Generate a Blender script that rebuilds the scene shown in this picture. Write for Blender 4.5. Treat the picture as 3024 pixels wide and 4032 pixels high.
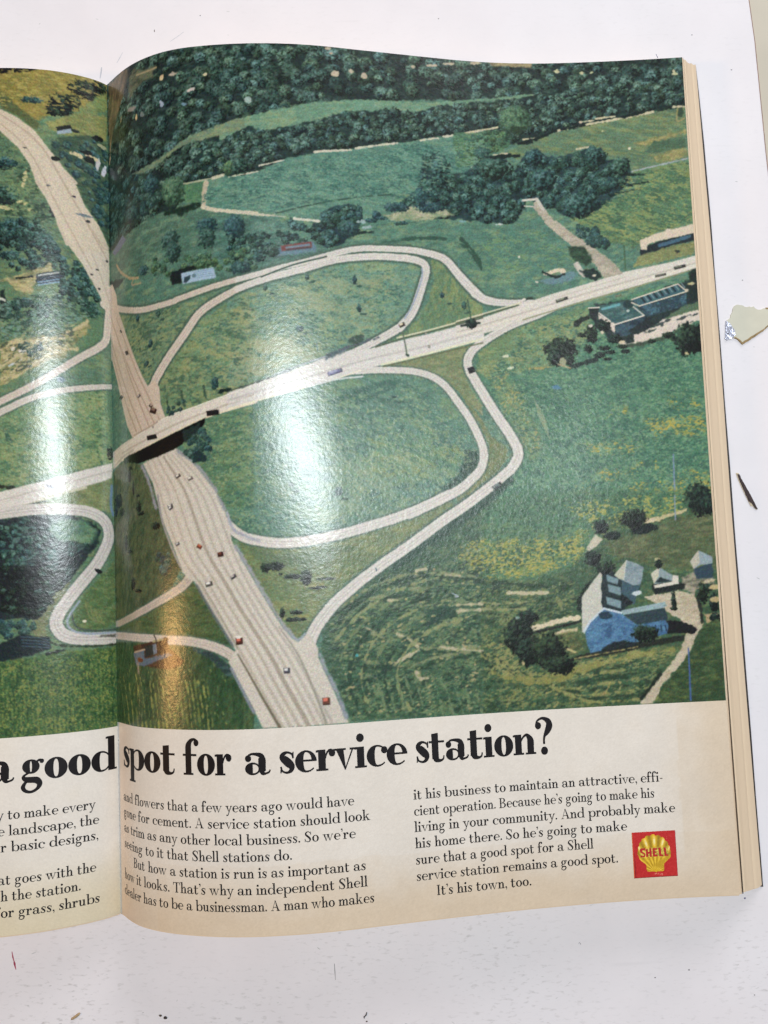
import bpy, math, random
import numpy as np
from mathutils import Matrix

# ------------------------------------------------------------------ scene, camera, light
for o in list(bpy.data.objects): bpy.data.objects.remove(o)
SC = bpy.context.scene
COL = SC.collection
MM = 0.001                      # everything below is written in millimetres of the page
ZB = -7.0                       # height of the board under the magazine (gutter top = 0)

cam_d = bpy.data.cameras.new('camera'); cam = bpy.data.objects.new('camera', cam_d); COL.objects.link(cam)
cam.location = (0.11089026, -0.22028764, 0.35765487)
cam.rotation_euler = (0.07029532, -0.01121408, -0.03962128)
cam_d.sensor_fit = 'VERTICAL'; cam_d.sensor_height = 36.0; cam_d.lens = 36.0 * 3276.0 / 4032.0
cam_d.clip_start = 0.01; cam_d.clip_end = 50.0
SC.camera = cam
SC.render.resolution_x = 768; SC.render.resolution_y = 1024

world = bpy.data.worlds.new('World'); SC.world = world; world.use_nodes = True
bg = world.node_tree.nodes['Background']
bg.inputs['Color'].default_value = (0.93, 0.90, 0.95, 1); bg.inputs['Strength'].default_value = 0.12

def area(name, loc, target, sx, sy, power, col, spread=180):
    d = bpy.data.lights.new(name, 'AREA'); d.shape = 'RECTANGLE'; d.size = sx; d.size_y = sy
    d.energy = power; d.color = col; d.spread = math.radians(spread)
    o = bpy.data.objects.new(name, d); COL.objects.link(o); o.location = loc
    v = Matrix.Identity(3)
    import mathutils
    q = (mathutils.Vector(target) - mathutils.Vector(loc)).to_track_quat('-Z', 'Y')
    o.rotation_euler = q.to_euler(); return o
area('ceiling_window_light', (0.34, 0.075, 1.50), (0.18, -0.16, 0), 0.50, 0.15, 17.0, (0.88, 0.96, 1.0))
area('window_light', (0.95, 1.75, 0.95), (0.15, -0.10, 0), 1.3, 0.9, 24.0, (1.0, 0.945, 0.95))
area('warm_lamp_light', (-1.24, -0.38, 0.81), (0.03, -0.25, 0.02), 0.05, 0.18, 4.2, (1.0, 0.55, 0.20))

SC.view_settings.view_transform = 'Standard'; SC.view_settings.look = 'None'
SC.view_settings.exposure = 0.0; SC.view_settings.gamma = 1.0; SC.view_settings.use_curve_mapping = False

# ------------------------------------------------------------------ helpers
def lin(c):
    c = np.asarray(c, float) / 255.0
    return np.where(c <= 0.04045, c / 12.92, ((c + 0.055) / 1.055) ** 2.4)
def lin4(c): return tuple(float(x) for x in lin(c)) + (1.0,)

def link(name, mesh, parent=None, mat=None, smooth=False):
    o = bpy.data.objects.new(name, mesh); COL.objects.link(o)
    if mat: mesh.materials.append(mat)
    if smooth: mesh.polygons.foreach_set('use_smooth', [True] * len(mesh.polygons))
    if parent is not None:
        o.parent = parent
        base = parent if parent.parent is None else parent.parent
        if parent.parent is None: o.matrix_parent_inverse = Matrix.Translation(parent.location).inverted()
    return o
def pymesh(name, verts, faces):
    me = bpy.data.meshes.new(name); me.from_pydata([tuple(float(c) * MM for c in v) for v in verts], [], faces); me.update(); return me
def gridmesh(name, P, col=None):
    """P: (rows, cols, 3) in mm; one quad per cell; optional colour per vertex (sRGB 0-255)"""
    r, c = P.shape[:2]
    me = bpy.data.meshes.new(name)
    me.vertices.add(r * c); me.vertices.foreach_set('co', (P.reshape(-1, 3) * MM).astype(np.float32).ravel())
    i = np.arange(r * c).reshape(r, c)
    q = np.stack([i[1:, :-1], i[1:, 1:], i[:-1, 1:], i[:-1, :-1]], -1).reshape(-1, 4)
    me.loops.add(q.size); me.loops.foreach_set('vertex_index', q.ravel().astype(np.int32))
    me.polygons.add(len(q)); me.polygons.foreach_set('loop_start', (np.arange(len(q)) * 4).astype(np.int32))
    me.polygons.foreach_set('use_smooth', np.ones(len(q), bool))
    me.update(calc_edges=True)
    if col is not None:
        a = me.color_attributes.new('ink', 'FLOAT_COLOR', 'POINT')
        d = np.ones((r * c, 4), np.float32); d[:, :3] = lin(col.reshape(-1, 3)); a.data.foreach_set('color', d.ravel())
    return me

class Nodes:
    def __init__(self, name):
        self.m = bpy.data.materials.new(name); self.m.use_nodes = True; self.t = self.m.node_tree; self.n = self.t.nodes
        self.b = self.n['Principled BSDF']
    def add(self, typ, **kw):
        nd = self.n.new(typ)
        for k, v in kw.items():
            if k in nd.inputs: nd.inputs[k].default_value = v
            else: setattr(nd, k, v)
        return nd
    def l(self, a, b): self.t.links.new(a, b)
    def noise(self, scale, detail=2.0, stretch=(1, 1, 1), rough=.55, rot=0):
        tc = self.add('ShaderNodeTexCoord'); mp = self.add('ShaderNodeMapping'); mp.inputs['Scale'].default_value = stretch
        mp.inputs['Rotation'].default_value = (0, 0, rot)
        self.l(tc.outputs['Object'], mp.inputs['Vector'])
        nz = self.add('ShaderNodeTexNoise'); nz.inputs['Scale'].default_value = scale; nz.inputs['Detail'].default_value = detail; nz.inputs['Roughness'].default_value = rough
        self.l(mp.outputs['Vector'], nz.inputs['Vector']); return nz.outputs['Fac']
    def ramp(self, fac, stops):
        r = self.add('ShaderNodeValToRGB'); e = r.color_ramp.elements
        while len(e) < len(stops): e.new(0.5)
        for k, (p, c) in enumerate(stops): e[k].position = p; e[k].color = c
        self.l(fac, r.inputs['Fac']); return r.outputs['Color']
    def mix(self, a, b, fac, mode='MIX'):
        x = self.add('ShaderNodeMix', data_type='RGBA', blend_type=mode)
        for s, v in ((x.inputs[6], a), (x.inputs[7], b)):
            if isinstance(v, tuple): s.default_value = v
            else: self.l(v, s)
        if isinstance(fac, (int, float)): x.inputs[0].default_value = fac
        else: self.l(fac, x.inputs[0])
        return x.outputs[2]
    def bump(self, h, strength, dist):
        b = self.add('ShaderNodeBump'); b.inputs['Strength'].default_value = strength; b.inputs['Distance'].default_value = dist
        self.l(h, b.inputs['Height']); self.l(b.outputs['Normal'], self.b.inputs['Normal'])
def g(v): return (v, v, v, 1)

def ink_material(name, rough, spec, grain, bump, coat=0.0):
    n = Nodes(name); at = n.add('ShaderNodeAttribute', attribute_name='ink')
    c = n.mix(at.outputs['Color'], n.ramp(n.noise(1700, 1.5), [(.25, g(1 - grain)), (.75, g(1 + grain))]), 1.0, 'MULTIPLY')
    c = n.mix(c, n.ramp(n.noise(60, 3), [(.3, g(.96)), (.7, g(1.03))]), 1.0, 'MULTIPLY')
    n.l(c, n.b.inputs['Base Color']); n.b.inputs['Roughness'].default_value = rough
    n.b.inputs['Specular IOR Level'].default_value = spec
    n.b.inputs['Coat Weight'].default_value = coat; n.b.inputs['Coat Roughness'].default_value = .3
    n.bump(n.noise(520, 2.5), bump, 0.00025)
    return n.m
M_PRINT = ink_material('glossy_printed_paper', .245, .5, .12, .30)
M_PAPER = ink_material('aged_magazine_paper', .48, .42, .035, .16)
M_EMBLEM = ink_material('emblem_ink', .36, .5, .06, .12)

def plain(name, col, rough=.6, var=.08, scale=300, stretch=(1, 1, 1), bump=0.0, spec=.4):
    n = Nodes(name)
    c = n.mix(lin4(col), n.ramp(n.noise(scale, 3, stretch), [(.3, g(1 - var)), (.7, g(1 + var * .6))]), 1.0, 'MULTIPLY')
    n.l(c, n.b.inputs['Base Color']); n.b.inputs['Roughness'].default_value = rough; n.b.inputs['Specular IOR Level'].default_value = spec
    if bump: n.bump(n.noise(scale * 2, 3, stretch), bump, 0.0004)
    return n.m
M_INK = plain('black_printing_ink', (24, 20, 23), .5, .25, 900, spec=.2)
M_REDINK = plain('red_printing_ink', (186, 40, 40), .45, .12, 900)

# ------------------------------------------------------------------ page surface: slope angle along the sheet, rolled out in mm
W, H, VP = 265.0, 357.69, 279.64
KR = np.array([0, 6, 13, 22, 34, 50, 75, 110, 160, 210, 265.])
THR = np.array([[0.7816, 0.8095, 0.7518, 0.603, 0.4041, 0.1278, -0.0201, -0.2222, -0.212, -0.0058, 0.06],
                [0.7522, 0.8685, 0.8459, 0.5954, 0.4434, 0.2649, -0.0285, -0.2111, -0.1432, -0.0514, -0.0478],
                [0.8287, 0.9437, 0.8254, 0.5921, 0.3773, 0.2102, -0.0069, -0.176, -0.157, -0.0743, 0.0363]])
KL = np.array([0, 4, 9, 16, 26, 40, 60, 100, 265.])
THL = np.array([[0.9652, 0.7347, 0.5442, 0.4208, 0.2323, 0.0653, 0.0066, -0.0343, -0.0831],
                [0.9725, 0.7396, 0.5486, 0.4157, 0.2845, 0.1409, 0.0318, -0.0425, -0.105],
                [0.983, 0.7544, 0.567, 0.4449, 0.3571, 0.1968, 0.0507, -0.0512, -0.127]])
US = np.linspace(0, W, 531)
def tables(K, TH):
    t = np.array([np.interp(US, K, a) for a in TH]); du = US[1] - US[0]
    def cum(a):
        c = np.zeros_like(a); c[:, 1:] = np.cumsum((a[:, 1:] + a[:, :-1]) / 2, axis=1) * du; return c
    return cum(np.cos(t)), cum(np.sin(t))
TAB = {'R': tables(KR, THR), 'L': tables(KL, THL)}
def surf(side, u, v, off=0.0):
    u, v = np.broadcast_arrays(np.asarray(u, float), np.asarray(v, float))
    def at(u, v):
        X, Z = TAB[side]; s = np.clip(v / 360.0, -.2, 1.2)
        w = ((s - .5) * (s - 1) * 2, -4 * s * (s - 1), 2 * s * (s - .5))
        x = sum(w[j] * np.interp(u, US, X[j]) for j in range(3)); z = sum(w[j] * np.interp(u, US, Z[j]) for j in range(3))
        return np.stack([x if side == 'R' else -x, -v, z], -1)
    P = at(u, v)
    if np.any(off):
        a = at(np.minimum(u + .4, W), v) - at(np.maximum(u - .4, 0), v); b = at(u, v + .5) - at(u, v - .5)
        n = np.cross(a, b); n *= np.sign(n[..., 2:3]); n /= np.linalg.norm(n, axis=-1, keepdims=True)
        P = P + n * np.asarray(off)[..., None] if np.ndim(off) else P + n * off
    return P

# ------------------------------------------------------------------ a small painter: inks laid on the flat sheet, in page mm
def hsh(ix, iy, seed):
    h = (ix.astype(np.int64) * 374761393 + iy.astype(np.int64) * 668265263 + seed * 974634757) & 0xffffffff
    h = ((h ^ (h >> 13)) * 1274126177) & 0xffffffff
    return ((h ^ (h >> 16)) & 0xffffff).astype(np.float32) / float(0xffffff)
def vnoise(x, y, seed=0):
    ix = np.floor(x); iy = np.floor(y); fx = x - ix; fy = y - iy; fx = fx * fx * (3 - 2 * fx); fy = fy * fy * (3 - 2 * fy)
    a = hsh(ix, iy, seed); b = hsh(ix + 1, iy, seed); c = hsh(ix, iy + 1, seed); d = hsh(ix + 1, iy + 1, seed)
    return (a + (b - a) * fx) * (1 - fy) + (c + (d - c) * fx) * fy
def fbm(x, y, seed=0, o=3):
    s = 0; a = 1; t = 0
    for k in range(o): s = s + a * vnoise(x * 2 ** k, y * 2 ** k, seed + k * 17); t += a; a *= .6
    return s / t
def sstep(a, b, x):
    t = np.clip((x - a) / (b - a + 1e-9), 0, 1); return t * t * (3 - 2 * t)
PAL = [((12, 18, 16), (28, 40, 34), (58, 78, 58)), ((20, 30, 28), (58, 80, 70), (106, 134, 120)), ((34, 52, 50), (54, 80, 76), (84, 116, 110)),
       ((44, 62, 46), (76, 104, 76), (110, 136, 96)), ((20, 32, 30), (50, 78, 70), (94, 126, 116)), ((60, 80, 52), (100, 124, 80), (134, 150, 96)), ((28, 40, 32), (50, 68, 46), (84, 100, 62))]
class Sheet:
    def __init__(s, u, v, base):
        s.u = u.astype(np.float32); s.v = v.astype(np.float32); s.c = np.empty((len(v), len(u), 3), np.float32); s.c[:] = base; s.k = 0
    def box(s, x0, y0, x1, y1):
        a, b = np.searchsorted(s.u, [x0, x1]); c, d = np.searchsorted(s.v, [y0, y1])
        if b - a < 1 or d - c < 1: return None
        X, Y = np.meshgrid(s.u[a:b], s.v[c:d]); return X, Y, (slice(c, d), slice(a, b))
    def put(s, sl, col, al): s.c[sl] += (col - s.c[sl]) * al[..., None]
    def ink(s, col, X, Y, tex):
        s.k += 1; c = np.empty(X.shape + (3,), np.float32); c[:] = col
        if tex:
            amp, sc, c2, cov, ang, ra = tex; r = math.radians(ang); x = X * math.cos(r) - Y * math.sin(r); y = X * math.sin(r) + Y * math.cos(r)
            f = fbm(x / (sc * ra * .5), y / (sc * .5), s.k * 7, 3)
            if c2 is not None:
                h = fbm(x / (sc * ra) + 9, y / sc, s.k * 7 + 3, 3); lo = fbm(X / 14, Y / 9, s.k * 5 + 1, 2)
                w = sstep(.52 - cov * .42, .84 - cov * .42, h * .72 + lo * .28) * .8; c += (np.array(c2, np.float32) - c) * w[..., None]
            c *= (1 + amp * 1.9 * (f - .5))[..., None]
        return c
    def rough(s, X, Y, ro): return (fbm(X / (ro * 2.2 + .3), Y / (ro * 2.2 + .3), s.k + 5, 2) - .5) * 2.4 * ro if ro else 0.0
    def poly(s, P, col, soft, ro, tex):
        P = np.asarray(P, np.float32); m = soft + ro * 1.5 + .3; b = s.box(P[:, 0].min() - m, P[:, 1].min() - m, P[:, 0].max() + m, P[:, 1].max() + m)
        if b is None: return
        X, Y, sl = b; d2 = np.full(X.shape, 1e9, np.float32); ins = np.zeros(X.shape, bool)
        for (x0, y0), (x1, y1) in zip(P, np.roll(P, -1, 0)):
            dx, dy = x1 - x0, y1 - y0; L = dx * dx + dy * dy + 1e-9
            t = np.clip(((X - x0) * dx + (Y - y0) * dy) / L, 0, 1); d2 = np.minimum(d2, (X - x0 - t * dx) ** 2 + (Y - y0 - t * dy) ** 2)
            if dy: ins ^= ((Y < y0) != (Y < y1)) & (X < x0 + (Y - y0) * dx / dy)
        sd = np.where(ins, -1, 1) * np.sqrt(d2) + s.rough(X, Y, ro)
        s.put(sl, s.ink(col, X, Y, tex), sstep(soft, -soft, sd) if soft > 0 else (sd < 0).astype(np.float32))
    def line(s, P, w0, w1, col, soft, ro, tex):
        P = np.asarray(P, np.float32); m = max(w0, w1) / 2 + soft + ro * 1.5; b = s.box(P[:, 0].min() - m, P[:, 1].min() - m, P[:, 0].max() + m, P[:, 1].max() + m)
        if b is None: return
        X, Y, sl = b; n = len(P) - 1; sd = np.full(X.shape, 1e9, np.float32)
        for i in range(n):
            (x0, y0), (x1, y1) = P[i], P[i + 1]; dx, dy = x1 - x0, y1 - y0; L = dx * dx + dy * dy + 1e-9
            t = np.clip(((X - x0) * dx + (Y - y0) * dy) / L, 0, 1); w = w0 + (w1 - w0) * (i + t) / n
            sd = np.minimum(sd, np.hypot(X - x0 - t * dx, Y - y0 - t * dy) - w / 2)
        sd = sd + s.rough(X, Y, ro); s.put(sl, s.ink(col, X, Y, tex), sstep(soft * .7, -soft * .7, sd))
    def blob(s, x, y, rx, ry, col, ang, soft, ro):
        r = max(rx, ry) + soft + ro; b = s.box(x - r, y - r, x + r, y + r)
        if b is None: return
        X, Y, sl = b; s.k += 1; a = math.radians(ang); dx = (X - x) * math.cos(a) + (Y - y) * math.sin(a); dy = -(X - x) * math.sin(a) + (Y - y) * math.cos(a)
        q = np.hypot(dx / max(rx, .05), dy / max(ry, .05)); sd = (q - 1) * min(rx, ry) + s.rough(X, Y, min(ro, rx * .5))
        s.put(sl, np.array(col, np.float32), sstep(soft * .6, -soft * .6, sd))
    def tree(s, x, y, rx, ry, pal, seed, gain=1.0):
        r = max(rx, ry) * 1.4 + .4; b = s.box(x - r, y - r, x + r, y + r)
        if b is None: return
        X, Y, sl = b; dx = (X - x) / rx; dy = (Y - y) / ry; q = np.hypot(dx, dy); sc = .38 + .12 * min(rx, ry)
        n = fbm(X / sc, Y / sc, seed * 13 + int(x * 7), 3); al = sstep(.16, -.12, q - 1 + (n - .5) * .9)
        lit = np.clip(.43 - .50 * (dx * .6 + dy * .8) + (n - .5) * 1.9, 0, 1)[..., None] * gain
        w = (seed * 37 % 100) / 100.0; hue = np.array((.92 + .15 * w, .96 + .06 * w, 1.02 - .13 * w), np.float32)
        D, Mi, Hi = [np.array(c, np.float32) * hue for c in PAL[pal]]
        s.put(sl, np.where(lit < .5, D + (Mi - D) * lit * 2, Mi + (Hi - Mi) * (lit * 2 - 1)), al)
    def flecks(s, P, col, soft, cover, size, ang, ra):
        P = np.asarray(P, np.float32); m = soft; b = s.box(P[:, 0].min() - m, P[:, 1].min() - m, P[:, 0].max() + m, P[:, 1].max() + m)
        if b is None: return
        X, Y, sl = b; s.k += 1; d2 = np.full(X.shape, 1e9, np.float32); ins = np.zeros(X.shape, bool)
        for (x0, y0), (x1, y1) in zip(P, np.roll(P, -1, 0)):
            dx, dy = x1 - x0, y1 - y0; L = dx * dx + dy * dy + 1e-9
            t = np.clip(((X - x0) * dx + (Y - y0) * dy) / L, 0, 1); d2 = np.minimum(d2, (X - x0 - t * dx) ** 2 + (Y - y0 - t * dy) ** 2)
            if dy: ins ^= ((Y < y0) != (Y < y1)) & (X < x0 + (Y - y0) * dx / dy)
        mask = sstep(soft, -soft, np.where(ins, -1, 1) * np.sqrt(d2)); r = math.radians(ang); x = X * math.cos(r) - Y * math.sin(r); y = X * math.sin(r) + Y * math.cos(r)
        f = .62 * fbm(x / (size * ra), y / size, s.k * 11, 2) + .38 * fbm(x / (size * ra * 4), y / (size * 4), s.k * 11 + 5, 2); th = .66 - .32 * cover * mask
        s.put(sl, np.array(col, np.float32), sstep(th, th + .13 + .22 * min(1, size / 3), f) * np.minimum(1, mask * 1.6) * (.85 - .2 * min(1, size / 3)))
    def trees(s, P, n, r0, r1, pal, seed):
        rng = random.Random(seed); xs = [p[0] for p in P]; ys = [p[1] for p in P]; out = []; tries = 0
        while len(out) < n:
            x = rng.uniform(min(xs), max(xs)); y = rng.uniform(min(ys), max(ys)); ins = False; j = len(P) - 1
            for i in range(len(P)):
                if (P[i][1] > y) != (P[j][1] > y) and x < (P[j][0] - P[i][0]) * (y - P[i][1]) / (P[j][1] - P[i][1]) + P[i][0]: ins = not ins
                j = i
            if ins: out.append((y, x))
            tries += 1
            if tries > 40 * n: break
        for y, x in sorted(out):
            r = rng.uniform(r0, r1); s.tree(x, y, r * rng.uniform(.85, 1.2), r * rng.uniform(.8, 1.1), pal, rng.randrange(999), rng.uniform(.55, 1.25))
def run(sheet, side, text):
    """each row: kind (0 area, 1 line, 2 wood, 3 spot, 4 tree, 5 flecks), page (0 right, 1 left), colour 0-255, sizes in mm,
    texture (0 none / 1 grain / 2 grain and second colour), then points in tenths of a millimetre"""
    for row in text.strip().split('\n'):
        f = [float(z) for z in row.split()]; k = int(f[0])
        if int(f[1]) != side: continue
        def texture(i):
            m = int(f[i])
            if m == 0: return None, i + 1
            if m == 1: return (f[i + 1], f[i + 2], None, 0, 4.0, 2.5), i + 3
            return (f[i + 1], f[i + 2], tuple(f[i + 3:i + 6]), f[i + 6], f[i + 7], f[i + 8]), i + 9
        def points(i):
            a = [z / 10.0 for z in f[i:]]; return list(zip(a[::2], a[1::2]))
        if k == 0: tex, i = texture(7); sheet.poly(points(i), f[2:5], f[5], f[6], tex)
        elif k == 1: tex, i = texture(9); sheet.line(points(i), f[5], f[6], f[2:5], f[7], f[8], tex)
        elif k == 2: sheet.trees(points(7), int(f[2]), f[3], f[4], int(f[5]), int(f[6]))
        elif k == 5: sheet.flecks(points(10), f[2:5], f[5], f[6], f[7], f[8], f[9])
        elif k == 3: sheet.blob(f[5], f[6], f[7], f[8], f[2:5], f[9], f[10], f[11])
        else: sheet.tree(f[2], f[3], f[4], f[5], int(f[6]), int(f[7]))

INK_GAMMA, PAPER_GAIN = 0.94, 1.0
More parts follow.
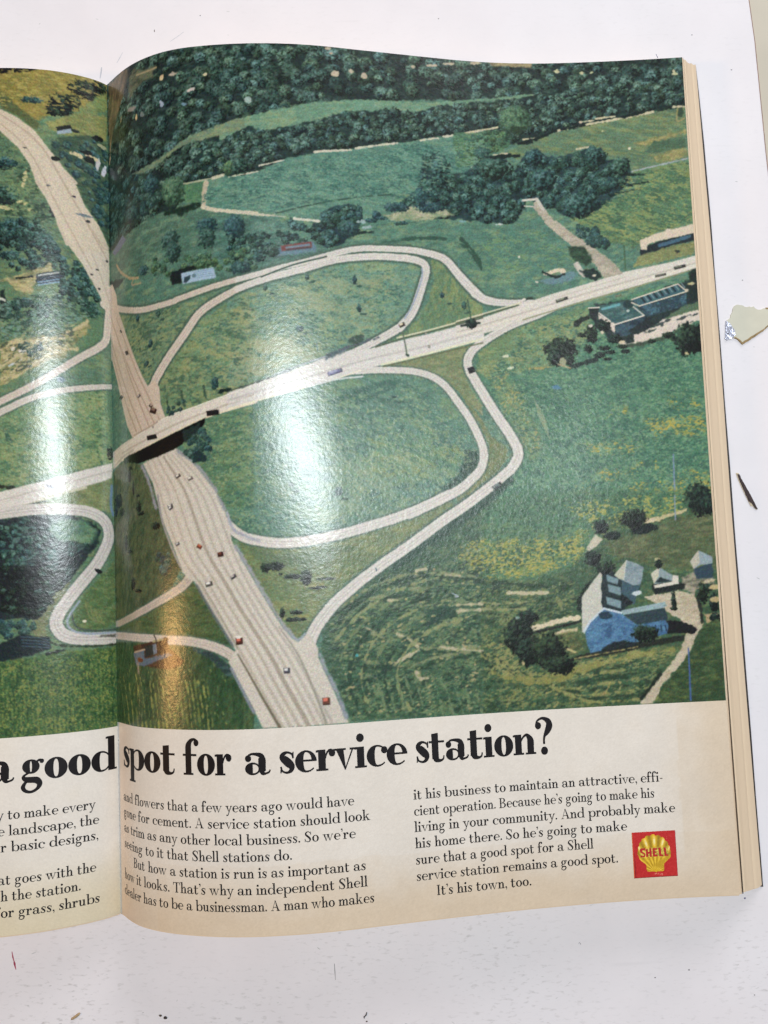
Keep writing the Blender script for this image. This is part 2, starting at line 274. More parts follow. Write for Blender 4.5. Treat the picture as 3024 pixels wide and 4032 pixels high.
# inks of the printed photograph, one row per stroke
OPS = '''
0 0 84 116 92 .1 0 2 .16 1.6 122 140 98 .25 4 2.5 -30 -267 2680 -93 2680 3026 -30 2974
0 0 46 62 56 .5 .8 2 .3 1.6 30 42 40 .5 4 2.5 -30 -267 2680 -93 2680 299 2649 232 2485 262 2197 320 1956 236 1916 208 1668 182 1522 196 1378 214 1237 225 1088 261 981 314 865 379 751 428 690 466 632 522 477 595 411 742 316 881 -30 964 -30 253
2 0 800 1.22 3.47 1 3 6 16 254 -3 524 -22 795 -17 1264 -22 1677 -13 2094 -25 2680 -23 2680 217 2198 294 1937 204 1523 173 1238 204 981 294 752 408 598 509 413 604 317 802 13 799
0 0 112 98 72 .9 1.4 2 .2 2 70 66 50 .35 75 3 11 12 90 -1 187 8 181 40 139 118 98 163 53 227 11 308
0 0 98 102 78 .8 1 2 .15 1.5 60 66 52 .3 4 2.5 208 30 340 54 331 92 245 112 195 141 186 89
1 0 164 146 108 .68 .68 .4 0 0 237 58 246 59 258 60 273 61 287 62 299 62 310 62 322 61 332 61 341 60 348 59
3 0 206 178 132 37.4 11 .95 1.35 20 .3 .2
3 0 180 164 140 42.8 10.7 1.76 .81 0 .4 .4
3 0 205 178 128 23.3 24.3 .61 1.22 0 .3 .2
3 0 140 134 122 20.4 19.6 2.7 .95 10 .4 .5
3 0 196 184 168 50.6 18.7 2.3 .61 -15 .3 .3
3 0 205 190 150 56.8 12.7 .88 .68 0 .3 .2
3 0 150 160 170 37.2 22.6 .95 1.62 -30 .3 .4
3 0 150 168 150 74.5 25.1 1.35 1.62 0 .3 .5
3 0 190 160 120 1.8 35.2 .47 2.03 10 .3 .5
3 0 150 124 90 2.5 29.3 .41 2.7 10 .3 .5
3 0 110 118 110 27 24.2 1.08 1.08 10 .3 .5
3 0 150 132 96 12.3 21.5 .47 1.49 10 .3 .5
3 0 112 140 150 47.5 24.3 1.35 .68 10 .3 .5
3 0 186 170 140 110.8 11.8 1.89 1.49 -6 .3 .3
3 0 186 170 140 123.3 11.4 1.35 1.35 -6 .3 .3
3 0 186 170 140 108.1 .8 1.22 .68 -6 .3 .3
3 0 186 170 140 109.2 2.9 .95 .54 -6 .3 .3
3 0 186 170 140 117.7 10 1.08 .95 -6 .3 .3
3 0 186 170 140 145 5.1 1.22 .61 -6 .3 .3
3 0 186 170 140 173.1 .6 2.7 .81 -6 .3 .3
3 0 186 170 140 161.2 2 2.3 .68 -6 .3 .3
3 0 186 170 140 153.6 3.6 2.7 .54 -6 .3 .3
0 0 158 142 104 .5 .6 2 .12 1.5 120 112 84 .4 4 2.5 1789 -3 1989 -3 1981 19 1857 16 1802 11
3 0 190 184 140 209.6 3.9 1.22 .95 -8 .3 .4
3 0 190 184 140 220.7 5 1.08 .54 -8 .3 .4
3 0 190 184 140 225.1 5 .95 .54 -8 .3 .4
3 0 190 184 140 261.6 7.6 1.76 .68 -8 .3 .4
3 0 190 184 140 261 6.3 .54 1.49 -8 .3 .4
3 0 190 184 140 213.9 16 1.49 .68 -8 .3 .4
3 0 190 184 140 207.3 30.5 1.76 .68 -8 .3 .4
3 0 190 184 140 263.5 19.2 .61 2.7 -8 .3 .4
0 0 106 136 102 .4 .5 2 .12 1.2 134 150 106 .3 4 2.5 626 362 665 338 809 304 929 273 1018 251 1194 225 1306 218 1529 207 1757 174 1958 145 2019 146 1922 182 1755 206 1577 218 1439 263 1352 252 1258 274 1120 293 1068 318 940 359 814 388 746 368 664 402 625 425
0 0 104 124 96 .5 .6 2 .12 1.4 130 138 100 .3 4 2.5 177 489 266 475 365 459 500 386 605 356 732 323 731 384 630 395 559 407 459 429 325 494 198 508
0 0 44 62 56 .5 .9 2 .25 1.5 28 42 40 .5 4 2.5 266 601 380 589 467 539 567 446 664 402 746 366 814 386 940 357 1068 316 1120 291 1258 272 1352 249 1439 263 1577 216 1755 204 1750 323 1626 350 1475 381 1367 403 1188 442 1013 473 894 504 781 557 662 575 533 580 445 594
2 0 480 .95 2.03 1 5 284 593 380 589 467 532 567 446 664 411 746 378 814 395 940 368 1068 327 1120 300 1258 280 1352 258 1439 272 1576 225 1755 209 1750 307 1626 337 1476 367 1368 387 1188 425 1014 459 894 490 781 540 662 558 533 567 445 581
0 0 46 64 58 .5 .9 2 .25 1.5 28 42 40 .5 4 2.5 1634 203 1849 177 2015 146 2260 117 2680 108 2646 221 2508 242 2352 271 2195 297 2072 326 1920 372 1837 398 1635 347
2 0 360 .95 2.16 1 6 1634 213 1848 188 2014 157 2260 117 2680 108 2642 199 2509 228 2353 253 2196 280 2073 305 1922 350 1839 376 1801 300 1635 336
0 0 50 66 56 .7 1.2 2 .25 1.8 30 44 40 .45 4 2.5 -30 767 -30 431 177 488 291 502 370 580 377 627 322 668 252 691 194 728 121 746 33 773
2 0 150 .95 1.89 2 8 0 742 5 473 188 498 291 508 363 585 362 631 305 677 215 700 148 734
0 0 84 120 98 .4 .3 2 .14 1.3 112 138 104 .3 -5 3 579 585 662 578 781 559 893 506 1013 475 1188 444 1367 406 1475 384 1626 352 1749 327 1819 320 1812 455 1493 621 1353 632 1189 654 1008 695 852 737 660 718 512 698 499 634 513 594
0 0 92 126 100 .5 .5 2 .13 1.3 118 142 108 .3 -5 3 852 740 1008 697 1189 656 1353 634 1357 689 1278 727 1211 770 1097 704 1026 734 920 751
1 0 52 76 62 .61 .61 .4 0 0 852 736 892 726 949 710 1008 695 1067 680 1129 666 1189 654 1251 644 1311 636 1353 631
1 0 206 198 170 .88 .88 .35 .3 0 1014 469 1025 468 1041 466 1060 463 1080 461 1097 458 1113 456 1130 454 1145 452 1159 451 1168 450
1 0 206 198 170 .88 .88 .35 .3 0 1188 440 1200 438 1216 434 1235 430 1255 426 1274 422 1293 418 1315 413 1336 409 1354 406 1367 403
1 0 206 198 170 .88 .88 .35 .3 0 1472 383 1484 380 1501 377 1521 373 1538 369 1550 367
1 0 206 198 170 .88 .88 .35 .3 0 1571 360 1580 359 1591 356 1606 353 1622 350 1640 346 1661 341 1686 336 1712 330 1734 325 1750 322
1 0 206 198 170 .47 .47 .35 .3 0 787 533 802 530 825 525 850 519 872 513 887 510
1 0 206 198 170 .47 .47 .35 .3 0 662 578 680 575 707 572 736 567 763 562 781 559
0 0 94 116 84 .5 .5 2 .15 1.6 128 134 88 .35 -12 4 1857 418 1927 375 2072 330 2195 301 2352 274 2508 245 2646 231 2648 465 2526 489 2397 512 2387 463 2307 453 2270 403 2223 394 2106 433 2013 418 1959 417 1902 453
1 0 200 188 150 .81 .81 .35 .3 0 1635 347 1647 344 1664 339 1685 334 1705 329 1725 324 1745 319 1766 314 1786 310 1804 306 1816 303
1 0 200 188 150 .95 .95 .35 .3 0 2072 321 2103 314 2146 305 2195 295 2250 287 2309 278 2365 270 2420 261 2472 252 2508 245
1 0 200 188 150 .74 .74 .35 .3 0 1774 435 1787 433 1805 431 1826 428 1844 426 1856 424
1 0 200 188 150 .68 .68 .35 .3 0 1928 357 1938 357 1954 355 1971 354 1986 353 1996 352
1 0 200 188 150 .81 .81 .35 .3 0 2183 281 2192 280 2206 279 2221 277 2235 276 2244 275
1 0 200 188 150 .81 .81 .35 .3 0 2254 267 2267 266 2286 264 2307 262 2326 260 2339 259
1 0 200 188 150 .88 .88 .35 .3 0 2597 226 2604 227 2615 227 2627 227 2638 227 2646 228
1 0 200 188 150 .95 .95 .35 .3 0 1697 493 1710 489 1730 483 1753 476 1773 470 1786 466
1 0 200 188 150 .68 .68 .35 .3 0 2162 405 2170 404 2182 402 2196 400 2208 399 2216 397
1 0 24 36 34 1.35 1.35 .5 .5 0 1920 375 1929 372 1942 369 1957 364 1974 359 1989 354 2006 347 2026 339 2045 331 2061 324 2073 319
1 0 24 36 34 1.35 1.35 .5 .5 0 1907 375 1916 375 1930 374 1945 373 1959 372 1968 371
1 0 24 36 34 1.35 1.35 .5 .5 0 2100 313 2115 310 2138 306 2164 301 2187 297 2202 294
1 0 24 36 34 1.35 1.35 .5 .5 0 2373 264 2385 262 2403 258 2424 253 2442 249 2454 246
1 0 24 36 34 1.35 1.35 .5 .5 0 1774 449 1793 446 1822 442 1855 438 1884 434 1904 432
0 0 164 150 98 .6 .7 2 .15 1.2 120 122 80 .4 4 2.5 2419 386 2535 356 2643 336 2642 347 2547 377 2465 402
0 0 158 146 96 .6 .8 2 .15 1.2 110 118 78 .4 4 2.5 2495 452 2577 424 2645 417 2646 451 2574 469 2507 474
0 0 78 100 72 .6 .7 1 .15 1.5 2506 383 2642 361 2642 409 2510 432 2456 430
1 0 160 166 162 .61 .61 .35 .2 0 2397 516 2415 512 2440 507 2469 500 2499 494 2526 489 2553 483 2581 477 2609 472 2632 467 2648 464
0 0 86 114 78 .5 .5 2 .16 1.6 126 136 84 .32 -14 4 2397 519 2648 472 2680 752 2486 792 2465 819 2382 858 2283 834 2193 770 2116 720 2288 648 2432 590
3 0 222 206 176 239.4 41 .68 .61 0 .2 .1
3 0 190 190 140 228.1 32.5 .54 .41 0 .2 .1
3 0 58 74 56 262.5 25.5 1.49 2.16 0 .4 .4
1 0 150 140 92 .61 .61 .4 0 0 2616 233 2615 242 2612 256 2610 271 2609 284 2610 292 2614 294 2622 292 2630 288 2638 283 2643 280
0 0 74 104 72 .6 1 2 .22 1.8 104 128 82 .35 4 2.5 1622 337 1704 332 1841 320 1881 354 1858 397 1767 442 1711 472 1628 504 1619 407
2 0 40 .95 1.76 3 11 1718 332 1835 320 1873 362 1851 390 1768 428 1698 459 1673 404
3 0 24 38 34 180.4 44.3 6.08 1.22 -8 .4 .6
4 0 174.4 42.5 3.51 2.57 2 2
4 0 189.9 26.9 6.75 6.21 3 4
0 0 50 72 72 .5 1 2 .25 1.6 30 46 46 .45 4 2.5 1326 704 1448 616 1474 472 1509 428 1556 453 1587 520 1668 516 1732 457 1848 447 1879 509 1923 446 1987 403 2039 439 2147 434 2223 394 2270 403 2293 460 2387 456 2397 519 2387 568 2331 608 2295 641 2252 682 2157 707 2110 716 1999 656 1907 628 1917 676 1860 745 1752 743 1618 724 1484 729 1399 693
2 0 520 1.08 2.3 4 13 1353 696 1462 616 1487 471 1515 442 1555 467 1586 534 1668 529 1732 471 1848 461 1878 523 1922 460 1986 417 2038 453 2146 448 2222 408 2262 416 2285 474 2373 469 2383 519 2367 560 2311 600 2269 634 2226 667 2158 693 2111 699 2000 642 1907 614 1911 662 1854 732 1753 730 1619 710 1485 716 1406 679
4 0 223.3 44.4 3.24 4.73 4 890
4 0 235.2 49 3.71 4.05 4 1070
4 0 215.3 66.6 7.43 5.06 4 790
4 0 197.1 43.9 4.05 3.38 4 500
4 0 155.3 51.5 4.19 7.43 4 -110
4 0 179.2 49.7 6.41 4.73 4 240
4 0 200.6 54.4 5.4 4.73 4 560
1 0 26 42 38 1.49 .41 .5 .4 0 2389 529 2398 530 2412 530 2427 531 2440 531 2450 531
1 0 26 42 38 1.49 .41 .5 .4 0 2380 578 2395 575 2418 572 2443 568 2466 565 2481 562
1 0 26 42 38 1.49 .41 .5 .4 0 2296 621 2317 616 2347 610 2381 604 2412 597 2432 593
1 0 26 42 38 1.49 .41 .5 .4 0 2225 681 2235 676 2249 669 2264 661 2278 653 2288 648
0 0 176 170 136 .6 .8 2 .15 1.2 120 138 100 .4 4 2.5 1299 725 1453 670 1479 682 1566 688 1605 710 1484 736 1331 750
3 0 190 184 150 149.3 66.5 2.3 .88 0 .3 .4
3 0 190 194 180 180.3 74.6 1.62 .47 0 .3 .3
3 0 120 160 160 163.8 73.6 1.62 .54 0 .4 .4
4 0 149.9 68.1 6.08 2.3 2 3
4 0 146.1 63.6 2.7 4.05 2 3
4 0 136.6 68.8 4.05 2.03 2 3
4 0 138.4 75.4 2.03 .81 2 3
0 0 48 72 74 .5 .9 2 .25 1.4 30 46 50 .45 4 2.5 1033 731 1071 713 1097 698 1136 689 1181 689 1206 737 1192 778 1197 797 1151 826 1131 853 1054 880 1023 865 1005 833 950 809 900 790 907 745 932 783 981 801 1032 767
2 0 110 .95 1.89 4 17 1039 737 1097 704 1181 696 1199 738 1188 778 1152 819 1061 870 1024 852 956 808 907 783 920 757 981 801 1032 767
1 0 28 44 42 1.76 .68 .4 .4 0 1145 816 1152 815 1162 812 1174 809 1186 807 1197 805 1209 804 1222 803 1234 803 1245 802 1252 802
4 0 119.6 72.5 1.35 4.05 2 855
4 0 115.2 79.3 4.05 3.38 2 790
4 0 133.1 69 3.11 1.89 2 1060
4 0 126.8 72.7 1.76 2.03 2 965
4 0 129 73.9 2.43 .68 2 1000
4 0 124.4 75.2 2.7 .95 2 930
4 0 136.2 75.9 1.76 .95 2 1110
3 0 150 170 160 121.1 75.8 1.35 .68 -10 .4 .4
3 0 150 170 160 118.9 75.8 .68 .54 -10 .4 .4
3 0 150 170 160 122.4 78.2 2.7 .68 -10 .4 .4
0 0 78 106 84 .5 .6 2 .2 1.8 108 130 96 .3 4 2.5 -30 782 63 754 194 728 321 700 398 690 549 699 701 733 763 744 758 1001 597 1004 -30 890
0 0 74 104 88 .5 .7 2 .2 1.8 104 130 104 .3 4 2.5 596 742 845 758 906 809 1005 859 1054 883 1003 910 841 951 655 1003 593 966
2 0 70 .81 1.76 4 19 658 837 770 822 863 816 956 821 1005 859 862 868 842 913 768 937 694 960 656 945
2 0 60 .68 1.62 3 21 318 883 466 902 662 888 760 873 759 969 660 997 610 949 465 953 316 966
4 0 56.8 77.8 4.19 3.38 2 2660
4 0 56.7 83 3.38 4.05 2 2740
4 0 70 79.4 2.43 4.05 2 2880
4 0 40.4 81.5 4.05 3.78 2 2510
4 0 41.7 86.9 3.38 4.05 2 2610
4 0 6.4 71.4 2.03 2.7 2 2140
4 0 19.5 65.5 4.05 3.38 2 2090
4 0 31.5 56.1 4.05 3.11 2 2030
4 0 68.1 78.7 4.05 4.73 2 3
4 0 77.1 92.1 1.62 1.76 2 1
4 0 84.3 89 2.7 2.03 2 8
4 0 70.6 96.7 3.78 3.24 2 9
0 0 34 50 40 .6 .8 1 .2 1.5 361 702 435 684 550 673 549 692 455 719
4 0 42.5 61.3 5.4 6.41 3 74
4 0 66.3 53.9 2.3 3.04 3 2
4 0 71 53.5 3.38 3.38 4 2
0 0 78 112 76 .5 .5 2 .15 1.2 104 132 84 .3 4 2.5 471 591 557 582 553 673 480 671
1 0 176 176 140 .68 .68 .35 .3 0 471 588 483 588 500 587 519 586 539 584 557 582 576 580 595 576 614 573 630 569 641 567
1 0 196 188 158 1.22 1.22 .3 .3 0 596 578 602 577 612 575 622 573 631 571 638 570
1 0 184 172 142 2.03 2.03 .35 .3 0 567 596 559 641 556 696
1 0 204 192 162 1.76 1.22 .3 .25 0 553 696 563 700 579 707 601 713 632 719 668 724 701 728 731 731 757 734 776 735
1 0 196 188 160 1.35 .81 .3 .25 0 660 724 674 726 693 730 716 733 739 736 759 739 779 741 799 743 818 745 834 746 845 747
1 0 160 166 140 .54 .54 .4 0 0 845 747 852 748 862 749 872 750 882 751 889 751
1 0 206 200 176 1.08 1.08 .3 .25 0 926 758 933 759 942 760 953 761 965 762 976 762 986 763 998 764 1009 765 1019 766 1026 766
1 0 168 146 110 .95 1.08 .35 .3 0 60 837 69 849 83 866 102 884 127 901 155 919 178 932 199 938 217 940 229 941
1 0 160 146 112 .74 .74 .35 .3 0 210 933 206 937 199 943 192 950 188 956 189 961 197 964 210 966 225 967 238 967 247 968
0 0 104 110 124 .3 .2 0 26 774 121 726 153 756 91 784 47 794
0 0 96 122 130 .5 .5 0 865 874 995 853 1014 871 1004 898 873 913 848 925 861 906
0 0 112 62 54 .3 .25 0 868 873 992 855 998 877 873 896
0 0 110 128 136 .3 .1 0 885 878 986 862 989 872 890 886
0 0 74 60 60 .3 .1 0 887 888 992 875 993 882 889 896
0 0 30 36 36 .35 .4 0 397 986 409 953 510 936 519 952 458 967 457 1005 415 1005
0 0 160 182 196 .3 .15 0 451 964 594 954 604 998 461 1010
0 0 50 66 70 .3 .2 0 468 981 492 977 495 990 475 1007 464 1003
3 0 96 120 126 51.1 98 .95 .95 0 .25 .2
1 0 120 146 160 .27 .27 .25 0 0 512 966 524 965 541 964 560 963 576 961 588 960
1 0 120 146 160 .27 .27 .25 0 0 515 974 527 974 544 972 562 971 579 970 590 969
1 0 120 146 160 .27 .27 .25 0 0 518 983 529 982 546 981 565 980 581 978 593 977
1 0 120 146 160 .27 .27 .25 0 0 520 991 532 991 549 990 567 988 584 987 595 986
4 0 71.6 96.3 2.7 2.43 2 1
4 0 26.1 91.8 2.7 2.03 2 6
4 0 55.3 93.3 4.05 1.76 3 7
0 0 98 122 90 .4 .3 2 .14 1.5 130 142 96 .35 4 2.5 17 1050 59 1047 280 1106 413 1088 564 1063 647 1049 563 1112 482 1167 388 1276 316 1361 278 1400 248 1364 171 1220
0 0 104 126 86 .4 .3 2 .15 1.5 138 146 98 .4 4 2.5 339 1421 356 1367 409 1310 481 1224 555 1168 627 1117 757 1060 749 1449 651 1482 509 1521 371 1552 349 1492
0 0 104 134 106 .5 .3 2 .15 1.5 134 146 102 .33 4 2.5 648 1099 766 1041 902 991 1091 941 1252 921 1369 920 1428 934 1450 953 1438 1000 1402 1100 1360 1166 1307 1212 1208 1266 1080 1313 955 1365 801 1419 647 1457
0 0 118 140 106 1.5 2 2 .14 1.5 150 156 112 .33 4 2.5 651 1257 835 1238 994 1264 1081 1288 955 1362 801 1416 647 1457
0 0 104 128 90 1.2 2 2 .14 1.5 138 146 98 .33 4 2.5 491 1193 691 1114 776 1161 762 1262 649 1345 584 1465 486 1457
0 0 90 122 96 .5 .3 2 .15 1.6 114 136 92 .33 -20 2.5 645 1549 829 1510 989 1465 1178 1419 1268 1406 1396 1411 1473 1443 1536 1488 1584 1579 1638 1670 1668 1728 1645 1811 1557 1885 1439 1939 1374 1959 935 2054 671 2051 624 1958 446 1702 462 1610
0 0 92 124 88 1.5 2.5 2 .16 1.5 132 142 88 .4 -25 3 1195 1653 1417 1692 1565 1701 1603 1733 1540 1821 1378 1856 1221 1803
0 0 50 72 58 .8 .4 1 .1 1.5 1400 1950 1505 1877 1573 1822 1605 1746 1603 1720 1668 1728 1645 1811 1557 1885 1438 1951
1 0 64 96 78 2.03 2.03 1.2 .5 0 1074 1515 1099 1505 1134 1490 1170 1476 1203 1464 1236 1453 1266 1444 1294 1438 1320 1433 1337 1431
1 0 64 96 78 2.03 2.03 1.2 .5 0 1162 1521 1172 1516 1187 1510 1204 1503 1222 1496 1239 1489 1256 1481 1274 1472 1292 1463 1307 1455 1317 1450
0 0 86 114 80 .6 .5 2 .16 1.6 120 136 90 .35 4 2.5 445 1665 514 1633 554 1574 747 1526 738 1938 616 1933 580 1858 511 1765
5 0 140 154 108 4 .42 .5 0 1.8 491 1193 691 1114 902 1004 1251 934 1427 947 1402 1100 1307 1212 1080 1313 801 1419 584 1465
5 0 66 98 80 4 .45 .55 0 1.8 491 1193 691 1114 902 1004 1251 934 1427 947 1402 1100 1307 1212 1080 1313 801 1419 584 1465
5 0 140 154 108 4 .42 .5 0 1.8 645 1549 989 1465 1396 1424 1584 1579 1668 1728 1557 1885 1374 1959 935 2054 671 2051 462 1610
5 0 66 98 80 4 .45 .55 0 1.8 645 1549 989 1465 1396 1424 1584 1579 1668 1728 1557 1885 1374 1959 935 2054 671 2051 462 1610
5 0 118 148 114 3 .42 .5 -5 2.4 598 606 893 516 1367 418 1749 330 1799 441 1493 621 852 732 512 694
5 0 58 92 80 3 .45 .5 -5 2.4 598 606 893 516 1367 418 1749 330 1799 441 1493 621 852 732 512 694
5 0 112 136 88 3 .45 .5 -5 2.2 1627 832 1953 759 2186 887 2209 956 1807 990 1688 952
5 0 142 148 92 3 .5 .5 -14 2.6 2397 519 2648 472 2680 752 2382 858 2154 749
5 0 64 90 64 3 .45 .6 -14 2.6 2397 519 2648 472 2680 752 2382 858 2154 749
5 0 160 164 122 6 .75 3 -18 3.5 491 1193 691 1114 902 1004 1154 958 1347 996 1341 1153 1209 1259 955 1362 709 1441
5 0 160 164 122 5 .7 1.6 -18 3 651 1282 835 1251 1044 1276 992 1346 801 1413 648 1444
5 0 138 152 110 6 .65 3 -18 3.5 703 1718 946 1694 1256 1728 1546 1707 1574 1796 1312 1904 936 2030 697 1961
5 0 58 90 72 5 .5 2.6 -18 3.5 1013 1477 1267 1425 1460 1443 1553 1540 1388 1603 1135 1571
5 0 146 150 104 3 .55 1.4 -10 2.5 339 1421 555 1168 757 1060 749 1449 371 1552
5 0 70 94 70 3 .5 .8 -10 2 339 1421 555 1168 757 1060 749 1449 371 1552
5 0 136 144 100 3 .5 1 10 2 17 1050 280 1106 647 1049 388 1276 278 1400
5 0 66 90 68 3 .5 .8 10 2 17 1050 280 1106 647 1049 388 1276 278 1400
0 0 96 120 84 .4 .3 2 .15 1.5 134 142 92 .35 80 2 1495 899 1548 910 1611 982 1675 1054 1712 1087 1712 1101 1709 1154 1469 1223 1337 1257 1246 1291 1352 1218 1432 1171 1481 1085 1508 991
0 0 112 124 86 .5 .4 2 .14 1.5 138 138 98 .35 4 2.5 1269 1377 1465 1320 1704 1263 1636 1319 1613 1372 1636 1450 1690 1535 1688 1580 1589 1476 1526 1417 1449 1382
0 0 104 116 78 .5 .5 2 .14 1.5 134 132 88 .3 60 2 1593 1293 1585 1450 1641 1528 1720 1658 1788 1718 1786 1756 1737 1819 1643 1887 1562 1948 1565 1885 1667 1798 1710 1710 1682 1632 1585 1463
0 0 76 114 82 .5 .4 2 .17 1.3 104 136 92 .3 4 2.5 1683 1476 1661 1385 1684 1306 1768 1227 1877 1181 2132 1125 2647 996 2680 1332 2648 1762 2644 1997 1600 1962 1733 1902 1830 1802 1861 1713 1794 1608
0 0 106 126 84 .8 1 2 .16 1.5 140 146 96 .35 4 2.5 1674 1385 1691 1306 1781 1227 1890 1184 2172 1119 2163 1260 1985 1375 1838 1399 1756 1451
0 0 98 122 82 1.8 1.5 2 .15 1.2 126 136 88 .35 70 3 1730 1451 1785 1399 1860 1478 1906 1610 1940 1708 1897 1772 1861 1713 1801 1601
5 0 160 152 96 2.5 .5 .5 60 2 1730 1451 1785 1399 1860 1478 1906 1610 1940 1708 1897 1772 1861 1713 1801 1601
5 0 150 146 80 2.5 .55 .9 -6 2.2 2478 1521 2600 1498 2635 1565 2489 1567
5 0 188 166 78 3 .55 .55 -6 1.8 2478 1521 2600 1498 2635 1565 2489 1567
5 0 150 146 80 2.5 .75 .9 -6 2.2 2380 1610 2633 1591 2680 1679 2427 1690
5 0 188 166 78 3 .75 .55 -6 1.8 2380 1610 2633 1591 2680 1679 2427 1690
5 0 150 146 80 2.5 .62 .9 -6 2.2 2097 1713 2295 1686 2385 1728 2323 1765 2127 1753
5 0 188 166 78 3 .62 .55 -6 1.8 2097 1713 2295 1686 2385 1728 2323 1765 2127 1753
5 0 150 146 80 2.5 .5 .9 -6 2.2 2102 1842 2422 1775 2438 1821 2218 1866
5 0 188 166 78 3 .5 .55 -6 1.8 2102 1842 2422 1775 2438 1821 2218 1866
5 0 150 146 80 2.5 .55 .9 -6 2.2 2014 1891 2153 1863 2137 1915 2032 1917
5 0 188 166 78 3 .55 .55 -6 1.8 2014 1891 2153 1863 2137 1915 2032 1917
5 0 150 146 80 2.5 .6 .9 -6 2.2 2303 1881 2564 1831 2680 1856 2644 1996 2211 1981
5 0 188 166 78 3 .6 .55 -6 1.8 2303 1881 2564 1831 2680 1856 2644 1996 2211 1981
5 0 150 146 80 2.5 .5 .9 -6 2.2 2211 1566 2317 1549 2302 1588 2222 1592
5 0 188 166 78 3 .5 .55 -6 1.8 2211 1566 2317 1549 2302 1588 2222 1592
5 0 58 92 72 3 .55 .6 0 2 1683 1476 1877 1181 2132 1125 2635 1178 2648 1762 2644 1997 1600 1962 1861 1713
5 0 122 150 104 3 .38 .5 0 1.8 1683 1476 1877 1181 2132 1125 2635 1178 2648 1762 2644 1997 1600 1962 1861 1713
1 0 134 146 108 .34 .34 .3 .2 0 1912 1506 1933 1598
1 0 134 146 108 .34 .34 .3 .2 0 1917 1516 1937 1608
1 0 134 146 108 .34 .34 .3 .2 0 1922 1527 1942 1619
1 0 134 146 108 .34 .34 .3 .2 0 1928 1537 1947 1629
1 0 134 146 108 .34 .34 .3 .2 0 1933 1548 1951 1640
1 0 134 146 108 .34 .34 .3 .2 0 1938 1558 1956 1650
1 0 134 146 108 .34 .34 .3 .2 0 1944 1569 1961 1661
1 0 134 146 108 .34 .34 .3 .2 0 1949 1580 1965 1671
1 0 134 146 108 .34 .34 .3 .2 0 1954 1590 1970 1682
3 0 80 120 140 200.6 146.2 2.03 .81 0 .6 .5
1 0 122 140 170 .47 .61 .4 0 0 2497 1764 2496 1781 2495 1806 2495 1834 2494 1862 2493 1888 2493 1911 2494 1935 2494 1958 2494 1977 2494 1991
0 0 104 118 78 .5 .4 2 .16 1.5 132 136 88 .35 4 2.5 671 2060 784 2098 904 2102 1056 2080 1212 2042 1372 1997 1529 1926 1566 1965 1337 2089 1208 2165 1087 2251 999 2332 948 2395 905 2453 887 2458 841 2402 778 2304 704 2170
0 0 96 112 76 1 1.5 1 .15 1.5 712 2092 801 2114 945 2113 1055 2098 1154 2102 992 2175 859 2176 764 2166
0 0 62 88 62 .5 .4 2 .2 1.6 98 116 76 .3 -15 2.5 1668 1971 1498 2051 1335 2139 1237 2209 1141 2278 1046 2358 996 2422 981 2498 1008 2589 1047 2663 1091 2790 1626 2796 1653 2288
0 0 62 86 58 .6 .8 2 .2 1.5 100 112 70 .3 -8 2.5 1657 1948 1867 1916 2680 1938 2649 2802 1626 2798
0 0 74 108 74 1.6 1 2 .18 1.2 98 122 76 .3 4 2.5 1668 1974 1802 1902 2128 1905 2548 1919 2536 2003 2382 2030 2253 2006 2159 2041 2142 2111 2073 2178 2018 2227 1847 2271 1654 2250
5 0 128 136 72 3 .75 .8 0 2 1565 2116 1663 2075 1857 2088 2119 2053 2072 2197 1848 2258 1654 2250 1560 2209
5 0 178 162 80 3 .7 .5 0 1.8 1565 2116 1663 2087 1856 2101 2118 2084 2072 2197 1848 2258 1654 2250 1560 2209
5 0 48 78 54 2 .5 .6 0 1.6 1670 1949 2128 1905 2548 1919 2536 2003 2159 2041 2047 2177 1654 2250
5 0 174 164 84 3 .55 .55 0 1.8 1995 1959 2548 1919 2536 2003 2157 2086
5 0 120 132 92 3 .5 .55 10 2.2 1046 2358 1237 2221 1662 2100 1627 2779 1103 2791 1003 2559
5 0 40 60 46 3 .5 .7 10 2.2 1046 2358 1237 2221 1662 2100 1627 2779 1103 2791 1003 2559
5 0 128 132 86 3 .48 .55 15 2 1654 2263 2041 2278 2060 2393 1829 2607 2410 2603 2366 2795 1627 2792
5 0 40 58 42 3 .5 .7 15 2 1654 2263 2041 2278 2060 2393 1829 2607 2410 2603 2366 2795 1627 2792
0 0 80 92 62 .8 1 2 .22 1.6 112 114 80 .3 4 2.5 2166 2137 2313 2092 2534 2022 2680 2022 2644 2252 2564 2261 2473 2245 2338 2214 2242 2185
1 0 128 134 96 .81 .81 .8 1.1 0 997 2380 1018 2365 1049 2345 1084 2324 1121 2303 1162 2281 1204 2262 1245 2247 1286 2234 1331 2225 1381 2221 1435 2222 1490 2225 1550 2232 1611 2243 1654 2250
1 0 48 68 50 .95 .95 .8 1 0 1007 2396 1029 2382 1060 2361 1095 2340 1132 2319 1173 2298 1215 2279 1255 2263 1297 2250 1342 2241 1392 2238 1446 2238 1500 2241 1561 2249 1622 2259 1665 2267
1 0 128 134 96 .81 .81 .8 1.1 0 1043 2442 1067 2413 1101 2372 1139 2338 1178 2319 1220 2306 1265 2296 1321 2287 1381 2282 1424 2278
1 0 48 68 50 .95 .95 .8 1 0 1054 2458 1077 2429 1112 2389 1150 2355 1188 2335 1230 2322 1276 2312 1332 2304 1392 2298 1434 2294
1 0 128 134 96 .81 .81 .8 1.1 0 1197 2450 1201 2452 1206 2455 1213 2459 1220 2464 1227 2470 1234 2478 1242 2488 1250 2499 1257 2508 1262 2514
1 0 48 68 50 .95 .95 .8 1 0 1207 2466 1211 2469 1217 2472 1223 2476 1230 2480 1237 2486 1245 2494 1253 2504 1261 2515 1268 2524 1273 2531
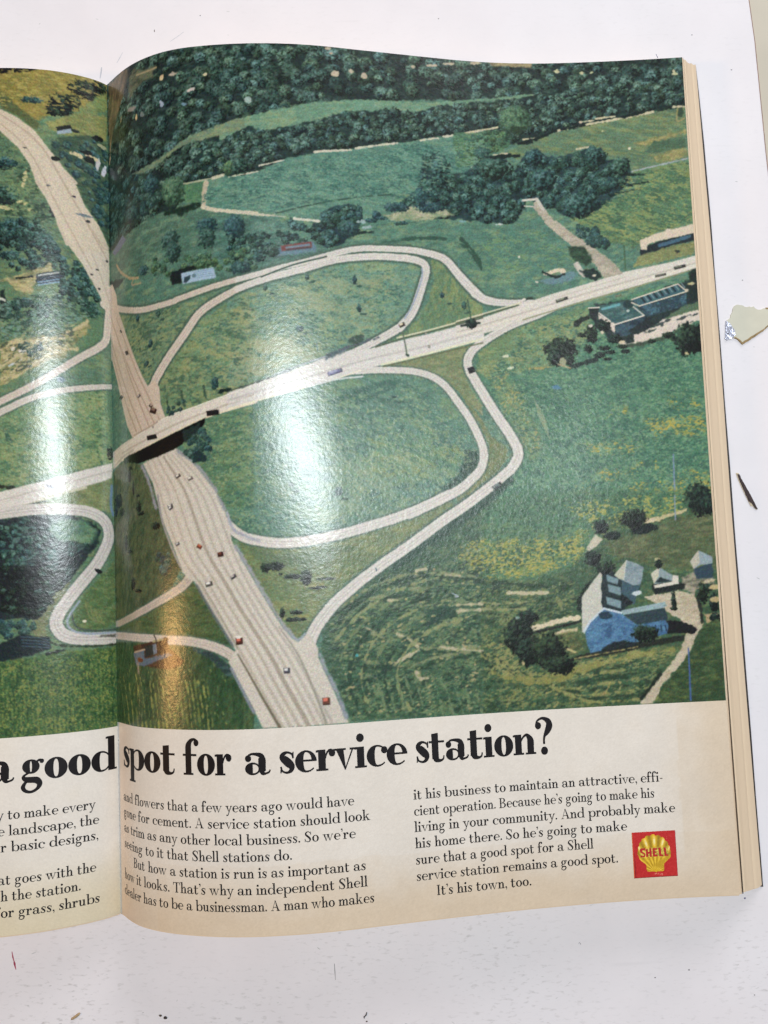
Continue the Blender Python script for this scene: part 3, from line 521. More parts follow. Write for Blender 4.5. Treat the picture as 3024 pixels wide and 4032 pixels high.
1 0 128 134 96 .81 .81 .8 1.1 0 1265 2454 1277 2457 1296 2461 1314 2469 1333 2481 1351 2496 1369 2508 1378 2515 1386 2519 1412 2523 1479 2525 1566 2527 1628 2528
1 0 48 68 50 .95 .95 .8 1 0 1275 2470 1288 2473 1306 2478 1325 2485 1343 2497 1362 2512 1380 2524 1389 2532 1396 2536 1423 2539 1490 2542 1576 2544 1639 2545
1 0 128 134 96 .81 .81 .8 1.1 0 1143 2567 1162 2569 1191 2570 1223 2572 1252 2574 1272 2575
1 0 48 68 50 .95 .95 .8 1 0 1153 2584 1173 2585 1202 2587 1234 2589 1263 2590 1283 2592
1 0 128 134 96 .81 .81 .8 1.1 0 1347 2586 1364 2582 1387 2576 1415 2569 1445 2562 1474 2557 1505 2552 1541 2548 1576 2545 1606 2542 1628 2540
1 0 48 68 50 .95 .95 .8 1 0 1357 2602 1374 2598 1398 2592 1426 2585 1455 2579 1485 2573 1516 2569 1551 2565 1586 2562 1617 2559 1638 2557
1 0 128 134 96 .81 .81 .8 1.1 0 1377 2618 1377 2622 1377 2628 1377 2634 1379 2639 1382 2642 1388 2643 1396 2641 1406 2638 1414 2635 1420 2633
1 0 48 68 50 .95 .95 .8 1 0 1387 2634 1387 2638 1387 2644 1388 2650 1389 2656 1392 2659 1398 2659 1407 2657 1416 2654 1425 2651 1430 2649
1 0 184 174 136 1.01 1.01 .5 .7 0 1290 2461 1294 2463 1301 2465 1309 2467 1318 2471 1326 2475 1336 2482 1347 2491 1359 2500 1368 2509 1375 2515
1 0 184 174 136 1.01 1.01 .5 .7 0 1463 2519 1490 2524 1529 2530 1573 2537 1612 2543 1639 2547
1 0 184 174 136 1.01 1.01 .5 .7 0 1285 2570 1298 2563 1318 2554 1341 2543 1361 2533 1374 2527
1 0 184 174 136 1.01 1.01 .5 .7 0 1251 2325 1259 2325 1270 2325 1283 2325 1294 2325 1302 2325
1 0 184 174 136 1.01 1.01 .5 .7 0 1154 2424 1159 2426 1166 2429 1173 2432 1180 2435 1185 2437
1 0 184 174 136 1.01 1.01 .5 .7 0 1502 2232 1511 2233 1524 2234 1538 2236 1551 2238 1559 2239
1 0 184 174 136 1.01 1.01 .5 .7 0 1541 2354 1557 2354 1582 2355 1608 2355 1633 2356 1649 2356
1 0 184 174 136 1.01 1.01 .5 .7 0 1546 2379 1560 2379 1580 2380 1602 2380 1622 2381 1636 2381
1 0 184 174 136 1.01 1.01 .5 .7 0 1364 2617 1365 2620 1367 2625 1369 2631 1372 2636 1376 2639 1381 2641 1388 2641 1396 2641 1402 2641 1407 2641
1 0 184 174 136 1.01 1.01 .5 .7 0 1382 2211 1388 2210 1397 2208 1406 2207 1415 2205 1420 2204
1 0 132 138 94 .88 .88 .6 .9 0 1331 2756 1323 2745 1312 2730 1303 2715 1296 2701 1291 2687 1287 2673 1284 2659 1282 2644 1282 2630 1284 2616 1286 2602 1290 2588 1296 2575 1302 2561 1310 2548 1320 2535 1330 2523 1342 2511 1355 2499 1369 2488 1384 2478 1400 2468 1418 2459 1436 2450 1455 2442 1475 2435 1496 2428 1520 2422 1545 2417 1562 2413
1 0 46 68 50 .61 .61 .6 .9 0 1257 2722 1252 2710 1245 2692 1239 2675 1236 2659 1234 2643 1234 2627 1236 2611 1239 2596 1243 2580 1249 2565 1256 2550 1265 2535 1276 2521 1287 2507 1301 2494 1315 2481 1331 2469 1348 2457 1366 2446 1385 2436 1406 2426 1427 2417 1449 2409 1473 2401 1499 2394 1527 2388 1547 2384
1 0 108 122 82 .88 .88 .6 .9 0 1212 2729 1206 2715 1198 2696 1192 2677 1188 2659 1187 2642 1186 2624 1188 2607 1191 2589 1196 2572 1203 2556 1211 2539 1221 2523 1232 2507 1245 2492 1259 2477 1275 2463 1293 2449 1311 2436 1331 2424 1353 2412 1375 2402 1399 2392 1424 2383 1449 2374 1479 2367 1510 2360 1531 2355
1 0 132 138 94 .61 .61 .6 .9 0 1167 2735 1161 2721 1152 2700 1145 2679 1141 2659 1139 2640 1139 2621 1141 2602 1144 2583 1149 2564 1156 2546 1165 2528 1176 2510 1188 2493 1203 2476 1218 2460 1236 2445 1255 2430 1275 2416 1297 2402 1320 2389 1345 2378 1371 2367 1398 2357 1426 2348 1458 2339 1492 2332 1516 2327
1 0 46 68 50 .88 .88 .6 .9 0 1122 2742 1115 2726 1106 2703 1098 2680 1094 2660 1092 2639 1092 2618 1093 2597 1097 2577 1103 2557 1110 2537 1120 2517 1132 2498 1145 2479 1160 2461 1177 2443 1196 2427 1217 2410 1239 2395 1263 2380 1288 2366 1315 2353 1343 2342 1372 2331 1403 2321 1438 2312 1474 2303 1500 2298
1 0 108 122 82 .61 .61 .6 .9 0 1057 2549 1064 2532 1075 2509 1087 2485 1102 2465 1118 2446 1137 2427 1157 2408 1179 2391 1203 2374 1228 2358 1256 2343 1284 2329 1315 2317 1346 2305 1379 2294 1417 2284 1457 2275 1484 2269
1 0 132 138 94 .88 .88 .6 .9 0 1043 2473 1056 2456 1075 2433 1096 2410 1118 2390 1141 2371 1167 2354 1194 2337 1223 2320 1254 2305 1287 2292 1321 2279 1356 2267 1397 2256 1439 2247 1469 2240
1 0 46 68 50 .61 .61 .6 .9 0 1055 2393 1074 2377 1102 2355 1131 2333 1160 2315 1191 2298 1224 2282 1259 2267 1295 2253 1333 2241 1376 2229 1421 2219 1453 2212
1 0 136 136 86 .54 .54 .7 1 0 1590 2520 1631 2558 1691 2610 1762 2646 1846 2654 1941 2646 2033 2636 2127 2624 2218 2608 2281 2597
1 0 50 66 46 .54 .54 .7 1 0 1627 2540 1669 2577 1730 2626 1800 2662 1880 2670 1971 2663 2058 2653 2147 2642 2233 2629 2293 2619
1 0 136 136 86 .54 .54 .7 1 0 1664 2561 1707 2596 1768 2643 1838 2678 1915 2685 2000 2679 2083 2670 2166 2661 2248 2650 2304 2641
1 0 50 66 46 .54 .54 .7 1 0 1702 2581 1744 2615 1807 2660 1875 2693 1949 2701 2030 2696 2108 2688 2186 2680 2263 2670 2316 2663
1 0 136 136 86 .54 .54 .7 1 0 1739 2602 1782 2634 1845 2677 1913 2709 1984 2717 2059 2712 2132 2705 2206 2699 2278 2691 2327 2685
1 0 50 66 46 .54 .54 .7 1 0 1776 2622 1820 2653 1884 2694 1951 2725 2018 2732 2089 2728 2157 2723 2226 2718 2293 2711 2339 2707
1 0 136 136 86 .54 .54 .7 1 0 1814 2643 1858 2672 1922 2711 1989 2740 2052 2748 2118 2745 2182 2740 2246 2737 2308 2732 2350 2728
1 0 50 66 46 .54 .54 .7 1 0 1851 2664 1896 2691 1961 2728 2026 2756 2087 2764 2148 2761 2207 2758 2266 2756 2323 2753 2362 2750
1 0 136 136 86 .54 .54 .7 1 0 1889 2684 1934 2710 2000 2745 2064 2771 2121 2779 2178 2777 2231 2775 2286 2774 2338 2773 2373 2772
3 0 50 76 58 146.9 238.5 6.08 2.7 -20 1 1
1 0 44 68 54 1.62 1.62 .6 .5 0 1417 2431 1428 2423 1446 2412 1465 2399 1483 2388 1495 2380
1 0 44 66 54 1.08 1.08 .6 .6 0 1127 2656 1140 2650 1159 2640 1181 2629 1203 2618 1221 2608 1236 2599 1250 2590 1262 2582 1271 2575 1279 2570
3 0 140 142 98 159.3 251.1 1.06 .22 .37 .3 .4
3 0 118 130 84 122.9 265.8 .47 .44 -2.8 .3 .4
3 0 160 150 108 156.8 249 .66 .42 19.21 .3 .4
3 0 140 142 98 122.1 275.2 1.03 .25 .44 .3 .4
3 0 118 130 84 143 275.2 .83 .24 -5.11 .3 .4
3 0 160 150 108 130.9 249 1.05 .3 -18.81 .3 .4
3 0 140 142 98 132.4 257.2 1.03 .36 -16.61 .3 .4
3 0 118 130 84 158.5 249.9 .84 .33 -19.15 .3 .4
3 0 160 150 108 142.7 265.3 .48 .33 -11.91 .3 .4
3 0 140 142 98 111.5 231.9 1.05 .44 -10.89 .3 .4
3 0 118 130 84 147.6 223 1.02 .35 11.01 .3 .4
3 0 160 150 108 117.7 241.1 .6 .47 -8.53 .3 .4
3 0 140 142 98 130.2 275.1 1.01 .31 -14.63 .3 .4
3 0 118 130 84 151.7 227.1 .63 .44 15.88 .3 .4
3 0 140 142 98 149.1 257 .51 .34 -26.43 .3 .4
3 0 118 130 84 143.8 251.2 .86 .23 2.24 .3 .4
3 0 160 150 108 123.3 248.5 .59 .37 -1.59 .3 .4
3 0 140 142 98 139.8 224 .5 .22 -10.84 .3 .4
3 0 118 130 84 131.1 226.5 .83 .33 -4.98 .3 .4
3 0 160 150 108 136.3 274.3 .77 .23 -22.68 .3 .4
3 0 140 142 98 144 239.3 .9 .34 -11.02 .3 .4
3 0 118 130 84 147.2 231.3 .55 .28 -9.23 .3 .4
3 0 160 150 108 156.1 268.5 .95 .37 -29.59 .3 .4
3 0 140 142 98 118 248.4 1 .3 -2.47 .3 .4
3 0 118 130 84 153.7 240.9 .89 .36 -3.73 .3 .4
3 0 160 150 108 139.5 248.5 .42 .44 18.49 .3 .4
3 0 140 142 98 152.7 241.6 .81 .41 -26.89 .3 .4
3 0 118 130 84 150.7 225.7 1.04 .27 18.16 .3 .4
3 0 160 150 108 114.6 250.1 .96 .47 5.28 .3 .4
3 0 140 142 98 152.7 243.8 .9 .31 16.49 .3 .4
3 0 118 130 84 148.9 242.9 .92 .22 16.25 .3 .4
3 0 160 150 108 143.9 239.6 .82 .41 1.42 .3 .4
3 0 140 142 98 155.9 245.3 .58 .3 -15.91 .3 .4
3 0 118 130 84 129.4 263.7 .99 .37 9.29 .3 .4
3 0 160 150 108 160.5 259.9 .4 .37 -29.01 .3 .4
3 0 140 142 98 141.1 278.3 .7 .45 -29.02 .3 .4
3 0 118 130 84 161.7 231.1 .96 .28 -10.34 .3 .4
3 0 140 142 98 146.5 264.1 .43 .37 -17.12 .3 .4
3 0 118 130 84 157.4 228.9 .77 .44 -3.08 .3 .4
3 0 160 150 108 141.2 267.5 .86 .43 -18.81 .3 .4
3 0 140 142 98 157.2 250.6 1.02 .39 6.7 .3 .4
3 0 118 130 84 161 227.4 .98 .28 11.06 .3 .4
3 0 160 150 108 114.3 246.2 .44 .42 -15.37 .3 .4
3 0 140 142 98 128.9 265.8 .61 .44 -4.47 .3 .4
3 0 118 130 84 158.5 266.3 1.08 .39 -14.36 .3 .4
3 0 160 150 108 132.1 274.3 1.02 .27 -17.2 .3 .4
3 0 140 142 98 115.7 255.3 .48 .39 -14.01 .3 .4
3 0 118 130 84 153.3 235.3 1.03 .29 -28.26 .3 .4
3 0 160 150 108 109.7 265.7 .46 .27 19.77 .3 .4
3 0 140 142 98 125.8 256.9 .74 .33 14.87 .3 .4
3 0 118 130 84 103 240.6 .67 .39 6.42 .3 .4
3 0 140 142 98 115.5 238.6 .91 .4 16.37 .3 .4
3 0 118 130 84 125.4 244 .44 .44 14.92 .3 .4
3 0 160 150 108 159.4 264.1 .99 .36 11.97 .3 .4
3 0 140 142 98 119.9 263.1 .9 .37 11.97 .3 .4
3 0 118 130 84 143.1 235 .38 .29 -20.23 .3 .4
3 0 160 150 108 156.8 252.3 .88 .45 9.53 .3 .4
3 0 140 142 98 154.2 253.7 .9 .46 -8.02 .3 .4
3 0 118 130 84 142.7 275.8 .52 .22 -5.96 .3 .4
3 0 160 150 108 155.9 251.6 .49 .47 -6.43 .3 .4
3 0 140 142 98 128.5 224.1 .66 .47 -8.31 .3 .4
3 0 118 130 84 147.6 274.6 .34 .39 -22.87 .3 .4
3 0 160 150 108 131 269.3 .6 .4 -15.71 .3 .4
3 0 140 142 98 136.8 262.7 .74 .29 6.99 .3 .4
3 0 118 130 84 109.3 238.1 .92 .34 -25.3 .3 .4
3 0 160 150 108 141.4 273.5 .46 .45 -29.78 .3 .4
3 0 140 142 98 159.7 256.9 .53 .25 -8.15 .3 .4
3 0 118 130 84 127.1 249.1 .72 .23 -17.58 .3 .4
3 0 160 150 108 108.7 265.9 .45 .38 -25.58 .3 .4
3 0 140 142 98 141.1 245.7 .71 .4 -14.5 .3 .4
3 0 118 130 84 142.5 273.5 .88 .36 4.51 .3 .4
3 0 160 150 108 157.4 222.4 1.08 .33 14.7 .3 .4
3 0 118 130 84 134.8 253.1 1.04 .29 -18.08 .3 .4
3 0 160 150 108 140.6 229.8 1.02 .27 -29.83 .3 .4
3 0 140 142 98 140 233.6 1.02 .23 -4.94 .3 .4
3 0 118 130 84 137.6 249.1 .38 .34 -23.5 .3 .4
3 0 160 150 108 153.1 264.4 .93 .28 -.86 .3 .4
3 0 140 142 98 146.8 235.2 .88 .42 -3.92 .3 .4
3 0 118 130 84 141.6 221.8 .62 .29 -12.04 .3 .4
3 0 160 150 108 156.9 276 .38 .36 -20.1 .3 .4
3 0 140 142 98 139.6 276.8 .44 .31 -12.92 .3 .4
3 0 118 130 84 143.6 267.8 .37 .26 -11.39 .3 .4
3 0 160 150 108 159.6 265.8 .8 .46 -10.22 .3 .4
3 0 140 142 98 151 235.4 .53 .45 10.93 .3 .4
3 0 118 130 84 140 229.6 .57 .45 -7.25 .3 .4
3 0 140 142 98 136 270 .68 .27 9.72 .3 .4
3 0 118 130 84 120.1 235 .77 .34 13.16 .3 .4
3 0 160 150 108 128 257.2 .68 .39 15.05 .3 .4
3 0 118 130 84 157.1 242.2 .34 .33 3.77 .3 .4
3 0 160 150 108 113.4 229.8 .61 .45 -.02 .3 .4
3 0 140 142 98 143.6 254.7 .84 .32 -5.09 .3 .4
3 0 160 150 108 110.1 265.8 .81 .41 -3.51 .3 .4
3 0 140 142 98 134.9 240.1 .4 .37 .73 .3 .4
3 0 118 130 84 119.8 272.3 1.03 .3 -6.89 .3 .4
3 0 160 150 108 113.2 260.6 .48 .29 17.86 .3 .4
3 0 140 142 98 109 270.1 .75 .26 10.5 .3 .4
3 0 118 130 84 135.9 265.2 .62 .29 -24.5 .3 .4
3 0 160 150 108 108.3 248.7 .63 .22 -20.55 .3 .4
3 0 140 142 98 131.6 222.8 .34 .38 -25.47 .3 .4
3 0 118 130 84 125 273.5 .4 .31 -20.17 .3 .4
3 0 160 150 108 149.6 250.9 .4 .41 16.09 .3 .4
3 0 140 142 98 150.3 233.7 1.07 .39 -11.1 .3 .4
3 0 118 130 84 105.9 249.2 .4 .24 2.63 .3 .4
3 0 160 150 108 146.7 256.6 .67 .43 12.88 .3 .4
3 0 118 130 84 150.4 256.2 .66 .41 -28.6 .3 .4
3 0 160 150 108 156.6 252.5 .77 .38 -6.58 .3 .4
3 0 140 142 98 119.3 233.8 .46 .21 12.76 .3 .4
3 0 118 130 84 160.6 261.6 .56 .31 10.58 .3 .4
3 0 160 150 108 130.2 242.7 .92 .28 -24.59 .3 .4
3 0 140 142 98 123.9 270.5 1.08 .26 9.02 .3 .4
3 0 118 130 84 106.6 256.7 .43 .26 9.07 .3 .4
3 0 160 150 108 107.3 248.6 .59 .47 8.24 .3 .4
3 0 140 142 98 116.8 275.6 .81 .24 -15.75 .3 .4
3 0 118 130 84 149.6 276.5 .36 .36 -20.09 .3 .4
3 0 160 150 108 145.7 220.8 .89 .35 1.82 .3 .4
3 0 140 142 98 129.8 258.9 .96 .22 -12.98 .3 .4
3 0 118 130 84 112.8 245.6 .79 .31 9.3 .3 .4
3 0 118 130 84 137.4 260 .6 .39 -11.95 .3 .4
3 0 160 150 108 138 222.6 .59 .22 7.71 .3 .4
3 0 140 142 98 140.6 270.1 .99 .35 -22.83 .3 .4
3 0 118 130 84 118.7 256.2 .85 .39 -24.96 .3 .4
3 0 160 150 108 107.7 260.4 .4 .34 -8.1 .3 .4
3 0 140 142 98 152.6 226 .89 .29 4.03 .3 .4
3 0 118 130 84 110.2 254.6 .9 .39 8.42 .3 .4
3 0 160 150 108 138.4 250.3 .84 .24 3.36 .3 .4
3 0 140 142 98 109.6 246 .68 .23 -19.14 .3 .4
3 0 118 130 84 145 257.8 .7 .39 -10.51 .3 .4
3 0 160 150 108 130 244.4 .9 .22 10.67 .3 .4
3 0 118 130 84 162 234.5 .61 .25 12.07 .3 .4
3 0 160 150 108 111.6 241.7 .59 .26 -2.26 .3 .4
3 0 140 142 98 121.6 273.7 .68 .4 -28.63 .3 .4
3 0 118 130 84 152.4 255.5 .56 .35 -29.4 .3 .4
3 0 160 150 108 109.5 259.7 .68 .44 5.52 .3 .4
3 0 140 142 98 158 270.9 .43 .43 4.76 .3 .4
3 0 160 150 108 118.5 265.9 .63 .35 -4.94 .3 .4
3 0 140 142 98 139.7 245.6 .39 .46 -1.38 .3 .4
3 0 160 150 108 157.9 277.1 .72 .3 -8.09 .3 .4
3 0 140 142 98 121.1 248.4 .8 .24 18.49 .3 .4
3 0 160 150 108 139.4 241.3 .9 .25 -2.39 .3 .4
3 0 140 142 98 107.9 266.5 .52 .46 -18.54 .3 .4
3 0 118 130 84 137.1 245.4 1.05 .3 -.44 .3 .4
3 0 160 150 108 157.4 226.9 .71 .44 -16.33 .3 .4
3 0 140 142 98 108.5 253.2 .95 .44 -5.06 .3 .4
3 0 160 150 108 125.9 228 .78 .39 4.65 .3 .4
3 0 140 142 98 112.7 275.9 .92 .38 10.75 .3 .4
3 0 118 130 84 160.6 242.3 .93 .32 -9.36 .3 .4
3 0 160 150 108 163.5 230.5 .72 .42 2.83 .3 .4
3 0 140 142 98 124.9 265.3 .52 .35 -3.99 .3 .4
3 0 118 130 84 111.6 230.4 .98 .24 19.24 .3 .4
3 0 160 150 108 120.9 275.7 .88 .34 14.43 .3 .4
3 0 140 142 98 107.9 252 .89 .4 -13.89 .3 .4
3 0 160 150 108 158.8 240.5 .97 .25 -15.21 .3 .4
3 0 140 142 98 163.4 228.4 .79 .4 11.22 .3 .4
3 0 118 130 84 160.5 226.1 .88 .39 -4.01 .3 .4
3 0 160 150 108 116.7 268.8 .62 .39 -12.83 .3 .4
3 0 140 142 98 127.4 276.5 .5 .43 -25.99 .3 .4
3 0 118 130 84 160.4 259.1 .6 .42 7.93 .3 .4
3 0 160 150 108 160.5 263.1 .92 .31 11.59 .3 .4
3 0 140 142 98 149.3 250.3 .53 .47 -5.75 .3 .4
3 0 118 130 84 152.7 225.3 .58 .26 7.77 .3 .4
3 0 160 150 108 124.6 266.9 .61 .29 -12.82 .3 .4
3 0 140 142 98 116.4 253.4 .73 .45 -11.63 .3 .4
3 0 118 130 84 108.6 269.6 1.05 .36 -25.79 .3 .4
3 0 160 150 108 133.3 232.2 .61 .32 -26.72 .3 .4
3 0 140 142 98 132.8 250.6 .54 .23 .5 .3 .4
3 0 118 130 84 141.2 277.6 .8 .26 -19.52 .3 .4
3 0 140 142 98 153.2 223 .69 .26 2.44 .3 .4
3 0 118 130 84 149.5 253.8 .86 .21 -24.9 .3 .4
1 0 106 122 84 .27 .54 .6 .9 0 1158 2642 1160 2647 1164 2653 1168 2661 1173 2671 1177 2683 1183 2700 1189 2721 1196 2743 1201 2762 1205 2775
1 0 106 122 84 .27 .54 .6 .9 0 1198 2602 1200 2613 1203 2629 1207 2648 1211 2667 1215 2686 1220 2705 1225 2726 1230 2747 1234 2765 1237 2777
1 0 106 122 84 .27 .54 .6 .9 0 1235 2633 1238 2640 1241 2649 1245 2661 1250 2674 1254 2689 1258 2706 1262 2727 1266 2748 1269 2767 1271 2780
1 0 106 122 84 .27 .54 .6 .9 0 1274 2611 1277 2622 1280 2637 1283 2654 1288 2673 1292 2691 1297 2710 1303 2731 1310 2752 1315 2770 1319 2783
1 0 106 122 84 .27 .54 .6 .9 0 1312 2626 1315 2635 1318 2647 1322 2662 1326 2677 1331 2694 1335 2712 1340 2733 1345 2754 1349 2772 1352 2785
1 0 106 122 84 .27 .54 .6 .9 0 1352 2609 1354 2621 1357 2637 1361 2657 1365 2677 1369 2696 1375 2716 1381 2737 1388 2758 1394 2776 1398 2789
1 0 106 122 84 .27 .54 .6 .9 0 1390 2618 1393 2629 1396 2644 1400 2662 1404 2680 1408 2699 1412 2718 1418 2739 1423 2760 1427 2778 1430 2791
1 0 106 122 84 .27 .54 .6 .9 0 1428 2638 1431 2646 1435 2657 1439 2671 1443 2686 1447 2701 1451 2719 1455 2740 1459 2762 1462 2780 1465 2793
1 0 106 122 84 .27 .54 .6 .9 0 1466 2665 1469 2669 1473 2675 1477 2682 1482 2692 1486 2704 1490 2720 1495 2741 1499 2763 1503 2782 1506 2796
1 0 106 122 84 .27 .54 .6 .9 0 1506 2657 1508 2663 1512 2671 1516 2681 1520 2693 1525 2706 1530 2723 1536 2744 1542 2766 1547 2786 1551 2799
1 0 106 122 84 .27 .54 .6 .9 0 1547 2616 1550 2628 1553 2646 1557 2667 1561 2688 1564 2708 1568 2728 1571 2750 1574 2770 1577 2788 1579 2801
1 0 106 122 84 .27 .54 .6 .9 0 1585 2640 1588 2649 1591 2662 1595 2677 1599 2694 1604 2711 1609 2730 1615 2751 1622 2772 1627 2791 1631 2804
3 0 140 140 90 173.9 274.4 .59 .3 -45.06 .35 .5
3 0 120 124 76 175.4 271.1 1.11 .22 -16.57 .35 .5
3 0 140 140 90 196.6 271.2 .89 .24 -11.93 .35 .5
3 0 120 124 76 214.5 263.7 .69 .25 -32.75 .35 .5
3 0 140 140 90 190.2 278 1.04 .46 -16.02 .35 .5
3 0 120 124 76 175.7 273.7 .97 .24 -27.54 .35 .5
3 0 140 140 90 205.7 264 1.25 .46 -10.13 .35 .5
3 0 120 124 76 168.1 266 .57 .24 -25.94 .35 .5
3 0 140 140 90 191.2 272.5 1.14 .32 -16.6 .35 .5
3 0 120 124 76 213 280.2 .41 .29 -12.24 .35 .5
3 0 140 140 90 214.1 265.8 1.21 .45 -17.87 .35 .5
3 0 120 124 76 173.2 273.1 .41 .36 -26.8 .35 .5
3 0 140 140 90 209 267 .86 .31 -46.21 .35 .5
3 0 120 124 76 187 273.2 1.05 .25 -49 .35 .5
3 0 140 140 90 214.1 273.9 .5 .36 -40.64 .35 .5
3 0 120 124 76 204.4 277.1 .74 .42 -48.3 .35 .5
3 0 140 140 90 179.5 266.9 .85 .32 -14.08 .35 .5
3 0 120 124 76 181.2 263.3 1.22 .36 -24.58 .35 .5
3 0 140 140 90 189.8 271.2 1.2 .26 -31 .35 .5
3 0 120 124 76 182.2 270.6 .73 .3 -35.91 .35 .5
3 0 140 140 90 185.5 271.4 .51 .29 -49.4 .35 .5
3 0 120 124 76 189 263 .96 .25 -10.4 .35 .5
3 0 140 140 90 206.2 265.5 1.32 .43 -45.09 .35 .5
3 0 120 124 76 202.5 277.3 .41 .24 -42.37 .35 .5
3 0 140 140 90 200.6 271.9 .5 .24 -46.27 .35 .5
3 0 120 124 76 190.2 265.7 .82 .45 -29.61 .35 .5
3 0 140 140 90 186.8 267.8 1 .45 -31.62 .35 .5
3 0 120 124 76 210.5 275.3 1.04 .37 -25.28 .35 .5
3 0 140 140 90 194.3 263 1.02 .23 -19.41 .35 .5
3 0 120 124 76 180.4 273 .97 .31 -21.78 .35 .5
3 0 140 140 90 220.8 272.4 .93 .36 -48.92 .35 .5
3 0 120 124 76 179.7 274.5 .52 .28 -11.4 .35 .5
3 0 140 140 90 220.9 270.3 .54 .42 -10.96 .35 .5
3 0 120 124 76 193.6 275.3 .65 .42 -49.59 .35 .5
3 0 140 140 90 218.4 270.5 .95 .38 -31.89 .35 .5
3 0 120 124 76 187.8 265.1 .95 .45 -16.4 .35 .5
3 0 140 140 90 177.5 272.3 1.21 .25 -30.75 .35 .5
3 0 120 124 76 193.1 272 .51 .34 -30.23 .35 .5
3 0 140 140 90 210 273.7 1.18 .32 -25.74 .35 .5
3 0 120 124 76 175.1 273.4 1.31 .41 -20.56 .35 .5
3 0 140 140 90 193.6 277.8 1.07 .45 -46.35 .35 .5
3 0 120 124 76 203.4 266.9 .54 .3 -23.91 .35 .5
3 0 140 140 90 172.1 260.5 1.11 .33 -30.68 .35 .5
3 0 120 124 76 172.3 259.8 .75 .41 -38.48 .35 .5
3 0 140 140 90 197.5 267.3 .6 .36 -41.07 .35 .5
3 0 120 124 76 194.7 265.4 .63 .22 -40.08 .35 .5
3 0 140 140 90 203.7 271.9 1.04 .4 -10.96 .35 .5
3 0 120 124 76 192.6 269.6 1.13 .21 -32.57 .35 .5
3 0 140 140 90 184.5 272.7 .41 .3 -12.51 .35 .5
3 0 120 124 76 175.6 274.1 1.13 .25 -46.79 .35 .5
3 0 140 140 90 206.8 262.6 .45 .43 -39.08 .35 .5
3 0 120 124 76 193.7 264.3 .69 .46 -31.5 .35 .5
3 0 140 140 90 194.9 266.2 .41 .4 -10.6 .35 .5
3 0 120 124 76 177.3 271.6 .94 .38 -27.71 .35 .5
3 0 140 140 90 203.9 271.4 1.01 .28 -16.08 .35 .5
3 0 120 124 76 218.2 272.1 .65 .23 -20.03 .35 .5
3 0 140 140 90 214.9 262.4 .81 .27 -32.34 .35 .5
3 0 120 124 76 179.3 262 1.05 .23 -44.56 .35 .5
3 0 140 140 90 194.2 273.4 1.18 .38 -27.63 .35 .5
3 0 120 124 76 214.6 280.3 1.24 .44 -34.48 .35 .5
3 0 140 140 90 189.7 266.6 .66 .28 -48.22 .35 .5
3 0 120 124 76 195.1 271.7 1.15 .36 -42.67 .35 .5
3 0 140 140 90 192.8 270 .6 .42 -42.4 .35 .5
3 0 120 124 76 183.9 277.4 1.11 .43 -35.02 .35 .5
3 0 140 140 90 207.2 266.5 .82 .34 -17.76 .35 .5
3 0 120 124 76 173.1 277.4 .48 .42 -40.38 .35 .5
3 0 140 140 90 173.6 276.3 .81 .43 -35.12 .35 .5
3 0 120 124 76 177.9 264.6 .93 .46 -33.9 .35 .5
3 0 140 140 90 193 261.2 .87 .31 -34.78 .35 .5
3 0 120 124 76 199.5 275.9 .62 .29 -28.66 .35 .5
0 0 86 94 64 .5 .5 2 .2 1.7 58 74 52 .35 70 2 0 1735 88 1700 240 1728 298 1824 343 1977 386 2072 430 2165 389 2231 288 2289 152 2344 -30 2375
0 0 84 98 60 .5 .4 2 .2 1.7 60 80 50 .35 4 2.5 -30 2414 152 2372 287 2320 418 2250 474 2215 506 2246 568 2356 639 2477 578 2458 468 2432 324 2427 195 2422
0 0 52 74 46 .5 .4 2 .2 1.6 80 96 60 .35 80 3 -30 2460 161 2454 362 2461 467 2471 564 2499 631 2554 665 2637 716 2721 713 2815 -30 2829
1 0 104 114 64 .27 .47 .4 .7 0 23 2622 27 2631 33 2644 40 2659 47 2677 54 2696 60 2719 68 2747 75 2776 80 2801 85 2818
1 0 128 132 74 .27 .47 .4 .7 0 65 2606 70 2617 76 2632 83 2651 90 2671 97 2692 103 2716 110 2744 116 2772 121 2796 125 2813
1 0 128 132 74 .27 .47 .4 .7 0 108 2582 112 2597 118 2616 124 2640 131 2664 136 2688 142 2713 148 2742 153 2769 157 2793 161 2810
1 0 104 114 64 .27 .47 .4 .7 0 145 2618 149 2626 154 2637 159 2651 165 2668 170 2686 175 2708 179 2736 184 2765 188 2789 190 2807
1 0 128 132 74 .27 .47 .4 .7 0 178 2585 181 2598 185 2616 190 2638 194 2661 199 2684 203 2708 207 2736 211 2764 214 2788 217 2805
1 0 128 132 74 .27 .47 .4 .7 0 206 2601 208 2612 212 2626 216 2643 220 2662 224 2682 228 2706 232 2734 235 2762 239 2786 241 2803
1 0 104 114 64 .27 .47 .4 .7 0 230 2608 233 2617 236 2630 240 2645 244 2662 248 2681 252 2704 255 2732 259 2760 262 2785 264 2802
1 0 128 132 74 .27 .47 .4 .7 0 255 2573 257 2587 260 2607 264 2631 268 2656 271 2680 274 2705 278 2733 281 2760 284 2784 286 2800
1 0 128 132 74 .27 .47 .4 .7 0 277 2601 279 2611 282 2625 286 2641 290 2660 293 2679 296 2703 300 2730 303 2758 306 2782 308 2799
1 0 104 114 64 .27 .47 .4 .7 0 299 2606 301 2615 304 2628 308 2643 311 2660 315 2679 318 2702 321 2729 324 2757 327 2781 329 2798
1 0 128 132 74 .27 .47 .4 .7 0 320 2598 322 2608 325 2622 329 2639 332 2658 335 2678 338 2701 341 2729 344 2757 347 2781 349 2798
1 0 128 132 74 .27 .47 .4 .7 0 341 2595 343 2605 346 2620 349 2638 352 2657 355 2678 358 2701 361 2729 364 2756 367 2780 369 2797
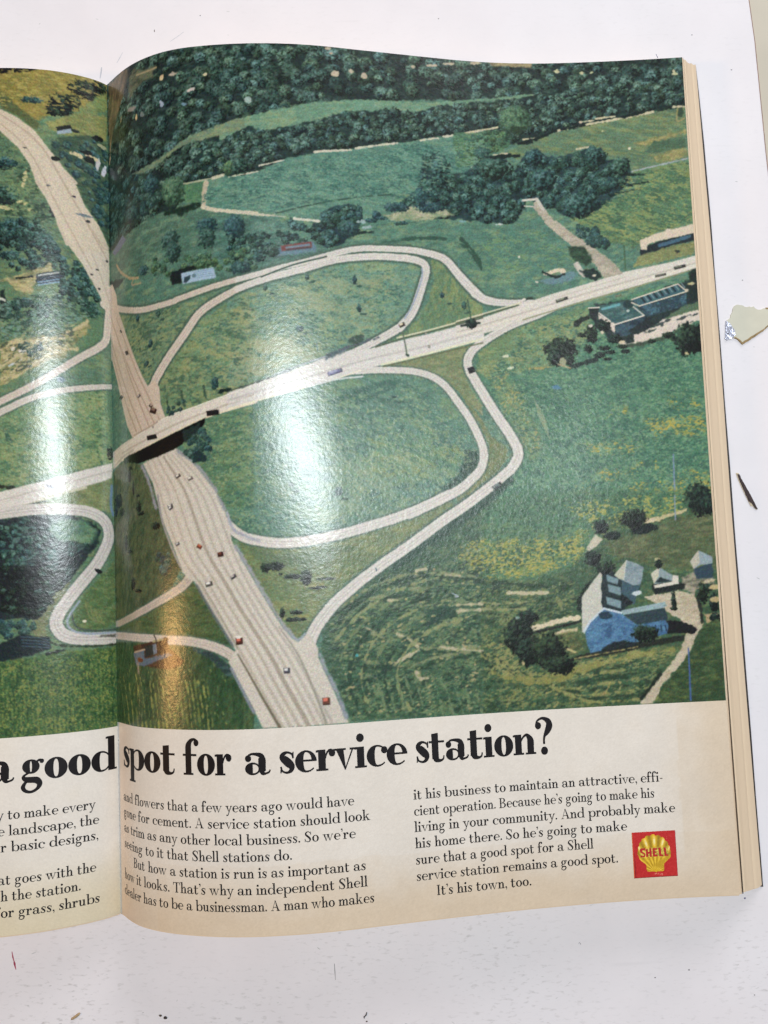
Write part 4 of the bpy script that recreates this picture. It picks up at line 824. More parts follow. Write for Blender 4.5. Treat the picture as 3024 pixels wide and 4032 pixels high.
1 0 104 114 64 .27 .47 .4 .7 0 362 2578 364 2591 366 2609 369 2631 372 2655 375 2677 378 2702 381 2729 384 2756 386 2780 388 2796
1 0 128 132 74 .27 .47 .4 .7 0 381 2610 383 2619 385 2630 388 2643 392 2659 395 2677 397 2699 400 2726 403 2754 405 2779 407 2796
1 0 128 132 74 .27 .47 .4 .7 0 401 2569 403 2584 405 2604 408 2628 411 2653 414 2677 416 2702 419 2729 422 2756 424 2779 426 2795
1 0 104 114 64 .27 .47 .4 .7 0 419 2609 421 2617 424 2629 427 2642 430 2659 432 2676 435 2699 438 2726 441 2754 443 2778 444 2795
1 0 128 132 74 .27 .47 .4 .7 0 438 2603 440 2612 442 2625 445 2640 448 2658 451 2676 454 2699 456 2726 459 2754 461 2778 463 2795
1 0 128 132 74 .27 .47 .4 .7 0 456 2607 458 2615 461 2627 463 2642 466 2658 469 2676 472 2699 474 2726 477 2753 479 2778 481 2794
1 0 104 114 64 .27 .47 .4 .7 0 475 2571 477 2585 479 2605 482 2628 485 2653 487 2676 490 2701 492 2728 495 2755 497 2778 498 2794
1 0 128 132 74 .27 .47 .4 .7 0 492 2607 494 2616 497 2627 499 2642 502 2658 505 2676 507 2698 510 2726 512 2753 514 2777 516 2794
1 0 128 132 74 .27 .47 .4 .7 0 510 2603 512 2612 514 2625 517 2640 520 2657 522 2676 525 2699 527 2726 530 2753 532 2777 533 2794
1 0 104 114 64 .27 .47 .4 .7 0 528 2602 529 2611 532 2624 534 2640 537 2657 540 2676 542 2699 545 2726 547 2753 549 2777 550 2794
3 0 110 120 70 26.8 259.6 .54 .27 70 .3 .4
3 0 110 120 70 9.6 275.1 .54 .27 70 .3 .4
3 0 110 120 70 54.7 256.6 .54 .27 70 .3 .4
3 0 110 120 70 14.6 262.4 .54 .27 70 .3 .4
3 0 110 120 70 20.9 265.3 .54 .27 70 .3 .4
3 0 110 120 70 48 273.1 .54 .27 70 .3 .4
3 0 110 120 70 16.8 264.2 .54 .27 70 .3 .4
3 0 110 120 70 7.1 264.1 .54 .27 70 .3 .4
3 0 110 120 70 13.5 256.3 .54 .27 70 .3 .4
3 0 110 120 70 27.7 257.7 .54 .27 70 .3 .4
3 0 110 120 70 12.5 257.6 .54 .27 70 .3 .4
3 0 110 120 70 45.5 256.4 .54 .27 70 .3 .4
3 0 110 120 70 19.7 274.1 .54 .27 70 .3 .4
3 0 110 120 70 31.2 259.5 .54 .27 70 .3 .4
3 0 110 120 70 60.4 277.1 .54 .27 70 .3 .4
3 0 110 120 70 37.4 261.7 .54 .27 70 .3 .4
3 0 110 120 70 50.7 274.6 .54 .27 70 .3 .4
3 0 110 120 70 34 274 .54 .27 70 .3 .4
3 0 110 120 70 57.1 254.2 .54 .27 70 .3 .4
3 0 110 120 70 61 256 .54 .27 70 .3 .4
3 0 110 120 70 29.4 275.9 .54 .27 70 .3 .4
3 0 110 120 70 59.4 259.1 .54 .27 70 .3 .4
3 0 110 120 70 32.5 272.2 .54 .27 70 .3 .4
3 0 110 120 70 59.3 273 .54 .27 70 .3 .4
3 0 110 120 70 34.1 277.2 .54 .27 70 .3 .4
3 0 110 120 70 32.3 264.4 .54 .27 70 .3 .4
3 0 110 120 70 60.5 260.8 .54 .27 70 .3 .4
3 0 110 120 70 3.1 262.6 .54 .27 70 .3 .4
3 0 110 120 70 50.3 267.7 .54 .27 70 .3 .4
3 0 110 120 70 3.1 260.7 .54 .27 70 .3 .4
3 0 110 120 70 56 273.2 .54 .27 70 .3 .4
3 0 110 120 70 35.2 260.6 .54 .27 70 .3 .4
3 0 110 120 70 44.7 254.7 .54 .27 70 .3 .4
3 0 110 120 70 35.7 270.8 .54 .27 70 .3 .4
3 0 110 120 70 51.9 260.5 .54 .27 70 .3 .4
3 0 110 120 70 1.1 265.8 .54 .27 70 .3 .4
3 0 110 120 70 40.6 266.9 .54 .27 70 .3 .4
3 0 110 120 70 17.6 261.4 .54 .27 70 .3 .4
3 0 110 120 70 37.7 258.1 .54 .27 70 .3 .4
3 0 110 120 70 33.1 254.3 .54 .27 70 .3 .4
3 0 110 120 70 38.5 263.1 .54 .27 70 .3 .4
3 0 110 120 70 57.3 274.4 .54 .27 70 .3 .4
3 0 110 120 70 1.3 262.7 .54 .27 70 .3 .4
3 0 110 120 70 13.1 262.6 .54 .27 70 .3 .4
3 0 110 120 70 27.7 254.7 .54 .27 70 .3 .4
3 0 110 120 70 22.6 261.2 .54 .27 70 .3 .4
3 0 110 120 70 57.1 269.7 .54 .27 70 .3 .4
3 0 110 120 70 38.9 257.4 .54 .27 70 .3 .4
3 0 110 120 70 56.2 254.4 .54 .27 70 .3 .4
3 0 110 120 70 59 274.9 .54 .27 70 .3 .4
3 0 110 120 70 14.3 255.3 .54 .27 70 .3 .4
3 0 110 120 70 41 269 .54 .27 70 .3 .4
3 0 110 120 70 37.2 271.5 .54 .27 70 .3 .4
3 0 110 120 70 54.2 255.3 .54 .27 70 .3 .4
3 0 110 120 70 43.3 257 .54 .27 70 .3 .4
3 0 110 120 70 59.4 273.3 .54 .27 70 .3 .4
3 0 110 120 70 44.8 263 .54 .27 70 .3 .4
3 0 110 120 70 48.3 254.1 .54 .27 70 .3 .4
3 0 110 120 70 46 256.8 .54 .27 70 .3 .4
3 0 110 120 70 33 263.6 .54 .27 70 .3 .4
0 0 50 66 64 .6 .5 2 .2 1 76 100 90 .3 4 2.5 487 2471 564 2499 619 2548 642 2601 612 2589 551 2528 474 2486
1 0 74 94 76 4.48 4.03 .8 .3 0 18 1009 30 1016 49 1025 74 1036 105 1047 139 1058 174 1068 208 1076 242 1082 280 1085 328 1084 378 1080 414 1076 424 1074 422 1073 436 1069 478 1061 533 1048 582 1036 626 1026 665 1017 693 1010
1 0 74 94 76 4.03 4.37 .8 .3 0 693 1010 713 1006 742 999 774 991 808 981 846 971 881 961 906 955 929 949 963 940 1021 922 1092 899 1156 881 1205 873 1246 871 1286 870 1330 870 1373 870 1403 871
1 0 74 94 76 4.37 5.94 .8 .3 0 1403 871 1414 872 1430 873 1449 876 1471 880 1495 884 1517 890 1535 895 1549 902 1563 911 1576 924 1589 941 1601 957 1614 973 1627 988 1640 1003 1656 1021 1673 1039 1684 1052
1 0 74 94 76 5.94 3.7 .8 .3 0 1684 1052 1694 1060 1707 1071 1724 1080 1742 1085 1763 1089 1787 1092 1815 1093 1846 1093 1873 1092 1897 1092 1918 1091 1932 1090
1 0 74 94 76 6.05 4.48 .8 .3 0 306 1474 306 1456 307 1429 311 1405 321 1386 334 1370 348 1353 362 1335 377 1317 395 1296 418 1271 443 1243 467 1216 488 1189 508 1163 530 1139 555 1121 582 1105 610 1091 640 1075 671 1060 692 1049
1 0 74 94 76 4.48 4.82 .8 .3 0 692 1049 713 1042 743 1031 773 1021 799 1013 825 1005 854 997 887 989 924 979 962 969 1002 955 1045 940 1091 927 1143 917 1199 910 1252 905 1305 904 1355 906 1390 907
1 0 74 94 76 4.82 5.26 .8 .3 0 1390 907 1406 910 1428 913 1447 919 1460 925 1469 934 1474 946 1473 962 1468 981 1461 1002 1453 1026 1444 1052 1435 1077 1426 1101 1416 1124 1404 1146 1386 1169 1366 1190 1352 1205
1 0 74 94 76 5.26 4.03 .8 .3 0 1352 1205 1329 1219 1295 1239 1260 1258 1226 1277 1192 1295 1156 1312 1114 1329 1071 1344 1042 1355
1 0 74 94 76 3.38 5.13 .8 .3 0 1015 1424 1038 1417 1071 1407 1103 1398 1129 1394 1153 1392 1179 1391 1206 1388 1235 1386 1268 1385 1310 1385 1356 1386 1397 1389 1429 1395 1456 1402 1481 1412 1502 1423 1520 1437 1537 1453 1554 1473 1571 1497 1587 1521 1603 1545 1620 1569 1636 1596 1651 1627 1666 1660 1677 1690 1683 1712 1685 1730 1686 1748 1683 1766 1678 1783 1671 1798 1663 1811 1652 1823 1637 1836 1619 1852 1598 1870 1570 1888 1528 1909 1480 1930 1438 1948 1405 1962 1378 1973 1360 1980
1 0 74 94 76 5 5.13 .8 .3 0 1530 1904 1510 1913 1480 1927 1451 1940 1425 1951 1400 1961 1373 1971 1346 1980 1317 1990 1290 1998 1267 2005 1245 2011 1213 2019 1168 2031 1114 2045 1057 2057 995 2068 931 2077 874 2081 828 2080 789 2075 755 2068 727 2062 704 2055 683 2044 660 2027 638 2006 623 1992
1 0 74 94 76 3.38 5 .8 .3 0 2026 1117 2006 1126 1977 1138 1945 1152 1907 1165 1866 1179 1829 1194 1800 1208 1774 1222 1747 1237 1718 1255 1689 1274 1665 1293 1650 1311 1640 1328 1635 1345 1636 1365 1642 1384 1647 1398
1 0 74 94 76 5 5.4 .8 .3 0 1647 1398 1656 1413 1668 1436 1683 1463 1702 1496 1723 1533 1744 1568 1763 1599 1782 1627 1798 1653 1812 1678 1822 1701 1830 1717
1 0 74 94 76 5.4 5.13 .8 .3 0 1830 1717 1831 1726 1833 1740 1831 1754 1824 1769 1814 1785 1804 1798 1794 1809 1783 1817 1771 1826 1756 1838 1741 1850 1730 1859
1 0 74 94 76 5.82 6.05 .8 .3 0 1730 1858 1720 1866 1704 1877 1683 1892 1655 1911 1623 1934 1590 1956 1562 1973 1533 1990 1497 2013 1446 2047 1387 2087 1335 2121 1298 2144 1268 2162 1238 2181 1203 2205 1167 2229 1142 2247
1 0 74 94 76 5.33 6.21 .8 .3 0 1142 2246 1117 2266 1080 2295 1047 2322 1023 2346 1003 2369 985 2391 969 2413 957 2434 946 2455 938 2479 931 2503 926 2519
1 0 74 94 76 5.13 3.65 .8 .3 0 481 2179 474 2190 463 2206 450 2220 438 2231 424 2241 403 2252 371 2268 330 2287 287 2305 246 2322 201 2338 152 2354 90 2369 28 2383 -30 2390
1 0 74 94 76 4.05 5.13 .8 .3 0 -30 2431 20 2435 74 2435 136 2436 193 2437 243 2439 284 2441 313 2443 336 2444 362 2446 396 2447 432 2449 468 2453 502 2459 535 2467 565 2476 590 2486 612 2497 632 2510 653 2527 672 2547 685 2561
1 0 208 192 172 2.69 2.24 .34 .12 1 .04 1.2 18 1009 30 1016 49 1025 74 1036 105 1047 139 1058 174 1068 208 1076 242 1082 280 1085 328 1084 378 1080 414 1076 424 1074 422 1073 436 1069 478 1061 533 1048 582 1036 626 1026 665 1017 693 1010
1 0 178 165 147 .81 .67 .5 0 0 18 1009 30 1016 49 1025 74 1036 105 1047 139 1058 174 1068 208 1076 242 1082 280 1085 328 1084 378 1080 414 1076 424 1074 422 1073 436 1069 478 1061 533 1048 582 1036 626 1026 665 1017 693 1010
1 0 214 197 177 .38 .31 .3 0 0 18 1009 30 1016 49 1025 74 1036 105 1047 139 1058 174 1068 208 1076 242 1082 280 1085 328 1084 378 1080 414 1076 424 1074 422 1073 436 1069 478 1061 533 1048 582 1036 626 1026 665 1017 693 1010
1 0 214 205 190 2.24 2.58 .34 .12 1 .04 1.2 693 1010 713 1006 742 999 774 991 808 981 846 971 881 961 906 955 929 949 963 940 1021 922 1092 899 1156 881 1205 873 1246 871 1286 870 1330 870 1373 870 1403 871
1 0 184 176 163 .67 .77 .5 0 0 693 1010 713 1006 742 999 774 991 808 981 846 971 881 961 906 955 929 949 963 940 1021 922 1092 899 1156 881 1205 873 1246 871 1286 870 1330 870 1373 870 1403 871
1 0 220 211 195 .31 .36 .3 0 0 693 1010 713 1006 742 999 774 991 808 981 846 971 881 961 906 955 929 949 963 940 1021 922 1092 899 1156 881 1205 873 1246 871 1286 870 1330 870 1373 870 1403 871
1 0 214 205 190 2.58 4.14 .34 .12 1 .04 1.2 1403 871 1414 872 1430 873 1449 876 1471 880 1495 884 1517 890 1535 895 1549 902 1563 911 1576 924 1589 941 1601 957 1614 973 1627 988 1640 1003 1656 1021 1673 1039 1684 1052
1 0 184 176 163 .77 1.24 .5 0 0 1403 871 1414 872 1430 873 1449 876 1471 880 1495 884 1517 890 1535 895 1549 902 1563 911 1576 924 1589 941 1601 957 1614 973 1627 988 1640 1003 1656 1021 1673 1039 1684 1052
1 0 220 211 195 .36 .58 .3 0 0 1403 871 1414 872 1430 873 1449 876 1471 880 1495 884 1517 890 1535 895 1549 902 1563 911 1576 924 1589 941 1601 957 1614 973 1627 988 1640 1003 1656 1021 1673 1039 1684 1052
1 0 214 205 190 4.14 1.9 .34 .12 1 .04 1.2 1684 1052 1694 1060 1707 1071 1724 1080 1742 1085 1763 1089 1787 1092 1815 1093 1846 1093 1873 1092 1897 1092 1918 1091 1932 1090
1 0 184 176 163 1.24 .57 .5 0 0 1684 1052 1694 1060 1707 1071 1724 1080 1742 1085 1763 1089 1787 1092 1815 1093 1846 1093 1873 1092 1897 1092 1918 1091 1932 1090
1 0 220 211 195 .58 .27 .3 0 0 1684 1052 1694 1060 1707 1071 1724 1080 1742 1085 1763 1089 1787 1092 1815 1093 1846 1093 1873 1092 1897 1092 1918 1091 1932 1090
1 0 208 192 172 4.26 2.69 .34 .12 1 .04 1.2 306 1474 306 1456 307 1429 311 1405 321 1386 334 1370 348 1353 362 1335 377 1317 395 1296 418 1271 443 1243 467 1216 488 1189 508 1163 530 1139 555 1121 582 1105 610 1091 640 1075 671 1060 692 1049
1 0 178 165 147 1.28 .81 .5 0 0 306 1474 306 1456 307 1429 311 1405 321 1386 334 1370 348 1353 362 1335 377 1317 395 1296 418 1271 443 1243 467 1216 488 1189 508 1163 530 1139 555 1121 582 1105 610 1091 640 1075 671 1060 692 1049
1 0 214 197 177 .6 .38 .3 0 0 306 1474 306 1456 307 1429 311 1405 321 1386 334 1370 348 1353 362 1335 377 1317 395 1296 418 1271 443 1243 467 1216 488 1189 508 1163 530 1139 555 1121 582 1105 610 1091 640 1075 671 1060 692 1049
1 0 214 205 190 2.69 3.02 .34 .12 1 .04 1.2 692 1049 713 1042 743 1031 773 1021 799 1013 825 1005 854 997 887 989 924 979 962 969 1002 955 1045 940 1091 927 1143 917 1199 910 1252 905 1305 904 1355 906 1390 907
1 0 184 176 163 .81 .91 .5 0 0 692 1049 713 1042 743 1031 773 1021 799 1013 825 1005 854 997 887 989 924 979 962 969 1002 955 1045 940 1091 927 1143 917 1199 910 1252 905 1305 904 1355 906 1390 907
1 0 220 211 195 .38 .42 .3 0 0 692 1049 713 1042 743 1031 773 1021 799 1013 825 1005 854 997 887 989 924 979 962 969 1002 955 1045 940 1091 927 1143 917 1199 910 1252 905 1305 904 1355 906 1390 907
1 0 214 205 190 3.02 3.47 .34 .12 1 .04 1.2 1390 907 1406 910 1428 913 1447 919 1460 925 1469 934 1474 946 1473 962 1468 981 1461 1002 1453 1026 1444 1052 1435 1077 1426 1101 1416 1124 1404 1146 1386 1169 1366 1190 1352 1205
1 0 184 176 163 .91 1.04 .5 0 0 1390 907 1406 910 1428 913 1447 919 1460 925 1469 934 1474 946 1473 962 1468 981 1461 1002 1453 1026 1444 1052 1435 1077 1426 1101 1416 1124 1404 1146 1386 1169 1366 1190 1352 1205
1 0 220 211 195 .42 .49 .3 0 0 1390 907 1406 910 1428 913 1447 919 1460 925 1469 934 1474 946 1473 962 1468 981 1461 1002 1453 1026 1444 1052 1435 1077 1426 1101 1416 1124 1404 1146 1386 1169 1366 1190 1352 1205
1 0 214 205 190 3.47 2.24 .34 .12 1 .04 1.2 1352 1205 1329 1219 1295 1239 1260 1258 1226 1277 1192 1295 1156 1312 1114 1329 1071 1344 1042 1355
1 0 184 176 163 1.04 .67 .5 0 0 1352 1205 1329 1219 1295 1239 1260 1258 1226 1277 1192 1295 1156 1312 1114 1329 1071 1344 1042 1355
1 0 220 211 195 .49 .31 .3 0 0 1352 1205 1329 1219 1295 1239 1260 1258 1226 1277 1192 1295 1156 1312 1114 1329 1071 1344 1042 1355
1 0 150 158 170 .61 .61 .3 0 0 1455 950 1456 958 1457 972 1453 993 1442 1027 1426 1070 1411 1106 1397 1132 1383 1152 1373 1166
1 0 214 205 190 2.3 4.05 .34 .12 1 .04 1.2 1015 1424 1038 1417 1071 1407 1103 1398 1129 1394 1153 1392 1179 1391 1206 1388 1235 1386 1268 1385 1310 1385 1356 1386 1397 1389 1429 1395 1456 1402 1481 1412 1502 1423 1520 1437 1537 1453 1554 1473 1571 1497 1587 1521 1603 1545 1620 1569 1636 1596 1651 1627 1666 1660 1677 1690 1683 1712 1685 1730 1686 1748 1683 1766 1678 1783 1671 1798 1663 1811 1652 1823 1637 1836 1619 1852 1598 1870 1570 1888 1528 1909 1480 1930 1438 1948 1405 1962 1378 1973 1360 1980
1 0 184 176 163 .69 1.22 .5 0 0 1015 1424 1038 1417 1071 1407 1103 1398 1129 1394 1153 1392 1179 1391 1206 1388 1235 1386 1268 1385 1310 1385 1356 1386 1397 1389 1429 1395 1456 1402 1481 1412 1502 1423 1520 1437 1537 1453 1554 1473 1571 1497 1587 1521 1603 1545 1620 1569 1636 1596 1651 1627 1666 1660 1677 1690 1683 1712 1685 1730 1686 1748 1683 1766 1678 1783 1671 1798 1663 1811 1652 1823 1637 1836 1619 1852 1598 1870 1570 1888 1528 1909 1480 1930 1438 1948 1405 1962 1378 1973 1360 1980
1 0 220 211 195 .32 .57 .3 0 0 1015 1424 1038 1417 1071 1407 1103 1398 1129 1394 1153 1392 1179 1391 1206 1388 1235 1386 1268 1385 1310 1385 1356 1386 1397 1389 1429 1395 1456 1402 1481 1412 1502 1423 1520 1437 1537 1453 1554 1473 1571 1497 1587 1521 1603 1545 1620 1569 1636 1596 1651 1627 1666 1660 1677 1690 1683 1712 1685 1730 1686 1748 1683 1766 1678 1783 1671 1798 1663 1811 1652 1823 1637 1836 1619 1852 1598 1870 1570 1888 1528 1909 1480 1930 1438 1948 1405 1962 1378 1973 1360 1980
1 0 214 205 190 3.92 4.05 .34 .12 1 .04 1.2 1530 1904 1510 1913 1480 1927 1451 1940 1425 1951 1400 1961 1373 1971 1346 1980 1317 1990 1290 1998 1267 2005 1245 2011 1213 2019 1168 2031 1114 2045 1057 2057 995 2068 931 2077 874 2081 828 2080 789 2075 755 2068 727 2062 704 2055 683 2044 660 2027 638 2006 623 1992
1 0 184 176 163 1.17 1.22 .5 0 0 1530 1904 1510 1913 1480 1927 1451 1940 1425 1951 1400 1961 1373 1971 1346 1980 1317 1990 1290 1998 1267 2005 1245 2011 1213 2019 1168 2031 1114 2045 1057 2057 995 2068 931 2077 874 2081 828 2080 789 2075 755 2068 727 2062 704 2055 683 2044 660 2027 638 2006 623 1992
1 0 220 211 195 .55 .57 .3 0 0 1530 1904 1510 1913 1480 1927 1451 1940 1425 1951 1400 1961 1373 1971 1346 1980 1317 1990 1290 1998 1267 2005 1245 2011 1213 2019 1168 2031 1114 2045 1057 2057 995 2068 931 2077 874 2081 828 2080 789 2075 755 2068 727 2062 704 2055 683 2044 660 2027 638 2006 623 1992
1 0 50 74 58 3.36 3.36 1.5 .8 0 1793 1850 1761 1877 1714 1914 1670 1947 1633 1972 1597 1994 1559 2018 1517 2044 1472 2073 1428 2102 1379 2134 1331 2167 1298 2189
1 0 214 205 190 2.3 3.92 .34 .12 1 .04 1.2 2026 1117 2006 1126 1977 1138 1945 1152 1907 1165 1866 1179 1829 1194 1800 1208 1774 1222 1747 1237 1718 1255 1689 1274 1665 1293 1650 1311 1640 1328 1635 1345 1636 1365 1642 1384 1647 1398
1 0 184 176 163 .69 1.17 .5 0 0 2026 1117 2006 1126 1977 1138 1945 1152 1907 1165 1866 1179 1829 1194 1800 1208 1774 1222 1747 1237 1718 1255 1689 1274 1665 1293 1650 1311 1640 1328 1635 1345 1636 1365 1642 1384 1647 1398
1 0 220 211 195 .32 .55 .3 0 0 2026 1117 2006 1126 1977 1138 1945 1152 1907 1165 1866 1179 1829 1194 1800 1208 1774 1222 1747 1237 1718 1255 1689 1274 1665 1293 1650 1311 1640 1328 1635 1345 1636 1365 1642 1384 1647 1398
1 0 214 205 190 3.92 4.32 .34 .12 1 .04 1.2 1647 1398 1656 1413 1668 1436 1683 1463 1702 1496 1723 1533 1744 1568 1763 1599 1782 1627 1798 1653 1812 1678 1822 1701 1830 1717
1 0 184 176 163 1.17 1.3 .5 0 0 1647 1398 1656 1413 1668 1436 1683 1463 1702 1496 1723 1533 1744 1568 1763 1599 1782 1627 1798 1653 1812 1678 1822 1701 1830 1717
1 0 220 211 195 .55 .6 .3 0 0 1647 1398 1656 1413 1668 1436 1683 1463 1702 1496 1723 1533 1744 1568 1763 1599 1782 1627 1798 1653 1812 1678 1822 1701 1830 1717
1 0 214 205 190 4.32 4.05 .34 .12 1 .04 1.2 1830 1717 1831 1726 1833 1740 1831 1754 1824 1769 1814 1785 1804 1798 1794 1809 1783 1817 1771 1826 1756 1838 1741 1850 1730 1859
1 0 184 176 163 1.3 1.22 .5 0 0 1830 1717 1831 1726 1833 1740 1831 1754 1824 1769 1814 1785 1804 1798 1794 1809 1783 1817 1771 1826 1756 1838 1741 1850 1730 1859
1 0 220 211 195 .6 .57 .3 0 0 1830 1717 1831 1726 1833 1740 1831 1754 1824 1769 1814 1785 1804 1798 1794 1809 1783 1817 1771 1826 1756 1838 1741 1850 1730 1859
1 0 214 205 190 4.03 4.26 .34 .12 1 .04 1.2 1730 1858 1720 1866 1704 1877 1683 1892 1655 1911 1623 1934 1590 1956 1562 1973 1533 1990 1497 2013 1446 2047 1387 2087 1335 2121 1298 2144 1268 2162 1238 2181 1203 2205 1167 2229 1142 2247
1 0 184 176 163 1.21 1.28 .5 0 0 1730 1858 1720 1866 1704 1877 1683 1892 1655 1911 1623 1934 1590 1956 1562 1973 1533 1990 1497 2013 1446 2047 1387 2087 1335 2121 1298 2144 1268 2162 1238 2181 1203 2205 1167 2229 1142 2247
1 0 220 211 195 .56 .6 .3 0 0 1730 1858 1720 1866 1704 1877 1683 1892 1655 1911 1623 1934 1590 1956 1562 1973 1533 1990 1497 2013 1446 2047 1387 2087 1335 2121 1298 2144 1268 2162 1238 2181 1203 2205 1167 2229 1142 2247
1 0 214 205 190 4.25 5.13 .34 .12 1 .04 1.2 1142 2246 1117 2266 1080 2295 1047 2322 1023 2346 1003 2369 985 2391 969 2413 957 2434 946 2455 938 2479 931 2503 926 2519
1 0 184 176 163 1.28 1.54 .5 0 0 1142 2246 1117 2266 1080 2295 1047 2322 1023 2346 1003 2369 985 2391 969 2413 957 2434 946 2455 938 2479 931 2503 926 2519
1 0 220 211 195 .6 .72 .3 0 0 1142 2246 1117 2266 1080 2295 1047 2322 1023 2346 1003 2369 985 2391 969 2413 957 2434 946 2455 938 2479 931 2503 926 2519
1 0 194 178 158 4.05 2.57 .34 .12 1 .04 1.2 481 2179 474 2190 463 2206 450 2220 438 2231 424 2241 403 2252 371 2268 330 2287 287 2305 246 2322 201 2338 152 2354 90 2369 28 2383 -30 2390
1 0 166 153 135 1.22 .77 .5 0 0 481 2179 474 2190 463 2206 450 2220 438 2231 424 2241 403 2252 371 2268 330 2287 287 2305 246 2322 201 2338 152 2354 90 2369 28 2383 -30 2390
1 0 199 183 162 .57 .36 .3 0 0 481 2179 474 2190 463 2206 450 2220 438 2231 424 2241 403 2252 371 2268 330 2287 287 2305 246 2322 201 2338 152 2354 90 2369 28 2383 -30 2390
1 0 204 190 172 2.97 4.05 .34 .12 1 .04 1.2 -30 2431 20 2435 74 2435 136 2436 193 2437 243 2439 284 2441 313 2443 336 2444 362 2446 396 2447 432 2449 468 2453 502 2459 535 2467 565 2476 590 2486 612 2497 632 2510 653 2527 672 2547 685 2561
1 0 175 163 147 .89 1.22 .5 0 0 -30 2431 20 2435 74 2435 136 2436 193 2437 243 2439 284 2441 313 2443 336 2444 362 2446 396 2447 432 2449 468 2453 502 2459 535 2467 565 2476 590 2486 612 2497 632 2510 653 2527 672 2547 685 2561
1 0 210 195 177 .42 .57 .3 0 0 -30 2431 20 2435 74 2435 136 2436 193 2437 243 2439 284 2441 313 2443 336 2444 362 2446 396 2447 432 2449 468 2453 502 2459 535 2467 565 2476 590 2486 612 2497 632 2510 653 2527 672 2547 685 2561
0 0 208 188 165 .35 .05 1 .03 1.2 -30 907 21 915 55 971 65 1025 78 1055 122 1130 171 1220 248 1364 278 1408 312 1383 339 1421 345 1492 371 1558 182 1615 137 1553 97 1462 48 1346 10 1255 -30 1210
1 0 176 153 128 .47 .74 .5 0 0 15 1090 39 1128 74 1183 116 1245 156 1307 189 1360 219 1410 249 1461 277 1509 300 1549 316 1577
1 0 176 153 128 .47 .74 .5 0 0 6 1061 26 1101 55 1157 92 1222 130 1288 162 1346 192 1400 220 1455 246 1506 268 1549 283 1579
1 0 176 153 128 .47 .74 .5 0 0 0 1155 15 1187 38 1234 67 1288 98 1343 127 1391 155 1437 182 1483 206 1526 226 1562 238 1587
1 0 176 153 128 .47 .74 .5 0 0 5 1210 17 1239 34 1279 56 1326 81 1374 104 1417 129 1457 154 1498 176 1535 194 1567 205 1589
1 0 176 153 128 .47 .74 .5 0 0 51 1072 77 1111 113 1166 152 1228 188 1289 217 1343 245 1393 275 1444 302 1492 325 1532 340 1561
0 0 207 194 174 .35 .05 1 .03 1.2 244 1727 416 1681 451 1709 511 1765 580 1858 622 1946 332 1929 298 1814
0 0 207 196 177 .35 .05 1 .03 1.2 310 1850 576 1844 621 1943 641 2014 646 2065 704 2176 778 2310 835 2408 875 2457 895 2469 935 2436 972 2498 971 2533 990 2582 1023 2655 1056 2740 1082 2793 748 2794 707 2703 656 2602 621 2536 650 2491 614 2431 546 2318 488 2218 461 2206 435 2180 419 2134 394 2072 341 1958 316 1863
1 0 186 173 152 .54 1.12 .5 .12 0 268 1716 274 1731 284 1753 295 1776 307 1800 321 1826 333 1852 342 1876 349 1900 357 1926 367 1955 379 1987 391 2020 404 2054 417 2089 435 2123 458 2158 486 2192 511 2227 532 2261 551 2295 570 2328 591 2362 611 2395 631 2429 650 2462 669 2496 687 2529 704 2562 720 2595 736 2629 754 2663 773 2698 790 2729 805 2757 818 2782 826 2799
1 0 191 178 159 .6 1.26 .5 .12 0 298 1715 306 1730 318 1752 330 1775 344 1799 359 1825 372 1851 381 1875 389 1898 397 1924 407 1954 418 1985 430 2018 442 2052 456 2086 472 2121 494 2155 520 2190 543 2224 564 2258 583 2292 602 2325 622 2359 643 2393 663 2426 682 2460 701 2493 719 2526 736 2560 752 2593 768 2626 786 2661 805 2695 821 2726 836 2755 849 2779 857 2796
1 0 185 172 151 .54 1.12 .5 .12 0 326 1714 335 1729 349 1751 363 1774 378 1798 394 1824 407 1849 417 1873 426 1897 435 1923 445 1952 455 1983 467 2016 479 2049 492 2084 508 2119 529 2153 552 2187 574 2221 594 2255 613 2289 632 2323 652 2356 673 2390 693 2423 712 2457 732 2490 750 2524 767 2557 783 2591 800 2624 818 2658 836 2693 852 2724 867 2752 879 2777 888 2794
1 0 170 157 136 .87 1.82 .5 .12 0 356 1711 367 1727 383 1749 400 1772 416 1796 433 1822 448 1847 459 1871 469 1895 479 1921 489 1950 499 1981 510 2013 522 2047 535 2081 550 2116 569 2150 590 2184 611 2218 630 2252 648 2285 667 2319 687 2353 708 2386 728 2420 748 2454 768 2487 787 2521 805 2554 821 2588 837 2621 855 2656 873 2690 889 2722 904 2750 916 2775 924 2792
1 0 187 175 156 .54 1.12 .5 .12 0 379 1709 392 1725 411 1746 430 1770 447 1794 465 1820 481 1845 493 1869 504 1893 515 1918 525 1947 536 1979 547 2011 559 2044 571 2079 586 2113 603 2147 622 2181 641 2215 659 2249 678 2282 697 2316 717 2350 737 2383 757 2417 778 2451 799 2484 819 2518 836 2552 853 2585 870 2619 887 2653 905 2688 921 2719 935 2748 947 2773 956 2790
1 0 188 177 159 .6 1.26 .5 .12 0 398 1707 413 1722 434 1744 454 1768 473 1792 492 1818 509 1843 523 1867 535 1890 547 1916 558 1945 569 1976 580 2009 592 2042 604 2076 618 2110 633 2144 650 2178 668 2212 686 2246 705 2279 724 2313 743 2347 763 2381 783 2414 804 2448 826 2482 847 2516 865 2549 882 2583 899 2616 916 2651 934 2686 950 2717 964 2746 976 2771 984 2788
